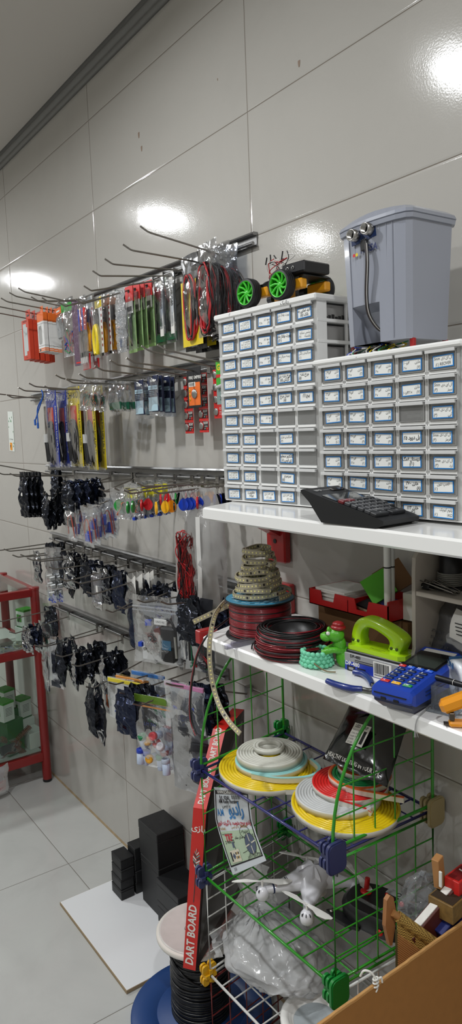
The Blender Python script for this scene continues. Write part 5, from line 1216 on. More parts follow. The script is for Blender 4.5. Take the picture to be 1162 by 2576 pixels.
# boxed hole punch with the punch on top
p0, p1 = P(867, 1683, z=ZS), P(975, 1713, z=ZS); yw = math.atan2(p1.y-p0.y, p1.x-p0.x); Lb = .125; Hb = .034; Db = .062
PB = mat('punch_box_blue', (38, 62, 178), .4); PG = mat('punch_box_silver', (150, 150, 152), .35)
t = thing('hole_punch_box', 'blue and silver hole punch carton marked DP-480', 'carton', Tm(p0, yw))
g = G(); g.box((Lb/2, Db/2, Hb/2), (Lb, Db, Hb), 0, b=.001); g.box((Lb/2, Db/2, Hb*.76), (Lb+.0003, Db+.0003, Hb*.49), 1, b=.001); part('carton', g, [PB, PG], t)
g = G(); g.text('DP-480', FR((.019, -.0004, Hb*.42)), .011, 0, bold=.03); g.text('DP-480', FR((.026, -.0006, Hb*.86)), .008, 1, bold=.02); g.box((.016, -.0004, Hb*.14), (.019, .0004, .010), 1); g.box((.04, -.0004, Hb*.14), (.019, .0004, .009), 1); g.box((.016, -.0007, Hb*.14), (.011, .0002, .005), 2)
for q in range(2): g.box((.055, -.0006, Hb*(.68-.1*q)), (.06, .0003, .001), 1)
part('print', g, [PAPER, INK, PG], t)
g = G(); g.box((.088, -.0006, Hb*.47), (.04, .0006, Hb*.86), 0)
rd = random.Random(4); x = .071
while x < .104: w_ = rd.choice((.0006, .001, .0016)); g.box((x, -.0011, Hb*.55), (w_, .0003, Hb*.58), 1); x += w_+rd.choice((.0007, .0012))
for k in range(11): g.box((.072+.003*k, -.0011, Hb*.17), (.0014, .0003, .0026), 1)
part('barcode', g, [PAPER, INK], t)
LIME = mat('lime_plastic', (172, 214, 24), .25, coat=.4)
t = thing('hole_punch', 'lime green metal hole punch on its carton', 'hole punch', Tm((p0.x, p0.y, ZS+Hb+.0005), yw) @ Tm((.004, .004, 0)))
g = G(); g.box((.060, .027, .0025), (.126, .056, .005), 0, b=.0015); part('rubber_base', g, BLACK, t)
g = G(); g.prism([(.0, .003), (.114, .0), (.124, .010), (.124, .044), (.114, .053), (.0, .05), (-.004, .044), (-.004, .009)], .005, .0135); part('base_plate', g, LIME, t)
g = G(); g.text('PUNCH', Tm((.062, .012, .0137)), .007, 0, sx=1.4); g.text('20 SHEETS', Tm((.066, .006, .0137)), .004, 0); part('print', g, mat('olive_ink', (90, 110, 20), .5), t)
g = G(); y0, y1 = .013, .041; out = smooth([(.0, .018, 0), (.002, .036, 0), (.010, .056, 0), (.026, .068, 0), (.05, .068, 0), (.082, .060, 0), (.106, .050, 0), (.117, .042, 0), (.118, .034, 0), (.110, .018, 0)], 5)
inn = smooth([(.022, .018, 0), (.021, .032, 0), (.026, .044, 0), (.036, .051, 0), (.052, .051, 0), (.07, .045, 0), (.082, .039, 0), (.087, .033, 0), (.087, .026, 0), (.084, .018, 0)], 5)
n_ = len(out); vs = []
for o_, i_ in zip(out, inn):
    c_ = (o_+i_)/2
    for q, y in ((1, .003), (.93, 0)): vs.append((c_.x+(o_.x-c_.x)*q, y0+y, c_.y+(o_.y-c_.y)*q))
    for q, y in ((.93, 0), (1, .003)): vs.append((c_.x+(i_.x-c_.x)*q, y0+y, c_.y+(i_.y-c_.y)*q))
    for q, y in ((1, .003), (.93, 0)): vs.append((c_.x+(i_.x-c_.x)*q, y1-y, c_.y+(i_.y-c_.y)*q))
    for q, y in ((.93, 0), (1, .003)): vs.append((c_.x+(o_.x-c_.x)*q, y1-y, c_.y+(o_.y-c_.y)*q))
g.add(vs, [(a_*8+k, (a_+1)*8+k, (a_+1)*8+(k+1) % 8, a_*8+(k+1) % 8) for a_ in range(n_-1) for k in range(8)], 0, True)
part('handle', g, LIME, t)
for x in (.011, .098):
    g = G(); g.box((x, (y0+y1)/2, .017), (.022, .03, .012), 0, b=.002); 
    for q in (-.006, .006): g.lathe([(.0001, .0004), (.003, .0004), (.003, -.001)], 12, 1, T=FR((x+q, y0-.0012, .022)))
    part('punch_head', g, [LIME, mat('rivet_green', (60, 78, 10), .4)], t)
# cutting pliers
BH = mat('plier_grip_blue', (26, 46, 120), .3, coat=.3)
t = thing('cutting_pliers', 'small pliers with navy blue grips lying open on the shelf', 'pliers', Tm((0, 0, 0)))
for pts in ([(823, 1713), (845, 1722), (880, 1731), (911, 1733)], [(889, 1690), (912, 1695), (928, 1707), (936, 1722)]):
    ps = smooth([P(*q, z=ZS+.0065) for q in pts], 6); g = G(); n_ = len(ps); g.tube(ps, .005, 10, rs=[.0042+.002*math.sin(PI*min(1, .15+.8*i/n_)) for i in range(n_)]); part('handle', g, BH, t)
g = G(); g.tube(smooth([P(910, 1733, z=ZS+.006), P(930, 1737, z=ZS+.006), P(950, 1734, z=ZS+.006), P(975, 1722, z=ZS+.006)], 5), .0042, 8); g.tube([P(936, 1722, z=ZS+.006), P(950, 1732, z=ZS+.006)], .004, 8); part('jaws', g, TOOL, t)

# payment terminal
PBL = mat('terminal_blue', (26, 64, 170), .3, coat=.3); PDK = mat('terminal_dark_blue', (24, 34, 72), .35); KEYD = mat('terminal_key', (28, 40, 76), .4)
f0 = P(937.7, 1716.7, z=ZL+.044); f1 = P(1014.8, 1737.5, z=ZL+.044); yw = .2
t = thing('payment_terminal', 'blue card payment terminal with keypad at the front of the shelf', 'payment terminal', Tm((f0.x, f0.y, ZS), yw))
w = .073; L = .176; hf, hb2 = .044, .061
g = G(); secs = []
def sect(y, zt_, zb_, wx, ins): return [(-ins+wx*0+.0, y, zt_-.006), (.004, y, zt_), (w-.004, y, zt_), (w+ins, y, zt_-.006), (w+ins, y, zb_+.002), (w-.006, y, zb_), (.006, y, zb_), (-ins, y, zb_+.002)]
yy = [(-.004, hf-.012, .024, .0), (-.001, hf-.002, .02, .001), (.006, hf, .016, .0025), (L*.5, (hf+hb2)/2, .016, .003), (L*.86, hb2-.001, .016, .003), (L*.94, hb2+.003, .016, .004), (L, hb2-.006, .016, .003)]
rs_ = [sect(y, a, b, w, i) for y, a, b, i in yy]; vs = [p for r in rs_ for p in r]
fs = [(a*8+k, a*8+(k+1) % 8, (a+1)*8+(k+1) % 8, (a+1)*8+k) for a in range(len(rs_)-1) for k in range(8)]+[list(range(8))[::-1], [(len(rs_)-1)*8+k for k in range(8)]]
g.add(vs, fs); part('shell', g, PBL, t)
g = G(); b_ = [[(.001, .0, .024), (w-.001, .0, .024), (w+.002, L-.004, .022), (-.002, L-.004, .022)], [(.002, .001, .015), (w-.002, .001, .015), (w+.001, L-.01, .015), (-.001, L-.01, .015)], [(.008, .018, .0), (w-.008, .018, .0), (w-.004, L-.02, .0), (.004, L-.02, .0)]]
vs = [p for r in b_ for p in r]; g.add(vs, [(a*4+k, a*4+(k+1) % 4, (a+1)*4+(k+1) % 4, (a+1)*4+k)[::-1] for a in range(2) for k in range(4)]+[(8, 9, 10, 11)[::-1], (0, 1, 2, 3)]); part('underside', g, PDK, t)
sl = math.atan2(hb2-hf, L*.86)
TP = lambda x, y, h=.0: Tm((x, y, hf+math.tan(sl)*(y-.006)+h)) @ Matrix.Rotation(sl, 4, 'X')
KW = mat('key_white_print', (230, 232, 238), .5)
rows = [[('1', 0), ('2', 0), ('3', 0)], [('4', 0), ('5', 0), ('6', 0)], [('7', 0), ('8', 0), ('9', 0)], [('*', 0), ('0', 0), ('#', 0)]]
kc = {'d': KEYD, 'r': RED, 'y': mat('key_yellow', (232, 176, 40), .4), 'g': mat('key_green', (44, 150, 70), .4), 'b': mat('key_blue', (40, 96, 214), .4)}
def key(x, y, s_, c, wk=.0145, hk=.0072):
    g = G(); M_ = TP(x, y, .0008); g.box((0, 0, 0), (wk, hk, .0026), 0, T=M_, b=.001); 
    if s_: g.text(s_, M_ @ Tm((-.002, 0, .0015)), .0065, 1, bold=.03)
    part('key', g, [kc[c], KW], t)
for r in range(4):
    for c in range(3): key(.014+.0205*c, .066-.0125*r, rows[r][c][0], 'd')
for c, (s_, k) in enumerate((('X', 'r'), ('<', 'y'), ('OK', 'g'))): key(.014+.0205*c, .0155, s_, k, .016, .0078)
for c, (s_, k) in enumerate((('o', 'r'), ('F1', 'b'), ('F2', 'b'), ('F', 'b'))): key(.0095+.0167*c, .079, s_, k, .0125, .0072)
g = G(); g.box((0, 0, 0), (w-.009, .066, .0012), 0, T=TP(w/2, .118, .0004)); g.box((0, -.006, .0007), (w-.02, .042, .0004), 1, T=TP(w/2, .118, .0004)); part('screen', g, [mat('screen_bezel', (12, 14, 18), .12, coat=.5), mat('screen_glass', (46, 54, 50), .1, coat=.4)], t)
g = G(); g.box((0, 0, 0), (w*.8, .012, .006), 0, T=TP(w*.53, .158, -.0015)); part('paper', g, PAPER, t)
g = G(); g.box((w/2-.002, -.0045, .031), (w-.014, .002, .0016), 1); g.box((w*.3, -.0035, .0235), (.009, .003, .004), 1); g.box((w*.62, -.0035, .0235), (.009, .003, .004), 1)
for q in (.034, .028): g.box((w+.0036, .085, q), (.0006, .1, .0008), 2)
part('slots', g, [PBL, INK, PDK], t)
# odds and ends at the right end of the shelf
a = P(1079, 1793, z=ZS)
t = thing('clear_dispenser', 'clear plastic block dispenser between terminal and orange stapler', 'dispenser', Tm(a, .3))
AC = clear('clear_acrylic', tint=(236, 239, 242), milk=.04, rough=.04, bump=.05, fmul=.55)
g = G(); g.box((.018, .02, .004), (.05, .036, .008), b=.002); part('base', g, AC, t)
g = G(); g.box((.018, .012, .024), (.036, .003, .036), b=.001); g.box((.018, .032, .024), (.036, .003, .036), b=.001); g.box((.0, .022, .024), (.003, .022, .036), b=.001); g.box((.036, .022, .024), (.003, .022, .036), b=.001); part('case', g, AC, t)
OR = mat('stapler_orange', (232, 150, 24), .28, coat=.4)
a = P(1134, 1832, z=ZS)
t = thing('stapler', 'small orange stapler at the right edge of the lower shelf', 'stapler', Tm(a, .75))
g = G(); g.box((.04, .009, .005), (.085, .018, .009), b=.003); part('base', g, OR, t)
g = G(); g.box((.05, .009, .030), (.1, .022, .022), b=.006, T=Matrix.Rotation(-.42, 4, 'Y') @ Matrix.Translation((-.002, 0, .002))); part('arm', g, OR, t)
g = G(); g.box((.002, .009, .017), (.008, .016, .012), b=.001); g.box((-.003, .009, .004), (.014, .01, .002)); part('jaw', g, mat('stapler_steel', (110, 100, 90), .3, .9), t)
g = G(); g.text('HS-10', FR((.035, -.004, .041), 0), .008, 0); part('print', g, INK, t)
a = P(1160, 1765, z=ZS); t = thing('tape_roll', 'roll of blue and white printed tape behind the stapler', 'tape', Tm((a.x, a.y, ZS+.036), -.5))
g = G(); g.lathe([(.02, -.012), (.036, -.012), (.036, .012), (.02, .012), (.02, -.012)], 30, 0, T=Matrix.Rotation(PI/2, 4, 'X')); part('roll', g, mat('tape_white', (214, 218, 224), .3), t)
g = G(); [g.box((-.0355*math.cos(q), 0, .0355*math.sin(q)), (.002, .025, .012), 0, T=Matrix.Identity(4)) for q in (.3, 1.0)]; g.text('UNI', FR((-.014, -.0126, .024)), .014, 0, bold=.03); part('print', g, mat('tape_blue', (60, 110, 160), .4), t)
A, B = P(1098, 1741, z=ZS+.022), P(1150, 1757, z=ZS+.022); A.z = B.z = ZS+.047
g = G(); g.tube([A, A.lerp(B, .6), A.lerp(B, .62), B+(B-A)*.4], .005, 12, 0, rs=[.005, .005, .0052, .0045]); g.tube([A.lerp(B, .85), A.lerp(B, .87)], .0052, 12, 1); solo('black_pen', g, [BLACK, PAPER], 'black pen lying across the clear dispenser', 'pen')
g = G(); rd = random.Random(4)
for k in range(4): x = rd.uniform(-6, 6); g.tube(smooth([P(1085+x, 1775, z=ZS+.001), P(1062+x, 1796, z=ZS+.002), P(1050+x*.6, 1812, y=-.2795), P(1048+x, 1835, y=-.2797), P(1056+x*3, 1855, y=-.2799)], 5), .0004, 5)
solo('fishing_line', g, clear('nylon_line', tint=(225, 225, 225), milk=.4, rough=.1, bump=0), 'strands of clear nylon line draped over the shelf edge', 'thread')
# grey wooden organiser on the right
OGM = mat('whitewashed_wood', (168, 160, 148), .6, var=.12, vs=25, bump=.2, bs=40)
xo = P(1042, 1500, y=-.15).x
t = thing('wooden_organiser', 'whitewashed wooden desk organiser at the right end of the lower shelf', 'organiser', Tm((xo, 0, ZS)))
prof = [(-.195, 0), (-.004, 0), (-.004, .262), (-.11, .262), (-.128, .25), (-.15, .225), (-.152, .2), (-.152, .06), (-.16, .035), (-.19, .018)]
g = G(); g.prism(prof, -.004, .004, ax='x'); part('side_panel', g, OGM, t)
zs = P(1043, 1492, y=-.152).z-ZS
g = G(); g.box((.26, -.078, zs), (.51, .148, .009), b=.0008); part('shelf', g, OGM, t)
g = G(); g.box((.26, -.008, .13), (.51, .005, .25)); part('back', g, OGM, t)
a = P(1125, 1497, y=-.095)
t = thing('wire_reel', 'black reel of grey wire on the wooden organiser shelf', 'wire reel', Tm((a.x, -.085, ZS+zs+.005)))
g = G(); g.lathe([(.0001, 0), (.036, 0), (.036, .003), (.02, .003), (.02, .078), (.036, .078), (.036, .081), (.012, .081), (.010, .07), (.0001, .07)], 32); part('reel', g, BLACK, t)
g = G(); [g.tube([(.0225*math.cos(q), .0225*math.sin(q), .006+.0034*k) for q in [2*PI*i/28 for i in range(28)]], .0018, 6, closed=True) for k in range(7)]; part('wire', g, mat('grey_wire', (120, 118, 112), .4), t)
g = G(); g.text('100', Tm((-.02, -.012, .0813), -.8), .007); g.tube(smooth([(.0, -.012, .082), (.002, -.018, .084), (.003, -.02, .07)], 5), .0008, 6); part('print', g, mat('grey_print', (110, 115, 112), .6), t)
a = P(1056, 1490, y=-.135)
g = G()
for k in range(2):
    y = .012*k; g.tube([(0, y, .004), (.004, y, .016), (.075, y+.006, .006), (.078, y+.008, .003), (.004, y+.004, .004), (0, y, .004)], .0012, 6, 0)
    g.tube([(.006, y, .004), (.02, y+.02, .016), (.078, y+.012, .006)], .0012, 6, 0)
g.box((.012, .012, .006), (.02, .02, .010), 1, b=.002)
solo('wire_clip', g, [CHROME, BLACK], 'pair of chrome wire clips on the organiser shelf edge', 'clip', Tm((a.x, -.138, ZS+zs+.005), -.12))
a = P(1140, 1650, y=-.12)
t = thing('silver_pouch', 'shiny silver antistatic pouch with a white sticker in the organiser', 'pouch', Tm((a.x-.01, -.075, ZS+.125), -.1, -.35))
g = G(); bag(g, .14, .135, .04, seed=301, top=.06, cr=.006, nx=14, nz=14, fs=26); part('pouch', g, mat('silver_film', (150, 152, 156), .16, .85, bump=.6, bs=50), t)
g = G(); 
for k in range(4): g.text(['ATTENTION STATIC', 'SENSITIVE DEVICES', 'HANDLE ONLY AT', 'STATIC SAFE AREAS'][k], FR((-.03, -.021, -.05-.012*k)), .008, 0)
part('print', g, mat('pouch_print', (58, 60, 66), .5), t)
g = G(); g.grid(lambda u, v: (.004+.07*u, -.026-.006*math.sin(PI*v), .0-.052*v-.012*u), 5, 5, 0); M_ = FR((.035, -.0335, -.012), 0); g.text('15', M_ @ Tm((0, .004, 0)), .018, 1, bold=.03)
for k in range(4): g.box((.04, -.0335, -.026-.006*k), (.05-.006*k, .0004, .0016), 2)
part('sticker', g, [PAPER, mat('sticker_blue', (70, 140, 190), .4), INK], t)
# ================================================================ WIRE RACK UNDER THE SHELF
FL, FR_, BL_, BR_ = (.142, -.305), (.578, -.298), (.105, -.028), (.588, -.033)
zA, zB, zC, zD = .822, .556, .305, .05
WG = mat('rack_green', (44, 140, 32), .3, coat=.4); WN = mat('rack_navy', (42, 42, 104), .3, coat=.4); WW = mat('rack_white', (206, 206, 202), .35); WR = mat('rack_dark_red', (100, 26, 24), .4)
CN = mat('connector_navy', (50, 56, 98), .4); CGm = mat('connector_green', (22, 128, 50), .4); CT = mat('connector_beige', (164, 148, 106), .45); CY = mat('connector_yellow', (216, 164, 24), .4)
t = thing('wire_rack', 'rack of coloured wire grid panels holding coiled neon strips and a drone', 'rack', Tm((.35, -.17, 0)))
O = Vector((.35, -.17, 0))
def v3(p, z): return Vector((p[0], p[1], z))-O
def panel(name, a, b, c, d, nu, nv, m, rf=.0030, ri=.0016):
    """grid panel: a-b bottom edge, d-c top edge"""
    g = G(); g.tube([a, b, c, d], rf, 8, closed=True)
    n = (b-a).cross(d-a).normalized()
    for i in range(1, nu): g.tube([a.lerp(b, i/nu)+n*.002, d.lerp(c, i/nu)+n*.002], ri, 6)
    for j in range(1, nv): g.tube([a.lerp(d, j/nv)-n*.001, b.lerp(c, j/nv)-n*.001], ri, 6)
    return part(name, g, m, t)
for z, m in ((zA, WN), (zB, WG), (zC, WW)):
    panel('shelf_grid', v3(FL, z), v3(FR_, z), v3(BR_, z), v3(BL_, z), 9 if m is not WN else 9, 5, m, .0034, .0019)
for (F, B, sx) in ((FL, BL_, -1), (FR_, BR_, 1)):
    panel('side_grid', v3(F, zB+.013), v3(B, zB+.013), v3(B, zA-.013), v3(F, zA-.013), 5, 5, WG)
    panel('side_grid', v3(F, zC+.013), v3(B, zC+.013), v3(B, zB-.013), v3(F, zB-.013), 5, 5, WW)
    panel('side_grid', v3(F, zD), v3(B, zD), v3(B, zC-.013), v3(F, zC-.013), 5, 5, WR)
    g = G(); f, b = v3(F, zA+.012), v3(B, zA+.012); hA = .285; arc = []
    for k in range(15):
        q = PI/2*k/14; p = b.lerp(f, math.cos(q)**.9); arc.append(p+Vector((0, 0, hA*math.sin(q)**1.0)))
    g.tube([f]+arc[1:], .0032, 8); g.tube([b, arc[-1]], .0032, 8); g.tube([f, b], .0032, 8)
    for i in range(1, 5):
        fr = i/5; p = f.lerp(b, fr); hh = hA*math.sqrt(max(0, 1-(1-fr)**2)); g.tube([p, p+Vector((0, 0, hh))], .0016, 6)
    for j in range(1, 5):
        z = hA*j/5; c_ = math.sqrt(1-(j/5)**2); g.tube([b+Vector((0, 0, z)), b.lerp(f, c_)+Vector((0, 0, z))], .0016, 6)
    part('arched_side_grid', g, WG, t)
def conn(p, z, m, lab, plate=1):
    g = G(); c = v3(p, z)
    for sy in (-1, 1):
        for sz in (-1, 1):
            for k in range(2): g.plate(c+Vector((-.016+.010*k+.001, sy*.0105, sz*.0145)), (.0055, .0175, .0225), .007)
    g.box(c+Vector((-.006, 0, 0)), (.022, .008, .030)); g.box(c+Vector((-.006, 0, 0)), (.022, .03, .008))
    if plate: g.plate(c+Vector((.0085, 0, 0)), (.006, .046, .060), .012); g.plate(c+Vector((.0125, 0, 0)), (.002, .041, .055), .011); g.plate(c+Vector((.004, 0, 0)), (.004, .038, .052), .010)
    part('corner_connector', g, m, t, lab)
conn(FL, zA, CN, 'navy corner connector', 0); conn(FR_, zA, CN, 'navy corner connector'); conn(BL_, zA+.006, CGm, 'green corner connector', 0); conn(BR_, zA, CT, 'beige corner connector')
conn(FL, zB, CN, 'navy corner connector', 0); conn(FR_, zB, CGm, 'green corner connector'); conn(BL_, zB, CGm, 'green corner connector', 0); conn(BR_, zB, CGm, 'green corner connector')
conn(FL, zC, CY, 'yellow corner connector', 0); conn(FR_, zC, CY, 'yellow corner connector'); 
# neon flex coils
def coil(label, c, z, r0, r1, n, top, side, h=.0125, tail=None, sx=1.0, rz=0.0, tilt=0.0):
    prof = [(r0, 0), (r0, h*.9)]; st = (r1-r0)/n
    for k in range(n): a = r0+st*k; prof += [(a+st*.12, h*.93), (a+st*.3, h), (a+st*.7, h), (a+st*.88, h*.93)]+([(a+st, h*.55)] if k < n-1 else [])
    g = G(); i0 = len(prof); prof2 = [(r1, h*.86), (r1+.0003, h*.8)]
    g.lathe(prof+prof2[:1], 56, 0); g.lathe([(r1, h*.86), (r1+.0004, h*.8), (r1+.0004, 0), (r0, 0)], 56, 1)
    if tail is not None:
        ps = smooth(tail, 6); g.ribbon(ps, (0, 0, 1), h*.9, .006, 1); g.ribbon([p+Vector((0, 0, h*.46)) for p in ps], (0, 0, 1), .0012, .0066, 0)
    M_ = Tm((c[0], c[1], z), rz, tilt) @ Matrix.Diagonal((sx, 1, 1, 1))
    o = solo('neon_strip_coil', g, [top, side], label, 'neon strip', Tm((c[0], c[1], z), rz, tilt)); o.scale = (sx, 1, 1); return o
NS = mat('neon_side_white', (214, 212, 202), .4); NYE = mat('neon_yellow', (226, 196, 10), .3, coat=.3); NWH = mat('neon_white', (206, 206, 196), .4); NCY = mat('neon_cyan', (150, 206, 204), .35); NRE = mat('neon_red', (206, 30, 28), .3, coat=.3); NGR = mat('neon_green', (22, 140, 74), .3); NOR = mat('neon_orange', (226, 104, 44), .3); NSI = mat('neon_silver', (196, 198, 198), .35)
zk = zA+.0045
a = P(560, 1935, z=zk); b = P(815, 1915, z=zk)
A0 = P(672, 1935, z=zk+.006)
def atz(px, py, z): p = P(px, py, z=z); return (p.x, p.y)
coil('wide flat coil of yellow neon strip under the white coil, left on the rack', atz(668, 1934, zk+.006), zk, .045, .105, 9, NYE, NS, sx=1.1, rz=-.2, tail=[(.02, .100, .006), (.08, .082, .006), (.115, .05, .006), (.11, .01, .006), (.09, -.03, .006)])
coil('cyan neon strip coil between the yellow and white coils', atz(682, 1912, zk+.02), zk+.013, .055, .083, 4, NCY, mat('neon_cream', (206, 200, 176), .4), tail=[(.03, -.078, .006), (.085, -.05, .008), (.125, .005, .010), (.115, .045, .012), (.07, .06, .012)])
coil('white neon strip coil, widest of the two white ones on the left', atz(678, 1897, zk+.033), zk+.026, .03, .076, 7, NWH, NWH, h=.015)
coil('small white neon strip coil topping the left pile', atz(676, 1878, zk+.046), zk+.0415, .024, .036, 2, NWH, NWH, h=.010)
coil('wide coil of yellow neon strip under the right pile', atz(868, 2025, zk+.006), zk, .045, .108, 10, NYE, NS, sx=1.08, rz=-.2)
coil('silver white neon strip coil in the right pile', atz(850, 1998, zk+.02), zk+.013, .04, .088, 8, NSI, mat('neon_cream', (206, 200, 176), .4), h=.0125)
coil('red neon strip coil in the right pile', atz(880, 1970, zk+.033), zk+.026, .035, .079, 7, NRE, NS, h=.012, tail=[(.04, -.07, .006), (.075, -.045, -.002), (.09, -.03, -.012)])
coil('green neon strip coil with orange edge under the black pouch', atz(905, 1948, zk+.045), zk+.0385, .03, .058, 4, NGR, NS, h=.011)
coil('orange neon strip ring around the green coil', atz(905, 1950, zk+.045), zk+.0385, .059, .066, 1, NOR, NS, h=.012, tail=[(-.0, -.0625, .006), (.04, -.055, .006), (.09, -.03, .007), (.13, -.01, .009)])
coil('small orange neon strip coil touching the black pouch', atz(905, 1930, zk+.055), zk+.050, .024, .047, 4, NOR, NS, h=.011)
# black strip pouch leaning over the right pile
ca, cb_, cc_, cd = P(812, 1909, y=-.165), P(974, 1981, y=-.185), P(1034, 1795, y=-.06), P(884, 1765, y=-.045)
t2 = thing('led_strip_pouch', 'big black glossy LED strip pouch leaning on the right neon pile', 'pouch', Tm(ca))
def pf(u, v, h=0.0):
    p = ca.lerp(cb_, u).lerp(cd.lerp(cc_, u), v); n = (cb_-ca).cross(cd-ca).normalized(); 
    pr = max(0, math.sin(PI*u))**.6*max(0, math.sin(PI*min(1, max(0, v-.06)/.94)))**.6
    return p-ca+n*(h*pr+.002*noise.noise(Vector((u*7, v*7, 3)))), n
g = G(); g.grid(lambda u, v: pf(u, v, .02)[0], 18, 16, 0, True); g.grid(lambda u, v: pf(1-u, v, -.015)[0], 18, 16, 0, True)
part('pouch', g, mat('glossy_black_film', (14, 14, 16), .16, bump=.5, bs=25, coat=.4), t2)
def plq(u0, v0, du, dv, h=.0235):
    o = pf(u0, v0, h)[0]+pf(u0, v0)[1]*.003; x = (pf(u0+.05, v0, h)[0]-pf(u0-.05, v0, h)[0]).normalized(); n = x.cross((pf(u0, v0+.05, h)[0]-pf(u0, v0-.05, h)[0])).normalized(); y = n.cross(x); return basis(o, x, y, n)
M_ = plq(.5, .44, .3, .3)
g = G(); g.box((0, 0, 0), (.052, .046, .0006), 0, T=M_); g.text('LED STRIP', M_ @ Tm((0, .017, .0004)), .009, 1, bold=.02)
for k, s_ in enumerate(('INPUT DC12V', 'Color 2835', 'Length 5M', '8 W/M', 'CE 240')): g.text(s_, M_ @ Tm((-.023, .008-.0068*k, .0004)), .0052, 1, 'L')
g.box((.017, -.004, .0005), (.009, .028, .0002), 1, T=M_)
part('label', g, [PAPER, INK], t2)
M_ = plq(.47, .095, .3, .3, .012)
g = G(); g.text('HEALTHY LIGHTING IN YOUR LIFE', M_, .0125, 0, sx=.84, bold=.03); part('lettering', g, PAPER, t2)
g = G(); M_ = plq(.5, .82, .3, .3, .02); g.prism([(-.04, -.012), (.035, .006), (.045, .018), (-.02, .004)], 0, .0003, T=M_); part('print', g, mat('violet_print', (70, 34, 92), .3), t2)

# leaflet hanging inside the rack
y_ = -.268
L0, L1, L2, L3, L4, L5 = P(538, 1980, y=y_), P(625, 1984, y=y_), P(637, 2061, y=y_), P(545, 2061, y=y_), P(670, 2165, y=y_-.01), P(585.4, 2201, y=y_-.01)
t3 = thing('radio_leaflet', 'laminated leaflet for a radio kit hanging inside the rack', 'leaflet', Tm(L0))
u_, lo = (L1-L0), L0
def lf_(u, v):   # v 0 top .. 1 bottom, folds a little at .34
    if v < .36: a, b = L0.lerp(L3, v/.36), L1.lerp(L2, v/.36)
    else: w_ = (v-.36)/.64; a, b = L3.lerp(L5, w_), L2.lerp(L4, w_)
    return a.lerp(b, u)-L0+Vector((0, -.004*math.sin(PI*v), 0))
def lm(u, v, d=.0008):
    o = lf_(u, v)+Vector((0, -d, 0)); x = (lf_(u+.02, v)-lf_(u-.02, v)).normalized(); y = (lf_(u, v-.02)-lf_(u, v+.02)); y = (y-x*y.dot(x)).normalized(); return basis(o, x, y, x.cross(y))
def lq(g, u0, v0, u1, v1, m, d=.0004): 
    n = max(2, int((v1-v0)*24)); g.grid(lambda a, b: lf_(u0+(u1-u0)*a, v0+(v1-v0)*b)+Vector((0, -d, 0)), 2, n, m)
g = G(); lq(g, 0, 0, 1, 1, 0, 0); lq(g, .045, .5, .955, .9, 1, .0003)
part('sheet', g, [mat('leaflet_paper', (206, 212, 218), .3), mat('leaflet_green', (176, 196, 168), .35)], t3)
g = G(); BK = 0
for q in ((.03, .03, .97, .075), (.03, .9, .97, .918), (.03, .05, .055, .915), (.945, .05, .97, .915)): lq(g, *q, 0)
def T_(s_, u, v, h, m, bold=.0, sx=1.0): g.text(s_, lm(u, v), h, m, sx=sx, bold=bold)
T_('WWW.ECHINAN.COM', .4, .053, .011, 1, .02, .8); T_('B.K 10260', .3, .115, .0125, 0, .02, .8); T_('AM Radio Receiver', .42, .155, .0125, 0, .02, .9)
for k in range(12): g.box((0, 0, 0), (.0008+.0006*(k % 3 == 0), .009, .0001), 0, T=lm(.52+.02*k, .105))
T_(fa('رادیو'), .60, .245, .038, 2, .03, .95); T_('A.M', .17, .28, .022, 2, .02, .8); T_(fa('با آیسی'), .34, .2, .012, 0)
T_(fa('رادیو موج متوسط با گیرنده قوی'), .5, .40, .0125, 3, .03, .95); T_(fa('با دو آیسی')+'  TDA2822', .62, .452, .008, 4, .01); T_('TA7642 ,', .16, .472, .008, 4, .01)
T_('TRF', .25, .585, .020, 3, .04); T_('Tuned Radio Frequency', .22, .535, .0052, 0); T_('2 WATTS', .24, .635, .010, 0, .02); T_(fa('با گیرندگی بالا و صدای صاف'), .68, .595, .008, 0, .01)
g.tube([lm(.72, .525).translation+lm(.72, .525).to_3x3() @ Vector((.021*math.cos(2*PI*k/24), .012*math.sin(2*PI*k/24), 0)) for k in range(24)], .0004, 5, 0, closed=True); T_(fa('آموزش کامل'), .72, .517, .007, 0); T_(fa('مونتاژ'), .72, .535, .007, 0)
sp = lm(.78, .70)
g.lathe([(.006, .0003), (.0215, .0003)], 30, 5, T=sp); g.lathe([(.0001, .0004), (.0045, .0004)], 20, 5, T=sp); g.lathe([(.0212, .0004), (.0222, .0004)], 30, 0, T=sp)
for k in range(4): g.box((.0135*math.cos(PI/2*k+.2), .0135*math.sin(PI/2*k+.2), .0005), (.017, .0026, .0002), 6, T=sp, rz=PI/2*k+.2)
pb = lm(.28, .81); g.box((0, 0, .0003), (.044, .026, .0002), 6, T=pb); g.box((-.018, 0, .0005), (.006, .02, .0002), 0, T=pb); g.box((-.006, .0, .0005), (.010, .010, .0002), 5, T=pb, rz=.7)
for k in range(6): g.box((.004+.006*(k % 3), .005-.009*(k//3), .0005), (.004, .005, .0002), 4 if k % 2 else 0, T=pb)
g.tube(smooth([lm(.30, .77).translation, lm(.34, .72).translation, lm(.33, .70).translation], 5), .0004, 5, 0); g.box((0, 0, .0003), (.008, .012, .0002), 5, T=lm(.31, .675))
g.tube(smooth([lm(.5, .80).translation, lm(.6, .79).translation, lm(.72, .765).translation], 5), .0004, 5, 0)
for k in range(3): T_(fa(['پخش رادیو', 'مجهز به مدار چاپی', 'قابل استفاده با باتری'][k]), .76, .825+.025*k, .0075, 0)
T_('3.0', .14, .955, .010, 0)
part('print', g, [INK, PAPER, mat('leaflet_blue', (44, 124, 190), .4), mat('leaflet_red', (186, 40, 60), .4), mat('leaflet_ochre', (170, 130, 40), .4), mat('leaflet_slate', (74, 86, 110), .4), mat('leaflet_cream', (214, 208, 188), .5)], t3)

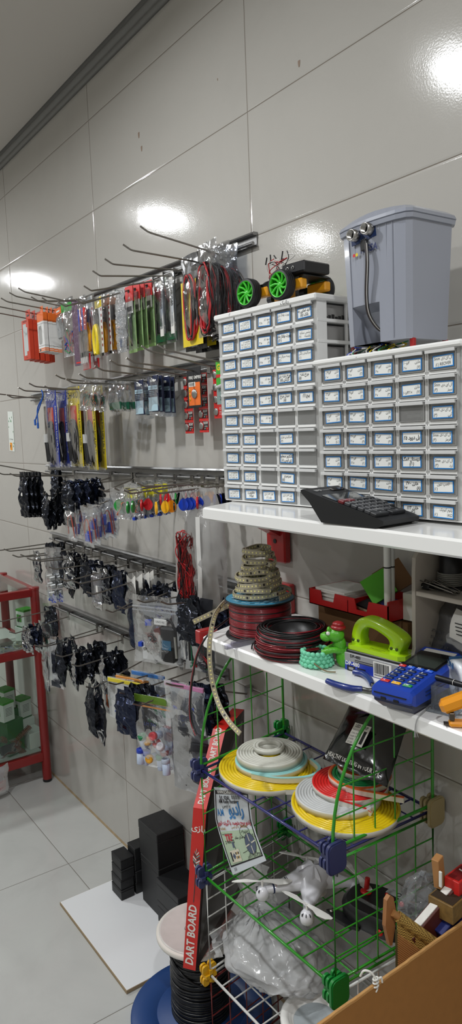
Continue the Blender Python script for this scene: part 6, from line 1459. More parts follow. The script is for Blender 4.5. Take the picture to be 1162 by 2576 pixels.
# drone on the green grid
zdr = zB+.034
c0 = P(790, 2212, z=zdr); ends = [P(660, 2240, z=zdr), P(772, 2180, z=zdr+.004), P(896, 2222, z=zdr), P(772, 2300, z=zdr)]
DW = mat('drone_white', (226, 226, 232), .28, coat=.4)
t4 = thing('drone', 'small white quadcopter drone lying on the green rack shelf', 'drone', Tm(c0))
g = G()
dirs = [(e-c0) for e in ends]
def lerp3(a, b, k): return a+(b-a)*k
for d in dirs:
    n_ = 9; ps = [d*(k/n_) for k in range(n_+1)]; ps = [p+Vector((0, 0, .012*(1-k/n_)**2)) for k, p in enumerate(ps)]
    up = Vector((0, 0, 1)); s_ = d.cross(up).normalized(); vs = []
    for k, p in enumerate(ps):
        q = k/n_; hw = .034*(1-q)**1.6+.011*(1-q)+.0085*q; hh = .017*(1-q)**1.3+.008
        for i in range(10): a = 2*PI*i/10; vs.append(p+s_*(hw*math.cos(a))+up*(hh*math.sin(a)))
    g.add(vs, [(k*10+i, k*10+(i+1) % 10, (k+1)*10+(i+1) % 10, (k+1)*10+i) for k in range(n_) for i in range(10)], 0, True)
g.ball((0, 0, .004), (.034, .034, .023), 20)
g.ball((.01, -.005, -.014), (.03, .022, .014), 16)
part('body', g, DW, t4)
g = G()
for d in dirs[:1]+dirs[2:3]:
    s_ = d.cross(Vector((0, 0, 1))).normalized(); f = d.normalized()
    for k in range(4): p = d*(.45+.035*k)+Vector((0, 0, .0135+.004*(1-.45)))+f*0; g.box((0, 0, 0), (.0022, .013, .002), 0, T=basis(p, f, s_, Vector((0, 0, 1))))
f = dirs[0].normalized(); s_ = f.cross(Vector((0, 0, 1)))
for k, q in ((1, .80), (2, .74)): 
    ps = [dirs[0]*q+s_*(.0117*math.cos(a))+Vector((0, 0, .0108*math.sin(a)+.0005)) for a in [2*PI*i/16 for i in range(16)]]; g.ribbon(ps+ps[:2], f, .0035, .0006, k)
f = dirs[1].normalized(); s_ = f.cross(Vector((0, 0, 1)))
ps = [dirs[1]*.78+s_*(.0118*math.cos(a))+Vector((0, 0, .0108*math.sin(a)+.0005)) for a in [2*PI*i/16 for i in range(16)]]; g.ribbon(ps+ps[:2], f, .0016, .0006, 2)
part('markings', g, [mat('vent_dark', (60, 60, 66), .5), mat('stripe_navy', (40, 52, 90), .4), RED], t4)
for k, (d, an) in enumerate(zip(dirs, (.96, .59, 2.93, .2))):
    g = G(); g.lathe([(.0001, -.020), (.010, -.020), (.0145, -.015), (.0155, -.006), (.0135, .002), (.008, .009), (.0001, .010)], 24, 0, T=Tm(d)); pod = part('motor_pod', g, DW, t4)
    g = G(); f = d.normalized()
    for q in range(3): a = -.6+.6*q; g.box((.0118*math.cos(a), .0135*math.sin(a), .004), (.005, .0016, .005), 0, T=Tm(d, math.atan2(d.y, d.x)), rz=a)
    part('vents', g, mat('vent_dark', (60, 60, 66), .5), pod)
    g = G(); g.cyl(d+Vector((0, 0, .010)), d+Vector((0, 0, .024)), .0026, 10)
    for s2 in (1, -1):
        M2 = Tm(d+Vector((0, 0, .0225)), an+(0 if s2 > 0 else PI)) @ Matrix.Rotation(.22, 4, 'X')
        g.prism([(.002, -.003), (.02, -.006), (.035, -.0125), (.055, -.0105), (.066, -.004), (.067, .0), (.055, .003), (.02, .004), (.002, .003)], -.0006, .0006, T=M2)
    part('propeller', g, WHITE, t4)
# black remote controller
zr = zB+.004
q0 = P(958, 2285, z=zr+.03); 
t5 = thing('remote_controller', 'black toy remote controller with red stick and red buttons', 'controller', Tm((q0.x, q0.y, zr), .25))
g = G(); o_ = []
for k in range(28):
    a = 2*PI*k/28; o_.append((.083*math.copysign(abs(math.cos(a))**.7, math.cos(a)), .056*math.copysign(abs(math.sin(a))**.7, math.sin(a))))
vs = []
for z, k in ((.0, .86), (.006, .97), (.03, 1), (.038, .97), (.044, .88)): vs += [(x*k, y*k, z) for x, y in o_]
n_ = 28; g.add(vs, [(a*n_+i, a*n_+(i+1) % n_, (a+1)*n_+(i+1) % n_, (a+1)*n_+i) for a in range(4) for i in range(n_)], 0, True); g.add([(x*.88, y*.88, .044) for x, y in o_], [list(range(n_))]); part('body', g, BLACK, t5)
RP = mat('red_knob', (206, 34, 34), .35)
g = G(); g.ball((-.042, .012, .045), (.013, .013, .005), 14); g.cyl((-.042, .012, .046), (-.040, .016, .074), .0055, 12); part('joystick', g, RP, t5)
g = G(); g.box((.014, .018, .047), (.012, .010, .007), b=.002); g.ball((.0, .026, .047), .004, 10); g.ball((.04, .016, .047), .006, 10); part('button', g, RP, t5)
g = G(); g.lathe([(.0001, .003), (.006, .003), (.007, 0)], 16, 0, T=FR((.028, -.0558, .02))); g.lathe([(.0001, .003), (.006, .003), (.007, 0)], 16, 0, T=Tm((-.0815, -.004, .022)) @ basis((0, 0, 0), (0, 1, 0), (0, 0, 1), (-1, 0, 0))); part('side_light', g, RP, t5)
g = G(); g.box((.03, .042, .0447), (.075, .018, .0012), 0, rz=-.05); g.lathe([(.004, .0006), (.006, .0006)], 18, 1, T=Tm((.02, .042, .045))); g.box((-.012, -.022, .0447), (.07, .009, .001), 2, rz=-.1); g.text('MODEL', Tm((-.012, -.022, .0455), -.1), .006, 0); part('label', g, [mat('grey_label', (150, 152, 150), .4), INK, mat('dim_label', (90, 92, 90), .4)], t5)
g = G(); g.prism([(-.105, -.05), (-.09, -.058), (-.05, -.064), (-.02, -.058), (-.02, -.05), (-.07, -.035), (-.095, -.034)], .002, .010); part('bracket', g, BLACK, t5)
g = G(); g.ball((-.093, -.046, .0105), (.006, .006, .003), 12); part('bolt', g, CHROME, t5)

# white plastic bag in the rack
cbg = P(672, 2405, z=zC+.06)
t6 = thing('plastic_bag', 'crumpled translucent white plastic bag in the bottom of the rack', 'bag', Tm((cbg.x, cbg.y+.02, zC+.005)))
g = G()
def bf(u, v):
    a = 2*PI*u; r = math.sin(PI*min(1, v*1.02))**.55 if 0 < v < 1 else 0
    nn = noise.noise_vector(Vector((math.cos(a)*1.6, math.sin(a)*1.6, v*3.2)))
    n2 = noise.noise_vector(Vector((math.cos(a)*5, math.sin(a)*5, v*10+4)))
    n3 = noise.noise_vector(Vector((math.cos(a)*11, math.sin(a)*11, v*20+9)))*.0045
    x = .165*r*math.cos(a)*(1-.2*v); y = .105*r*math.sin(a); z = .125*v
    k = max(0, v-.6)/.4; x += -.06*k*k; z += .01*k*k
    return (x+n3.x+nn.x*.02*r+n2.x*.008, max(-.12, y+n3.y+nn.y*.016*r+n2.y*.009), max(.0005*(1+n2.z), z+n3.z*min(1, v*5)+(nn.z*.014+n2.z*.009)*min(1, v*5)))
g.grid(bf, 84, 44, 0, True); part('bag', g, clear('white_bag_film', tint=(240, 241, 242), milk=.42, milkc=(246, 247, 248), rough=.18, bump=.3, bs=18, fmul=.45), t6)
g = G(); g.grid(lambda u, v: (-.12+.09*u+.012*math.sin(9*v+3*u), -.02+.05*u+.012*math.sin(7*u+5*v), .10+.15*v+.006*math.sin(11*u)), 8, 12, 0, False); g.grid(lambda u, v: (-.15+.05*u+.01*math.sin(8*v), -.08+.02*math.sin(6*u), .02+.05*v), 6, 6, 0, False)
part('bag_mouth', g, clear('white_bag_film', tint=(235, 236, 238)), t6)
# white recessed lamp lying at the bottom
lp = P(795, 2566, z=zC+.012)
t7 = thing('lamp_ring', 'round white recessed lamp with frosted centre lying in the rack bottom', 'lamp', Tm((lp.x, lp.y, zC+.0055)))
g = G(); Rr = .078; g.lathe([(Rr*.6, .002), (Rr*.66, .010), (Rr*.70, .010), (Rr*.71, .013), (Rr*.74, .013), (Rr*.75, .015), (Rr*.78, .015), (Rr*.79, .018), (Rr*.95, .019), (Rr, .015), (Rr, .004), (Rr*.8, .0), (Rr*.6, 0)], 56); part('ring', g, WHITE, t7)
g = G(); g.lathe([(.0001, .006), (Rr*.66, .006)], 48); part('diffuser', g, mat('frosted_glass', (176, 184, 188), .3, var=.25, vs=35), t7)

# ---- dart board box leaning beside the rack
t8 = thing('dart_board_box', 'tall red dart board box leaning between the rack and the cable drum', 'box', Tm((.08, -.3, .28)))
Oo = Vector((.08, -.3, .28)); bk = Vector((-.56, .83, 0)); fxv = Vector((.83, .56, 0))*.034
B0, B1 = Vector((.057, -.332, .283)), Vector((.089, -.300, .706)); U_ = Vector((0, 0, .14))
V = [B0, B1, B1+bk*.14+U_, B1+bk*.28+U_, B0+bk*.34]; n_ = 5
V = [p-Oo for p in V]+[p+fxv-Oo for p in V]
g = G()
g.add(V, [(i, (i+1) % n_, (i+1) % n_+n_, i+n_) for i in range(n_)], 0); g.add(V, [list(range(n_))], 0); part('sleeve', g, mat('dart_box_red', (206, 40, 32), .4), t8)
c_ = sum(V[n_:], Vector())/n_
g = G(); g.add(V[n_:], [list(range(n_))[::-1]], 0); g.add([c_+(v-c_)*.9+fxv*.02 for v in V[n_:]], [list(range(n_))[::-1]], 1)
part('window_side', g, [mat('dart_box_dark', (46, 26, 24), .4), mat('dark_board_behind_film', (40, 36, 34), .12, var=.5, vs=30, coat=.5)], t8)
fx = (V[5]-V[0]).normalized(); 
def face(i, k):   # lettering frame on narrow side i: x runs up the side
    a, b = V[i], V[i+1]; m_ = a.lerp(b, k)+(V[i+n_]-V[i])*.5; up = (b-a).normalized(); n = fx.cross(up); n = n if n.y < 0 else -n
    return basis(m_+n*.0006, up, n.cross(up), n), up, n
g = G()
M_, up, n = face(0, .22); g.text('DART BOARD', M_, .029, 0, sx=.88, bold=.03)
[g.text('DART BOARD', face(1, k)[0], .021, 0, sx=.66, bold=.03) for k in (.27, .80)]
M_, up, n = face(0, .88); g.text(fa('بازی'), M_ @ Matrix.Rotation(-PI/2, 4, 'Z'), .022, 0, bold=.02)
M_ = M_ @ Matrix.Rotation(-PI/2, 4, 'Z')
M2, up, n = face(0, .66); M2 = M2 @ Matrix.Rotation(-PI/2, 4, 'Z')
for s2 in (-1, 1):
    for k in range(7): g.prism([(0, -.012+.007*k), (s2*.0095*math.sin(PI*min(1, (k+1.5)/8)), -.004+.007*k), (s2*.0095*math.sin(PI*min(1, (k+1.5)/8)), .000+.007*k), (0, -.008+.007*k)][::s2], 0, .0003, (k+(s2 > 0)) % 3+0, T=M2)
g.box((0, -.055, .0002), (.0016, .09, .0003), 1, T=M2)
part('lettering', g, [PAPER, mat('feather_dark', (40, 70, 70), .5), mat('feather_teal', (120, 170, 160), .5)], t8)

# ================================================================ ON THE FLOOR
t = thing('cable_drum', 'big drum of black cable with blue base disc and white top', 'cable drum', Tm((-.062, -.213, 0)))
BD = mat('drum_blue', (26, 62, 118), .45, bump=.15, bs=60)
g = G(); g.lathe([(.0001, 0), (.192, 0), (.194, .004), (.194, .028), (.190, .032), (.125, .032), (.1235, .030), (.121, .030), (.1195, .032), (.0001, .032)], 72, 0); part('base_disc', g, BD, t)
g = G(); g.lathe([(.0785, .0325), (.076, .255)], 40, 0); rd = random.Random(11)
for k in range(34):
    z = .037+.0064*k; r = .0795-.004*k/34+rd.uniform(-.0012, .0012); tl = rd.uniform(-.004, .004); a0 = rd.uniform(0, 6)
    g.tube([(r*math.cos(q), r*math.sin(q), z+tl*math.sin(q+a0)) for q in [2*PI*i/44 for i in range(44)]], .0034, 7, 0, closed=True)
g.tube([(.081*math.cos(q), .081*math.sin(q), .185+.045*math.sin(q-2)) for q in [2*PI*i/44 for i in range(44)]], .0036, 7, 0, closed=True)
part('cable', g, mat('cable_black', (20, 20, 22), .3), t)
g = G(); g.lathe([(.0001, .254), (.112, .254), (.1135, .257), (.1135, .266), (.111, .268), (.0001, .268)], 64, 0); part('top_flange', g, mat('drum_white', (216, 212, 204), .5), t)
g = G(); g.lathe([(.0001, .2695), (.1, .2695), (.104, .2715), (.106, .2695), (.106, .268)], 64, 0); part('disc', g, mat('marbled_plastic', (206, 204, 200), .2, var=.12, vs=28, coat=.4), t)
g = G(); g.lathe([(.0001, .274), (.004, .2735), (.005, .270)], 14, 0, T=Tm((-.012, -.03, 0))); g.lathe([(.0001, .272), (.005, .272)], 14, 1, T=Tm((.05, .015, 0))); part('bolt', g, [STEEL, INK], t)
# white board
q = [P(*p, z=.012) for p in ((150, 2269), (318, 2493))]
g = G(); ang = math.atan2(q[1].y-q[0].y, q[1].x-q[0].x); Lw = (q[1]-q[0]).length; dw = .30
M_ = Tm((q[0].x, q[0].y, 0), ang); g.box((Lw/2, dw/2, .0065), (Lw, dw, .011), 0, b=.001); g.box((Lw/2, dw/2, .0062), (Lw-.002, dw-.002, .0124), 1, b=.0012)
solo('white_board', g, [mat('board_edge', (150, 130, 100), .6), mat('melamine_white', (224, 226, 228), .25)], 'white melamine board lying flat on the floor', 'board', M_)
zb_ = .0128
PBX = mat('project_box_black', (17, 18, 20), .5, bump=.12, bs=300)
def pbox(label, x0, y0, w, d, z, h, lid=.012, rz=0.0, group=None, dot=False):
    t = thing('project_box', label, 'plastic box', Tm((x0, y0, z), rz), group)
    g = G(); g.box((w/2, d/2, (h-lid)/2), (w, d, h-lid), b=.0015); part('box', g, PBX, t)
    g = G(); g.box((w/2, d/2, h-lid/2+.0003), (w+.0012, d+.0012, lid), b=.002)
    if dot: g.lathe([(.0001, h+.0008), (.003, h+.0008)], 12, 1, T=Tm((w/2, d/2, 0)))
    part('lid', g, [PBX, mat('screw_dark', (50, 50, 52), .4)], t); return z+h+.0006
f = P(405, 2311, z=zb_); l = P(362, 2264, z=zb_)
xf, yf = f.x, f.y; hw = .125
htot = P(407, 2097, x=xf).z-zb_
h1 = P(407, 2186, x=xf).z-zb_
z = pbox('black plastic box carrying the tallest box of the pile', xf-hw, yf, hw, .10, zb_, h1, .02, rz=0)
pbox('tallest black plastic box, topmost of the pile by the wall', xf-hw-.004, yf, hw+.004, .10, z, htot-h1, .03, dot=True)
hb3 = P(398, 2204, x=xf+.001).z-zb_
z = pbox('low black plastic box in front of the pile, partly behind the drum', xf+.003, yf-.012, .14, .105, zb_, hb3*.5, .02)
pbox('black plastic box stacked on the low one, partly behind the drum', xf+.003, yf-.012, .14, .105, z, hb3*.5, .02)
s0 = P(306, 2267, z=zb_); hs = (P(295, 2168, x=s0.x-.004).z-zb_)/4
z = zb_
for k in range(4): z = pbox(f'small black plastic box, {["lowest", "second from bottom", "third from bottom", "topmost"][k]} of the nearest little stack', s0.x-.074-.003*(k % 2), s0.y+.002*k, .074, .05, z, hs-.0006, .006, group='small project boxes')
m0 = P(345, 2262, z=zb_); z = zb_
for k in range(4): z = pbox(f'narrow black plastic box, {["lowest", "second from bottom", "third from bottom", "topmost"][k]} of the stack behind the little one', s0.x-.056+.003*(k % 2), s0.y+.058, .055, .05, z, .0415, .006, group='narrow project boxes')

# ---- big cardboard box at the right with its things
zt = .725
c0, c1_, c2_ = P(810, 2576, z=zt), P(940, 2470, z=zt), P(1162, 2325, z=zt)
xw = (c0.x+c1_.x+c2_.x)/3
KB = mat('carton_brown', (158, 106, 48), .8, var=.10, vs=60); KE = mat('carton_edge', (186, 140, 84), .85, var=.2, vs=80)
yb0, yb1 = -.62, -.012; xl = .612
t = thing('cardboard_box', 'large open brown cardboard box in the lower right corner', 'box', Tm((xw, -.3, 0)))
O2 = Vector((xw, -.3, 0))
dxy = (c2_.x-c0.x)/(c2_.y-c0.y)
g = G(); th = .006
X_ = lambda y: c0.x+dxy*(y-c0.y)-xw
def wall4(pts, z0, z1):
    g.prism([(a, b) for a, b in pts], z0, z1, 0)
wall4([(X_(yb0)-th, yb0+.3), (X_(yb0), yb0+.3), (X_(yb1), yb1+.3), (X_(yb1)-th, yb1+.3)], 0, zt-.0005)
wall4([(xl-xw, yb1+.3-th), (X_(yb1), yb1+.3-th), (X_(yb1), yb1+.3), (xl-xw, yb1+.3)], 0, zt-.12); wall4([(xl-xw, yb0+.3), (X_(yb0), yb0+.3), (X_(yb0), yb0+.3+th), (xl-xw, yb0+.3+th)], 0, zt-.3)
wall4([(xl-xw, yb0+.3), (xl-xw+th, yb0+.3), (xl-xw+th, yb1+.3), (xl-xw, yb1+.3)], 0, .36); wall4([(xl-xw, yb0+.3), (X_(yb0), yb0+.3), (X_(yb1), yb1+.3), (xl-xw, yb1+.3)], .0, .35)
part('side', g, KB, t)
g = G(); rd = random.Random(4); n_ = 60; vs = []
for i in range(n_+1):
    y = yb0+(yb1-yb0)*i/n_; z = zt+rd.uniform(-.0006, .0008)
    vs += [(X_(y)+.0004, y+.3, z-.002), (X_(y)-.001, y+.3, z+.0008), (X_(y)-th+.001, y+.3, z+.0008), (X_(y)-th-.0004, y+.3, z-.002)]
g.add(vs, [(i*4+k, i*4+k+1, i*4+k+5, i*4+k+4) for i in range(n_) for k in range(3)], 0); part('torn_edge', g, KE, t)
g = G(); p = P(941, 2478, x=xw)-O2
g.tube(smooth([p+Vector(q) for q in ((-.016, -.014, .012), (-.010, -.012, .024), (-.003, -.004, .022), (.002, .002, .010), (.003, .004, -.004), (.003, .0, -.010))], 6), .0018, 8)
for k in range(3): g.tube([p+Vector((.0025+.003*math.cos(a), .001+.005*math.sin(a), .012-.006*k)) for a in [2*PI*i/12 for i in range(12)]], .0015, 6, closed=True)
g.tube(smooth([p+Vector((.003, .004, .008)), p+Vector((.004, .012, .010)), p+Vector((.004, .014, .0))], 5), .0016, 6); part('wire_tie', g, PAPER, t)
# bamboo roll
BAM = mat('bamboo', (176, 126, 76), .55, var=.2, vs=20); WOV = nt('woven_edging')
def woven():
    m, tt, o = WOV; b = N(tt, 'ShaderNodeBsdfPrincipled'); tc = N(tt, 'ShaderNodeTexCoord'); w1 = N(tt, 'ShaderNodeTexChecker'); w1.inputs['Scale'].default_value = 420
    w1.inputs[1].default_value = lin((206, 172, 92)); w1.inputs[2].default_value = lin((104, 76, 30)); tt.links.new(tc.outputs['Object'], w1.inputs[0]); tt.links.new(w1.outputs[0], b.inputs[0]); b.inputs['Roughness'].default_value = .7; tt.links.new(b.outputs[0], o.inputs[0]); return m
WV = woven()
xr = .70
a, b, c, d = P(988, 2296, x=xr), P(1093, 2372, x=xr+.03), P(1075, 2420, x=xr+.03), P(1018, 2440, x=xr)
t = thing('bamboo_scroll', 'rolled bamboo slat scroll with a woven edge and wooden rod', 'scroll', Tm(a))
z3 = lambda p: p-a
ax = (b-a); 
g = G(); g.tube([z3(a)-ax*.0, z3(a)+ax*1.3], .0062, 12); part('rod', g, BAM, t)
g = G(); g.tube([z3(a)+ax*.12, z3(a)+ax*1.3], .0095, 14); 
g.grid(lambda u, v: (z3(a)+ax*(.15+1.1*u)+Vector((.0, -.006, -.006-.028*v))), 10, 2, 0); part('woven_edge', g, WV, t)
g = G(); nS = 30
for k in range(nS):
    o_ = Vector((0, -.004, -.030-.0042*k)); g.tube([z3(a)+ax*.13+o_, z3(a)+ax*1.25+o_], .0017, 6)
part('slats', g, BAM, t)
g = G(); g.grid(lambda u, v: z3(a)+ax*(.12+.06*u)+Vector((0, -.0075, -.02-.13*v)), 2, 8); part('edge_tape', g, mat('olive_tape', (84, 78, 46), .7), t)
g = G(); e = P(982, 2262, x=xr); f_ = P(1000, 2330, x=xr)
g.prism([(-.008, .026), (.0, .032), (.008, .026), (.014, -.0), (.012, -.03), (.004, -.062), (-.002, -.06), (-.012, -.02)], -.004, .004, ax='x'); part('end_board', g, mat('end_board_wood', (158, 106, 62), .6, var=.25, vs=40), t).location = (-.006, -.004, .0)
# crumpled clear bag
q = P(1062, 2272, x=.655)
t = thing('crumpled_bag', 'crumpled clear plastic bag in the cardboard box', 'bag', Tm((q.x, q.y, q.z-.06)))
g = G()
def cf(u, v):
    a = 2*PI*u; r = math.sin(PI*v)**.7 if 0 < v < 1 else 0; nn = noise.noise_vector(Vector((math.cos(a)*2.4, math.sin(a)*2.4, v*5))); n2 = noise.noise_vector(Vector((math.cos(a)*7, math.sin(a)*7, v*14)))
    return (.036*r*math.cos(a)+nn.x*.012+n2.x*.005, .05*r*math.sin(a)+nn.y*.014+n2.y*.005, .12*v+nn.z*.012+n2.z*.005)
g.grid(cf, 34, 24, 0, False); part('film', g, clear('crumpled_film', milk=.2, milkc=(190, 192, 194), rough=.08, bump=.35, bs=40, fmul=.5), t)
# patterned box, red box, stick, books, paper
def pxbox(name, mats, label, cat, p, d, x, rz=0, rx=0, ry=0, b=.001, extra=None):
    c = P(*p, x=x); g = G(); g.box((0, 0, 0), d, 0, b=b)
    if extra: extra(g)
    return solo(name, g, mats, label, cat, Tm(c, rz, rx, ry))
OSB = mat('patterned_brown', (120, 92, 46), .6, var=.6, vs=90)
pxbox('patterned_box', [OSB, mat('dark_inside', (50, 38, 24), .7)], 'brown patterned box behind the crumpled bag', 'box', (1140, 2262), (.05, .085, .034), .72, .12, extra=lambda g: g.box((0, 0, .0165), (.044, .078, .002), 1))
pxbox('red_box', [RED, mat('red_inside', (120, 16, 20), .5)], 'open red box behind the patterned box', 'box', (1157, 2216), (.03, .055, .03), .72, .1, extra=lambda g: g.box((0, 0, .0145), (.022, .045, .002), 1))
pxbox('wooden_stick', BAM, 'short brown wooden stick leaning by the red box', 'stick', (1103, 2192), (.014, .02, .06), .70, .2, .15)
pxbox('white_strip', PAPER, 'narrow white strip standing beside the red box', 'strip', (1108, 2212), (.006, .004, .03), .715)
pxbox('book', [mat('book_maroon', (82, 34, 26), .5), PAPER], 'maroon book with white page edges inside the cardboard box', 'book', (1120, 2318), (.022, .15, .10), .715, -.1, .5, extra=lambda g: g.box((.0, .003, .003), (.0145, .151, .098), 1))
pxbox('book', [mat('book_navy', (30, 40, 104), .5), ORANGE], 'navy book with an orange stripe behind the maroon book', 'book', (1160, 2318), (.02, .10, .06), .735, -.1, .5, extra=lambda g: g.box((.0, .003, .012), (.021, .098, .005), 1))
c = P(1105, 2352, x=.70); g = G(); g.grid(lambda u, v: (.006*math.sin(3*u), -.045+.09*u, -.03+.05*v-.02*u+.006*math.sin(4*v)), 8, 6); solo('paper_sheet', g, mat('bluish_paper', (206, 214, 226), .7), 'curved white paper sheet in front of the maroon book', 'paper', Tm(c))

# ================================================================ RED GLASS CABINET AT THE FAR LEFT
RC = mat('cabinet_red', (126, 16, 16), .35, coat=.3); GL = clear('cabinet_glass', tint=(242, 248, 245), milk=.0, rough=.03, bump=0, fmul=.5)
xs = -1.665; yw = -.045; ztop = .925; D1 = .62; xbk = -2.12
t = thing('display_cabinet', 'red framed glass display cabinet at the far left wall', 'display cabinet', Tm((xs, yw, 0)))
for x, y in ((0, 0), (xbk-xs, .0), (0, -D1), (xbk-xs, -D1)):
    g = G(); g.lathe([(.019, 0), (.021, .002), (.021, .012), (.0205, .013)], 24, 1, T=Tm((x, y, 0))); g.lathe([(.0205, .013), (.0205, ztop-.004), (.019, ztop), (.0001, ztop)], 24, 0, T=Tm((x, y, 0))); g.lathe([(.022, ztop-.012), (.023, ztop-.002), (.021, ztop+.002), (.0001, ztop+.002)], 24, 0, T=Tm((x, y, 0))) ; part('post', g, [RC, BLACK], t)
zm = P(60, 1640, x=xs+.02).z-.014; zl_ = P(70, 1918, x=xs+.02).z
for z, h in ((ztop-.022, .034), (zm, .034), (zl_, .04)):
    for x in (0, xbk-xs):
        g = G(); g.box((x, -D1/2, z), (.028, D1-.03, h), b=.002); part('rail', g, RC, t)
    for y in (0, -D1):
        g = G(); g.box(((xbk-xs)/2, y, z), (abs(xbk-xs)-.03, .028, h), b=.002); part('rail', g, RC, t)
for z in (zm+.019, zl_+.022):
    g = G(); g.box(((xbk-xs)/2, -D1/2, z), (abs(xbk-xs)-.03, D1-.03, .004)); part('shelf', g, mat('cabinet_shelf_white', (196, 198, 194), .4), t)
g = G(); g.box(((xbk-xs)/2, -D1/2, ztop+.002), (abs(xbk-xs)-.05, D1-.05, .005)); part('glass_top', g, GL, t)
g = G(); g.box((.0, -D1/2, (zl_+zm)/2+.0), (.004, D1-.05, zm-zl_-.036)); part('glass_side', g, GL, t)
g = G(); g.box((.0, -D1/2, (zm+ztop)/2), (.004, D1-.05, ztop-zm-.056)); part('glass_side', g, GL, t)
g = G(); g.box((xbk-xs+.2, -.30, .47), (.012, .02, .86)); part('door_frame', g, mat('cabinet_dark_red', (90, 14, 14), .4), t)
GB = mat('box_green', (64, 150, 40), .45); GB2 = mat('box_dark_green', (18, 96, 36), .45); WB = mat('box_white', (226, 228, 224), .5)
def tester(label, c, s=(.07, .06, .1), rz=.3, grp='green and white boxes'):
    t = thing('product_box', label, 'box', Tm(c, rz), grp); w_, d_, h_ = s
    g = G(); g.box((0, 0, h_/2), s, 0, b=.001); part('carton', g, WB, t)
    g = G(); g.box((0, 0, h_-.004), (w_+.0006, d_+.0006, .009), 0); g.box((0, 0, .003), (w_+.0006, d_+.0006, .006), 1); g.box((-.008, -d_/2-.0004, h_*.52), (w_*.55, .0008, h_*.4), 0)
    for k in range(6): g.box((w_/2+.0004, 0, h_*(.35+.07*k)), (.0006, d_*.6, .0022), 2)
    g.prism([(-.02, h_*.3), (-.012, h_*.3), (.006, h_*.66), (-.002, h_*.68)], -d_/2-.0014, -d_/2-.0006, 3, ax='y'); part('print', g, [GB, GB2, mat('grey_lines', (130, 132, 130), .6), BLACK], t)
xi = xs-.10
zs1, zs2 = zm+.0215, zl_+.0245
def blk(label, c, s, m, rz=0, cat='box', name='carton'):
    g = G(); g.box((0, 0, s[2]/2), s, b=.0015); return solo(name, g, m, label, cat, Tm(c, rz))
q = P(64, 1545, x=xi); 
blk('white carton on the middle shelf of the red cabinet', (xi, q.y, zs1), (.09, .07, .075), WB, .2); tester('green and white box on the white carton, middle shelf of the cabinet', (xi, q.y, zs1+.0755), (.065, .06, .085), .25)
q = P(84, 1880, x=xi); blk('white carton on the bottom shelf by the cabinet post', (xi, q.y, zs2), (.10, .08, .075), WB, .15)
q2 = P(68, 1845, x=xi-.05); blk('white carton behind, carrying a green and white box', (xi-.10, q2.y, zs2), (.09, .08, .11), WB, .15); tester('green and white box beside the cabinet post, bottom shelf', (xi-.10, q2.y, zs2+.111), (.068, .06, .095), .3)
q3 = P(22, 1850, x=xi); blk('dark green carton under the left green and white boxes', (xi, q3.y, zs2), (.11, .09, .16), GB2, .35); tester('nearest green and white box on the dark green carton', (xi+.02, q3.y-.02, zs2+.1605), (.075, .06, .095), .35); tester('rear green and white box on the dark green carton', (xi-.11, q3.y+.03, zs2+.165), (.07, .06, .10), .3)
blk('dark green carton at the rear of the cabinet bottom shelf', (xi-.11, q3.y+.03, zs2), (.09, .08, .164), GB2, .3)
COP = mat('copper_coil', (150, 96, 74), .35, .6)
for k, (px, py, ry, lb) in enumerate(((30, 1868, .5, 'upper'), (58, 1850, -.6, 'right'), (50, 1905, .8, 'lower'))):
    c = P(px, py, x=xs-.035); g = G(); nT = 16
    g.tube([(-.05+.1*i/(nT*10), .012*math.cos(2*PI*i/10), .012*math.sin(2*PI*i/10)) for i in range(nT*10+1)], .0017, 5)
    solo('coil_brush', g, COP, f'coppery coil in a clear sleeve, {lb} of three at the cabinet bottom', 'coil', Tm((xs-.05-.0*k, c.y, max(c.z, zs2+.02)), PI/2, 0, ry))
c = P(20, 1900, x=xs-.03); t = thing('packet', 'clear plastic packet of dark parts on the cabinet bottom shelf', 'packet', Tm((xs-.045, c.y, zs2+.085), PI/2+.2, -.3)); g = G(); bag(g, .13, .085, .035, seed=401, sm=True, cr=.006, nx=12, nz=10); part('film', g, FILM, t); g = G(); g.box((0, .0, -.045), (.07, .02, .04), b=.003); part('contents', g, mat('charcoal_parts', (46, 46, 50), .5), t)
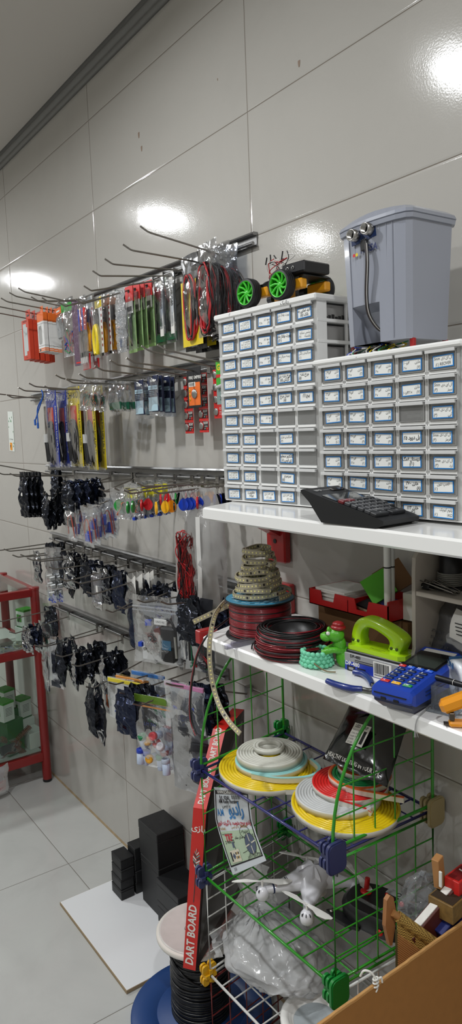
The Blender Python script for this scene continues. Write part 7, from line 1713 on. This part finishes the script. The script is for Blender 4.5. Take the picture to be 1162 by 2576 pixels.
# cable coil and oddments on the middle shelf
c = P(42, 1618, x=xs-.06); g = G(); rd = random.Random(2)
for k in range(6): r = .028+.004*rd.random(); g.tube([(r*1.15*math.cos(a)+rd.uniform(-.0, .001), r*math.sin(a), .004+.0032*k+.002*math.sin(a*2+k)) for a in [2*PI*i/30 for i in range(30)]], .0023, 7, closed=True)
solo('cable_coil', g, mat('grey_cable', (170, 170, 160), .5), 'coil of pale grey cable on the cabinet middle shelf', 'cable', Tm((xs-.055, c.y, zs1)))
c = P(10, 1590, x=xs-.06); t = thing('metal_tool', 'shiny metal block with wires on the cabinet middle shelf', 'device', Tm((xs-.07, c.y, zs1))); g = G(); g.box((0, 0, .028), (.07, .06, .018), b=.003); part('body', g, STEEL, t); g = G(); g.box((0, 0, .009), (.075, .065, .018), b=.003); part('base', g, BLACK, t); g = G(); tangle(g, 5, (.02, .02, .012), (.06, .08, .01), .0015, [0, 1, 2], 9); part('wires', g, [YELL, SERVO, RWIRE], t)
c = P(10, 1632, x=xs-.04); t = thing('packet', 'crumpled clear packet at the front of the cabinet middle shelf', 'packet', Tm((xs-.045, c.y, zs1+.022), PI/2, -1.2)); g = G(); bag(g, .12, .06, .012, seed=402, cr=.005, nx=12, nz=8); part('film', g, FILM, t)
c = P(8, 1925, x=xs+.03); t = thing('packet', 'clear packet with a red edge leaning outside the red cabinet', 'packet', Tm((xs+.05, c.y-.03, .155), PI/2+.3, .12)); g = G(); bag(g, .11, .145, .04, seed=403, cr=.006, nx=10, nz=12, z0=0); part('film', g, MILKY, t); g = G(); g.grid(lambda u, v: (-.04+.08*u, -.004, -.07-.05*v), 4, 4); part('card', g, RED, t)

# small marks on the wall tiles
g = G(); 
for px, py, s_ in ((349, 340, .012), (356, 374, .011), (547, 200, .004), (752, 160, .010)):
    p = P(px, py, y=-.0004); o_ = [(p.x+s_*.35*math.cos(a)*(1+.4*math.sin(3*a)), p.z+s_*math.sin(a)*(1+.3*math.cos(2*a))) for a in [2*PI*i/10 for i in range(10)]]; g.prism(o_, -.0006, 0, ax='y')
struct('trim_2', g, mat('old_glue_mark', (140, 120, 104), .7))
S.view_settings.view_transform = 'Standard'; S.view_settings.look = 'None'; S.view_settings.exposure = EXPO; S.view_settings.gamma = 1
S.view_settings.use_curve_mapping = False
S.cycles.max_bounces = 14; S.cycles.transparent_max_bounces = 20; S.cycles.diffuse_bounces = 4; S.cycles.glossy_bounces = 4
S.cycles.caustics_reflective = False; S.cycles.caustics_refractive = False; S.cycles.sample_clamp_indirect = 4.0
S.cycles.use_adaptive_sampling = True; S.cycles.adaptive_threshold = .015
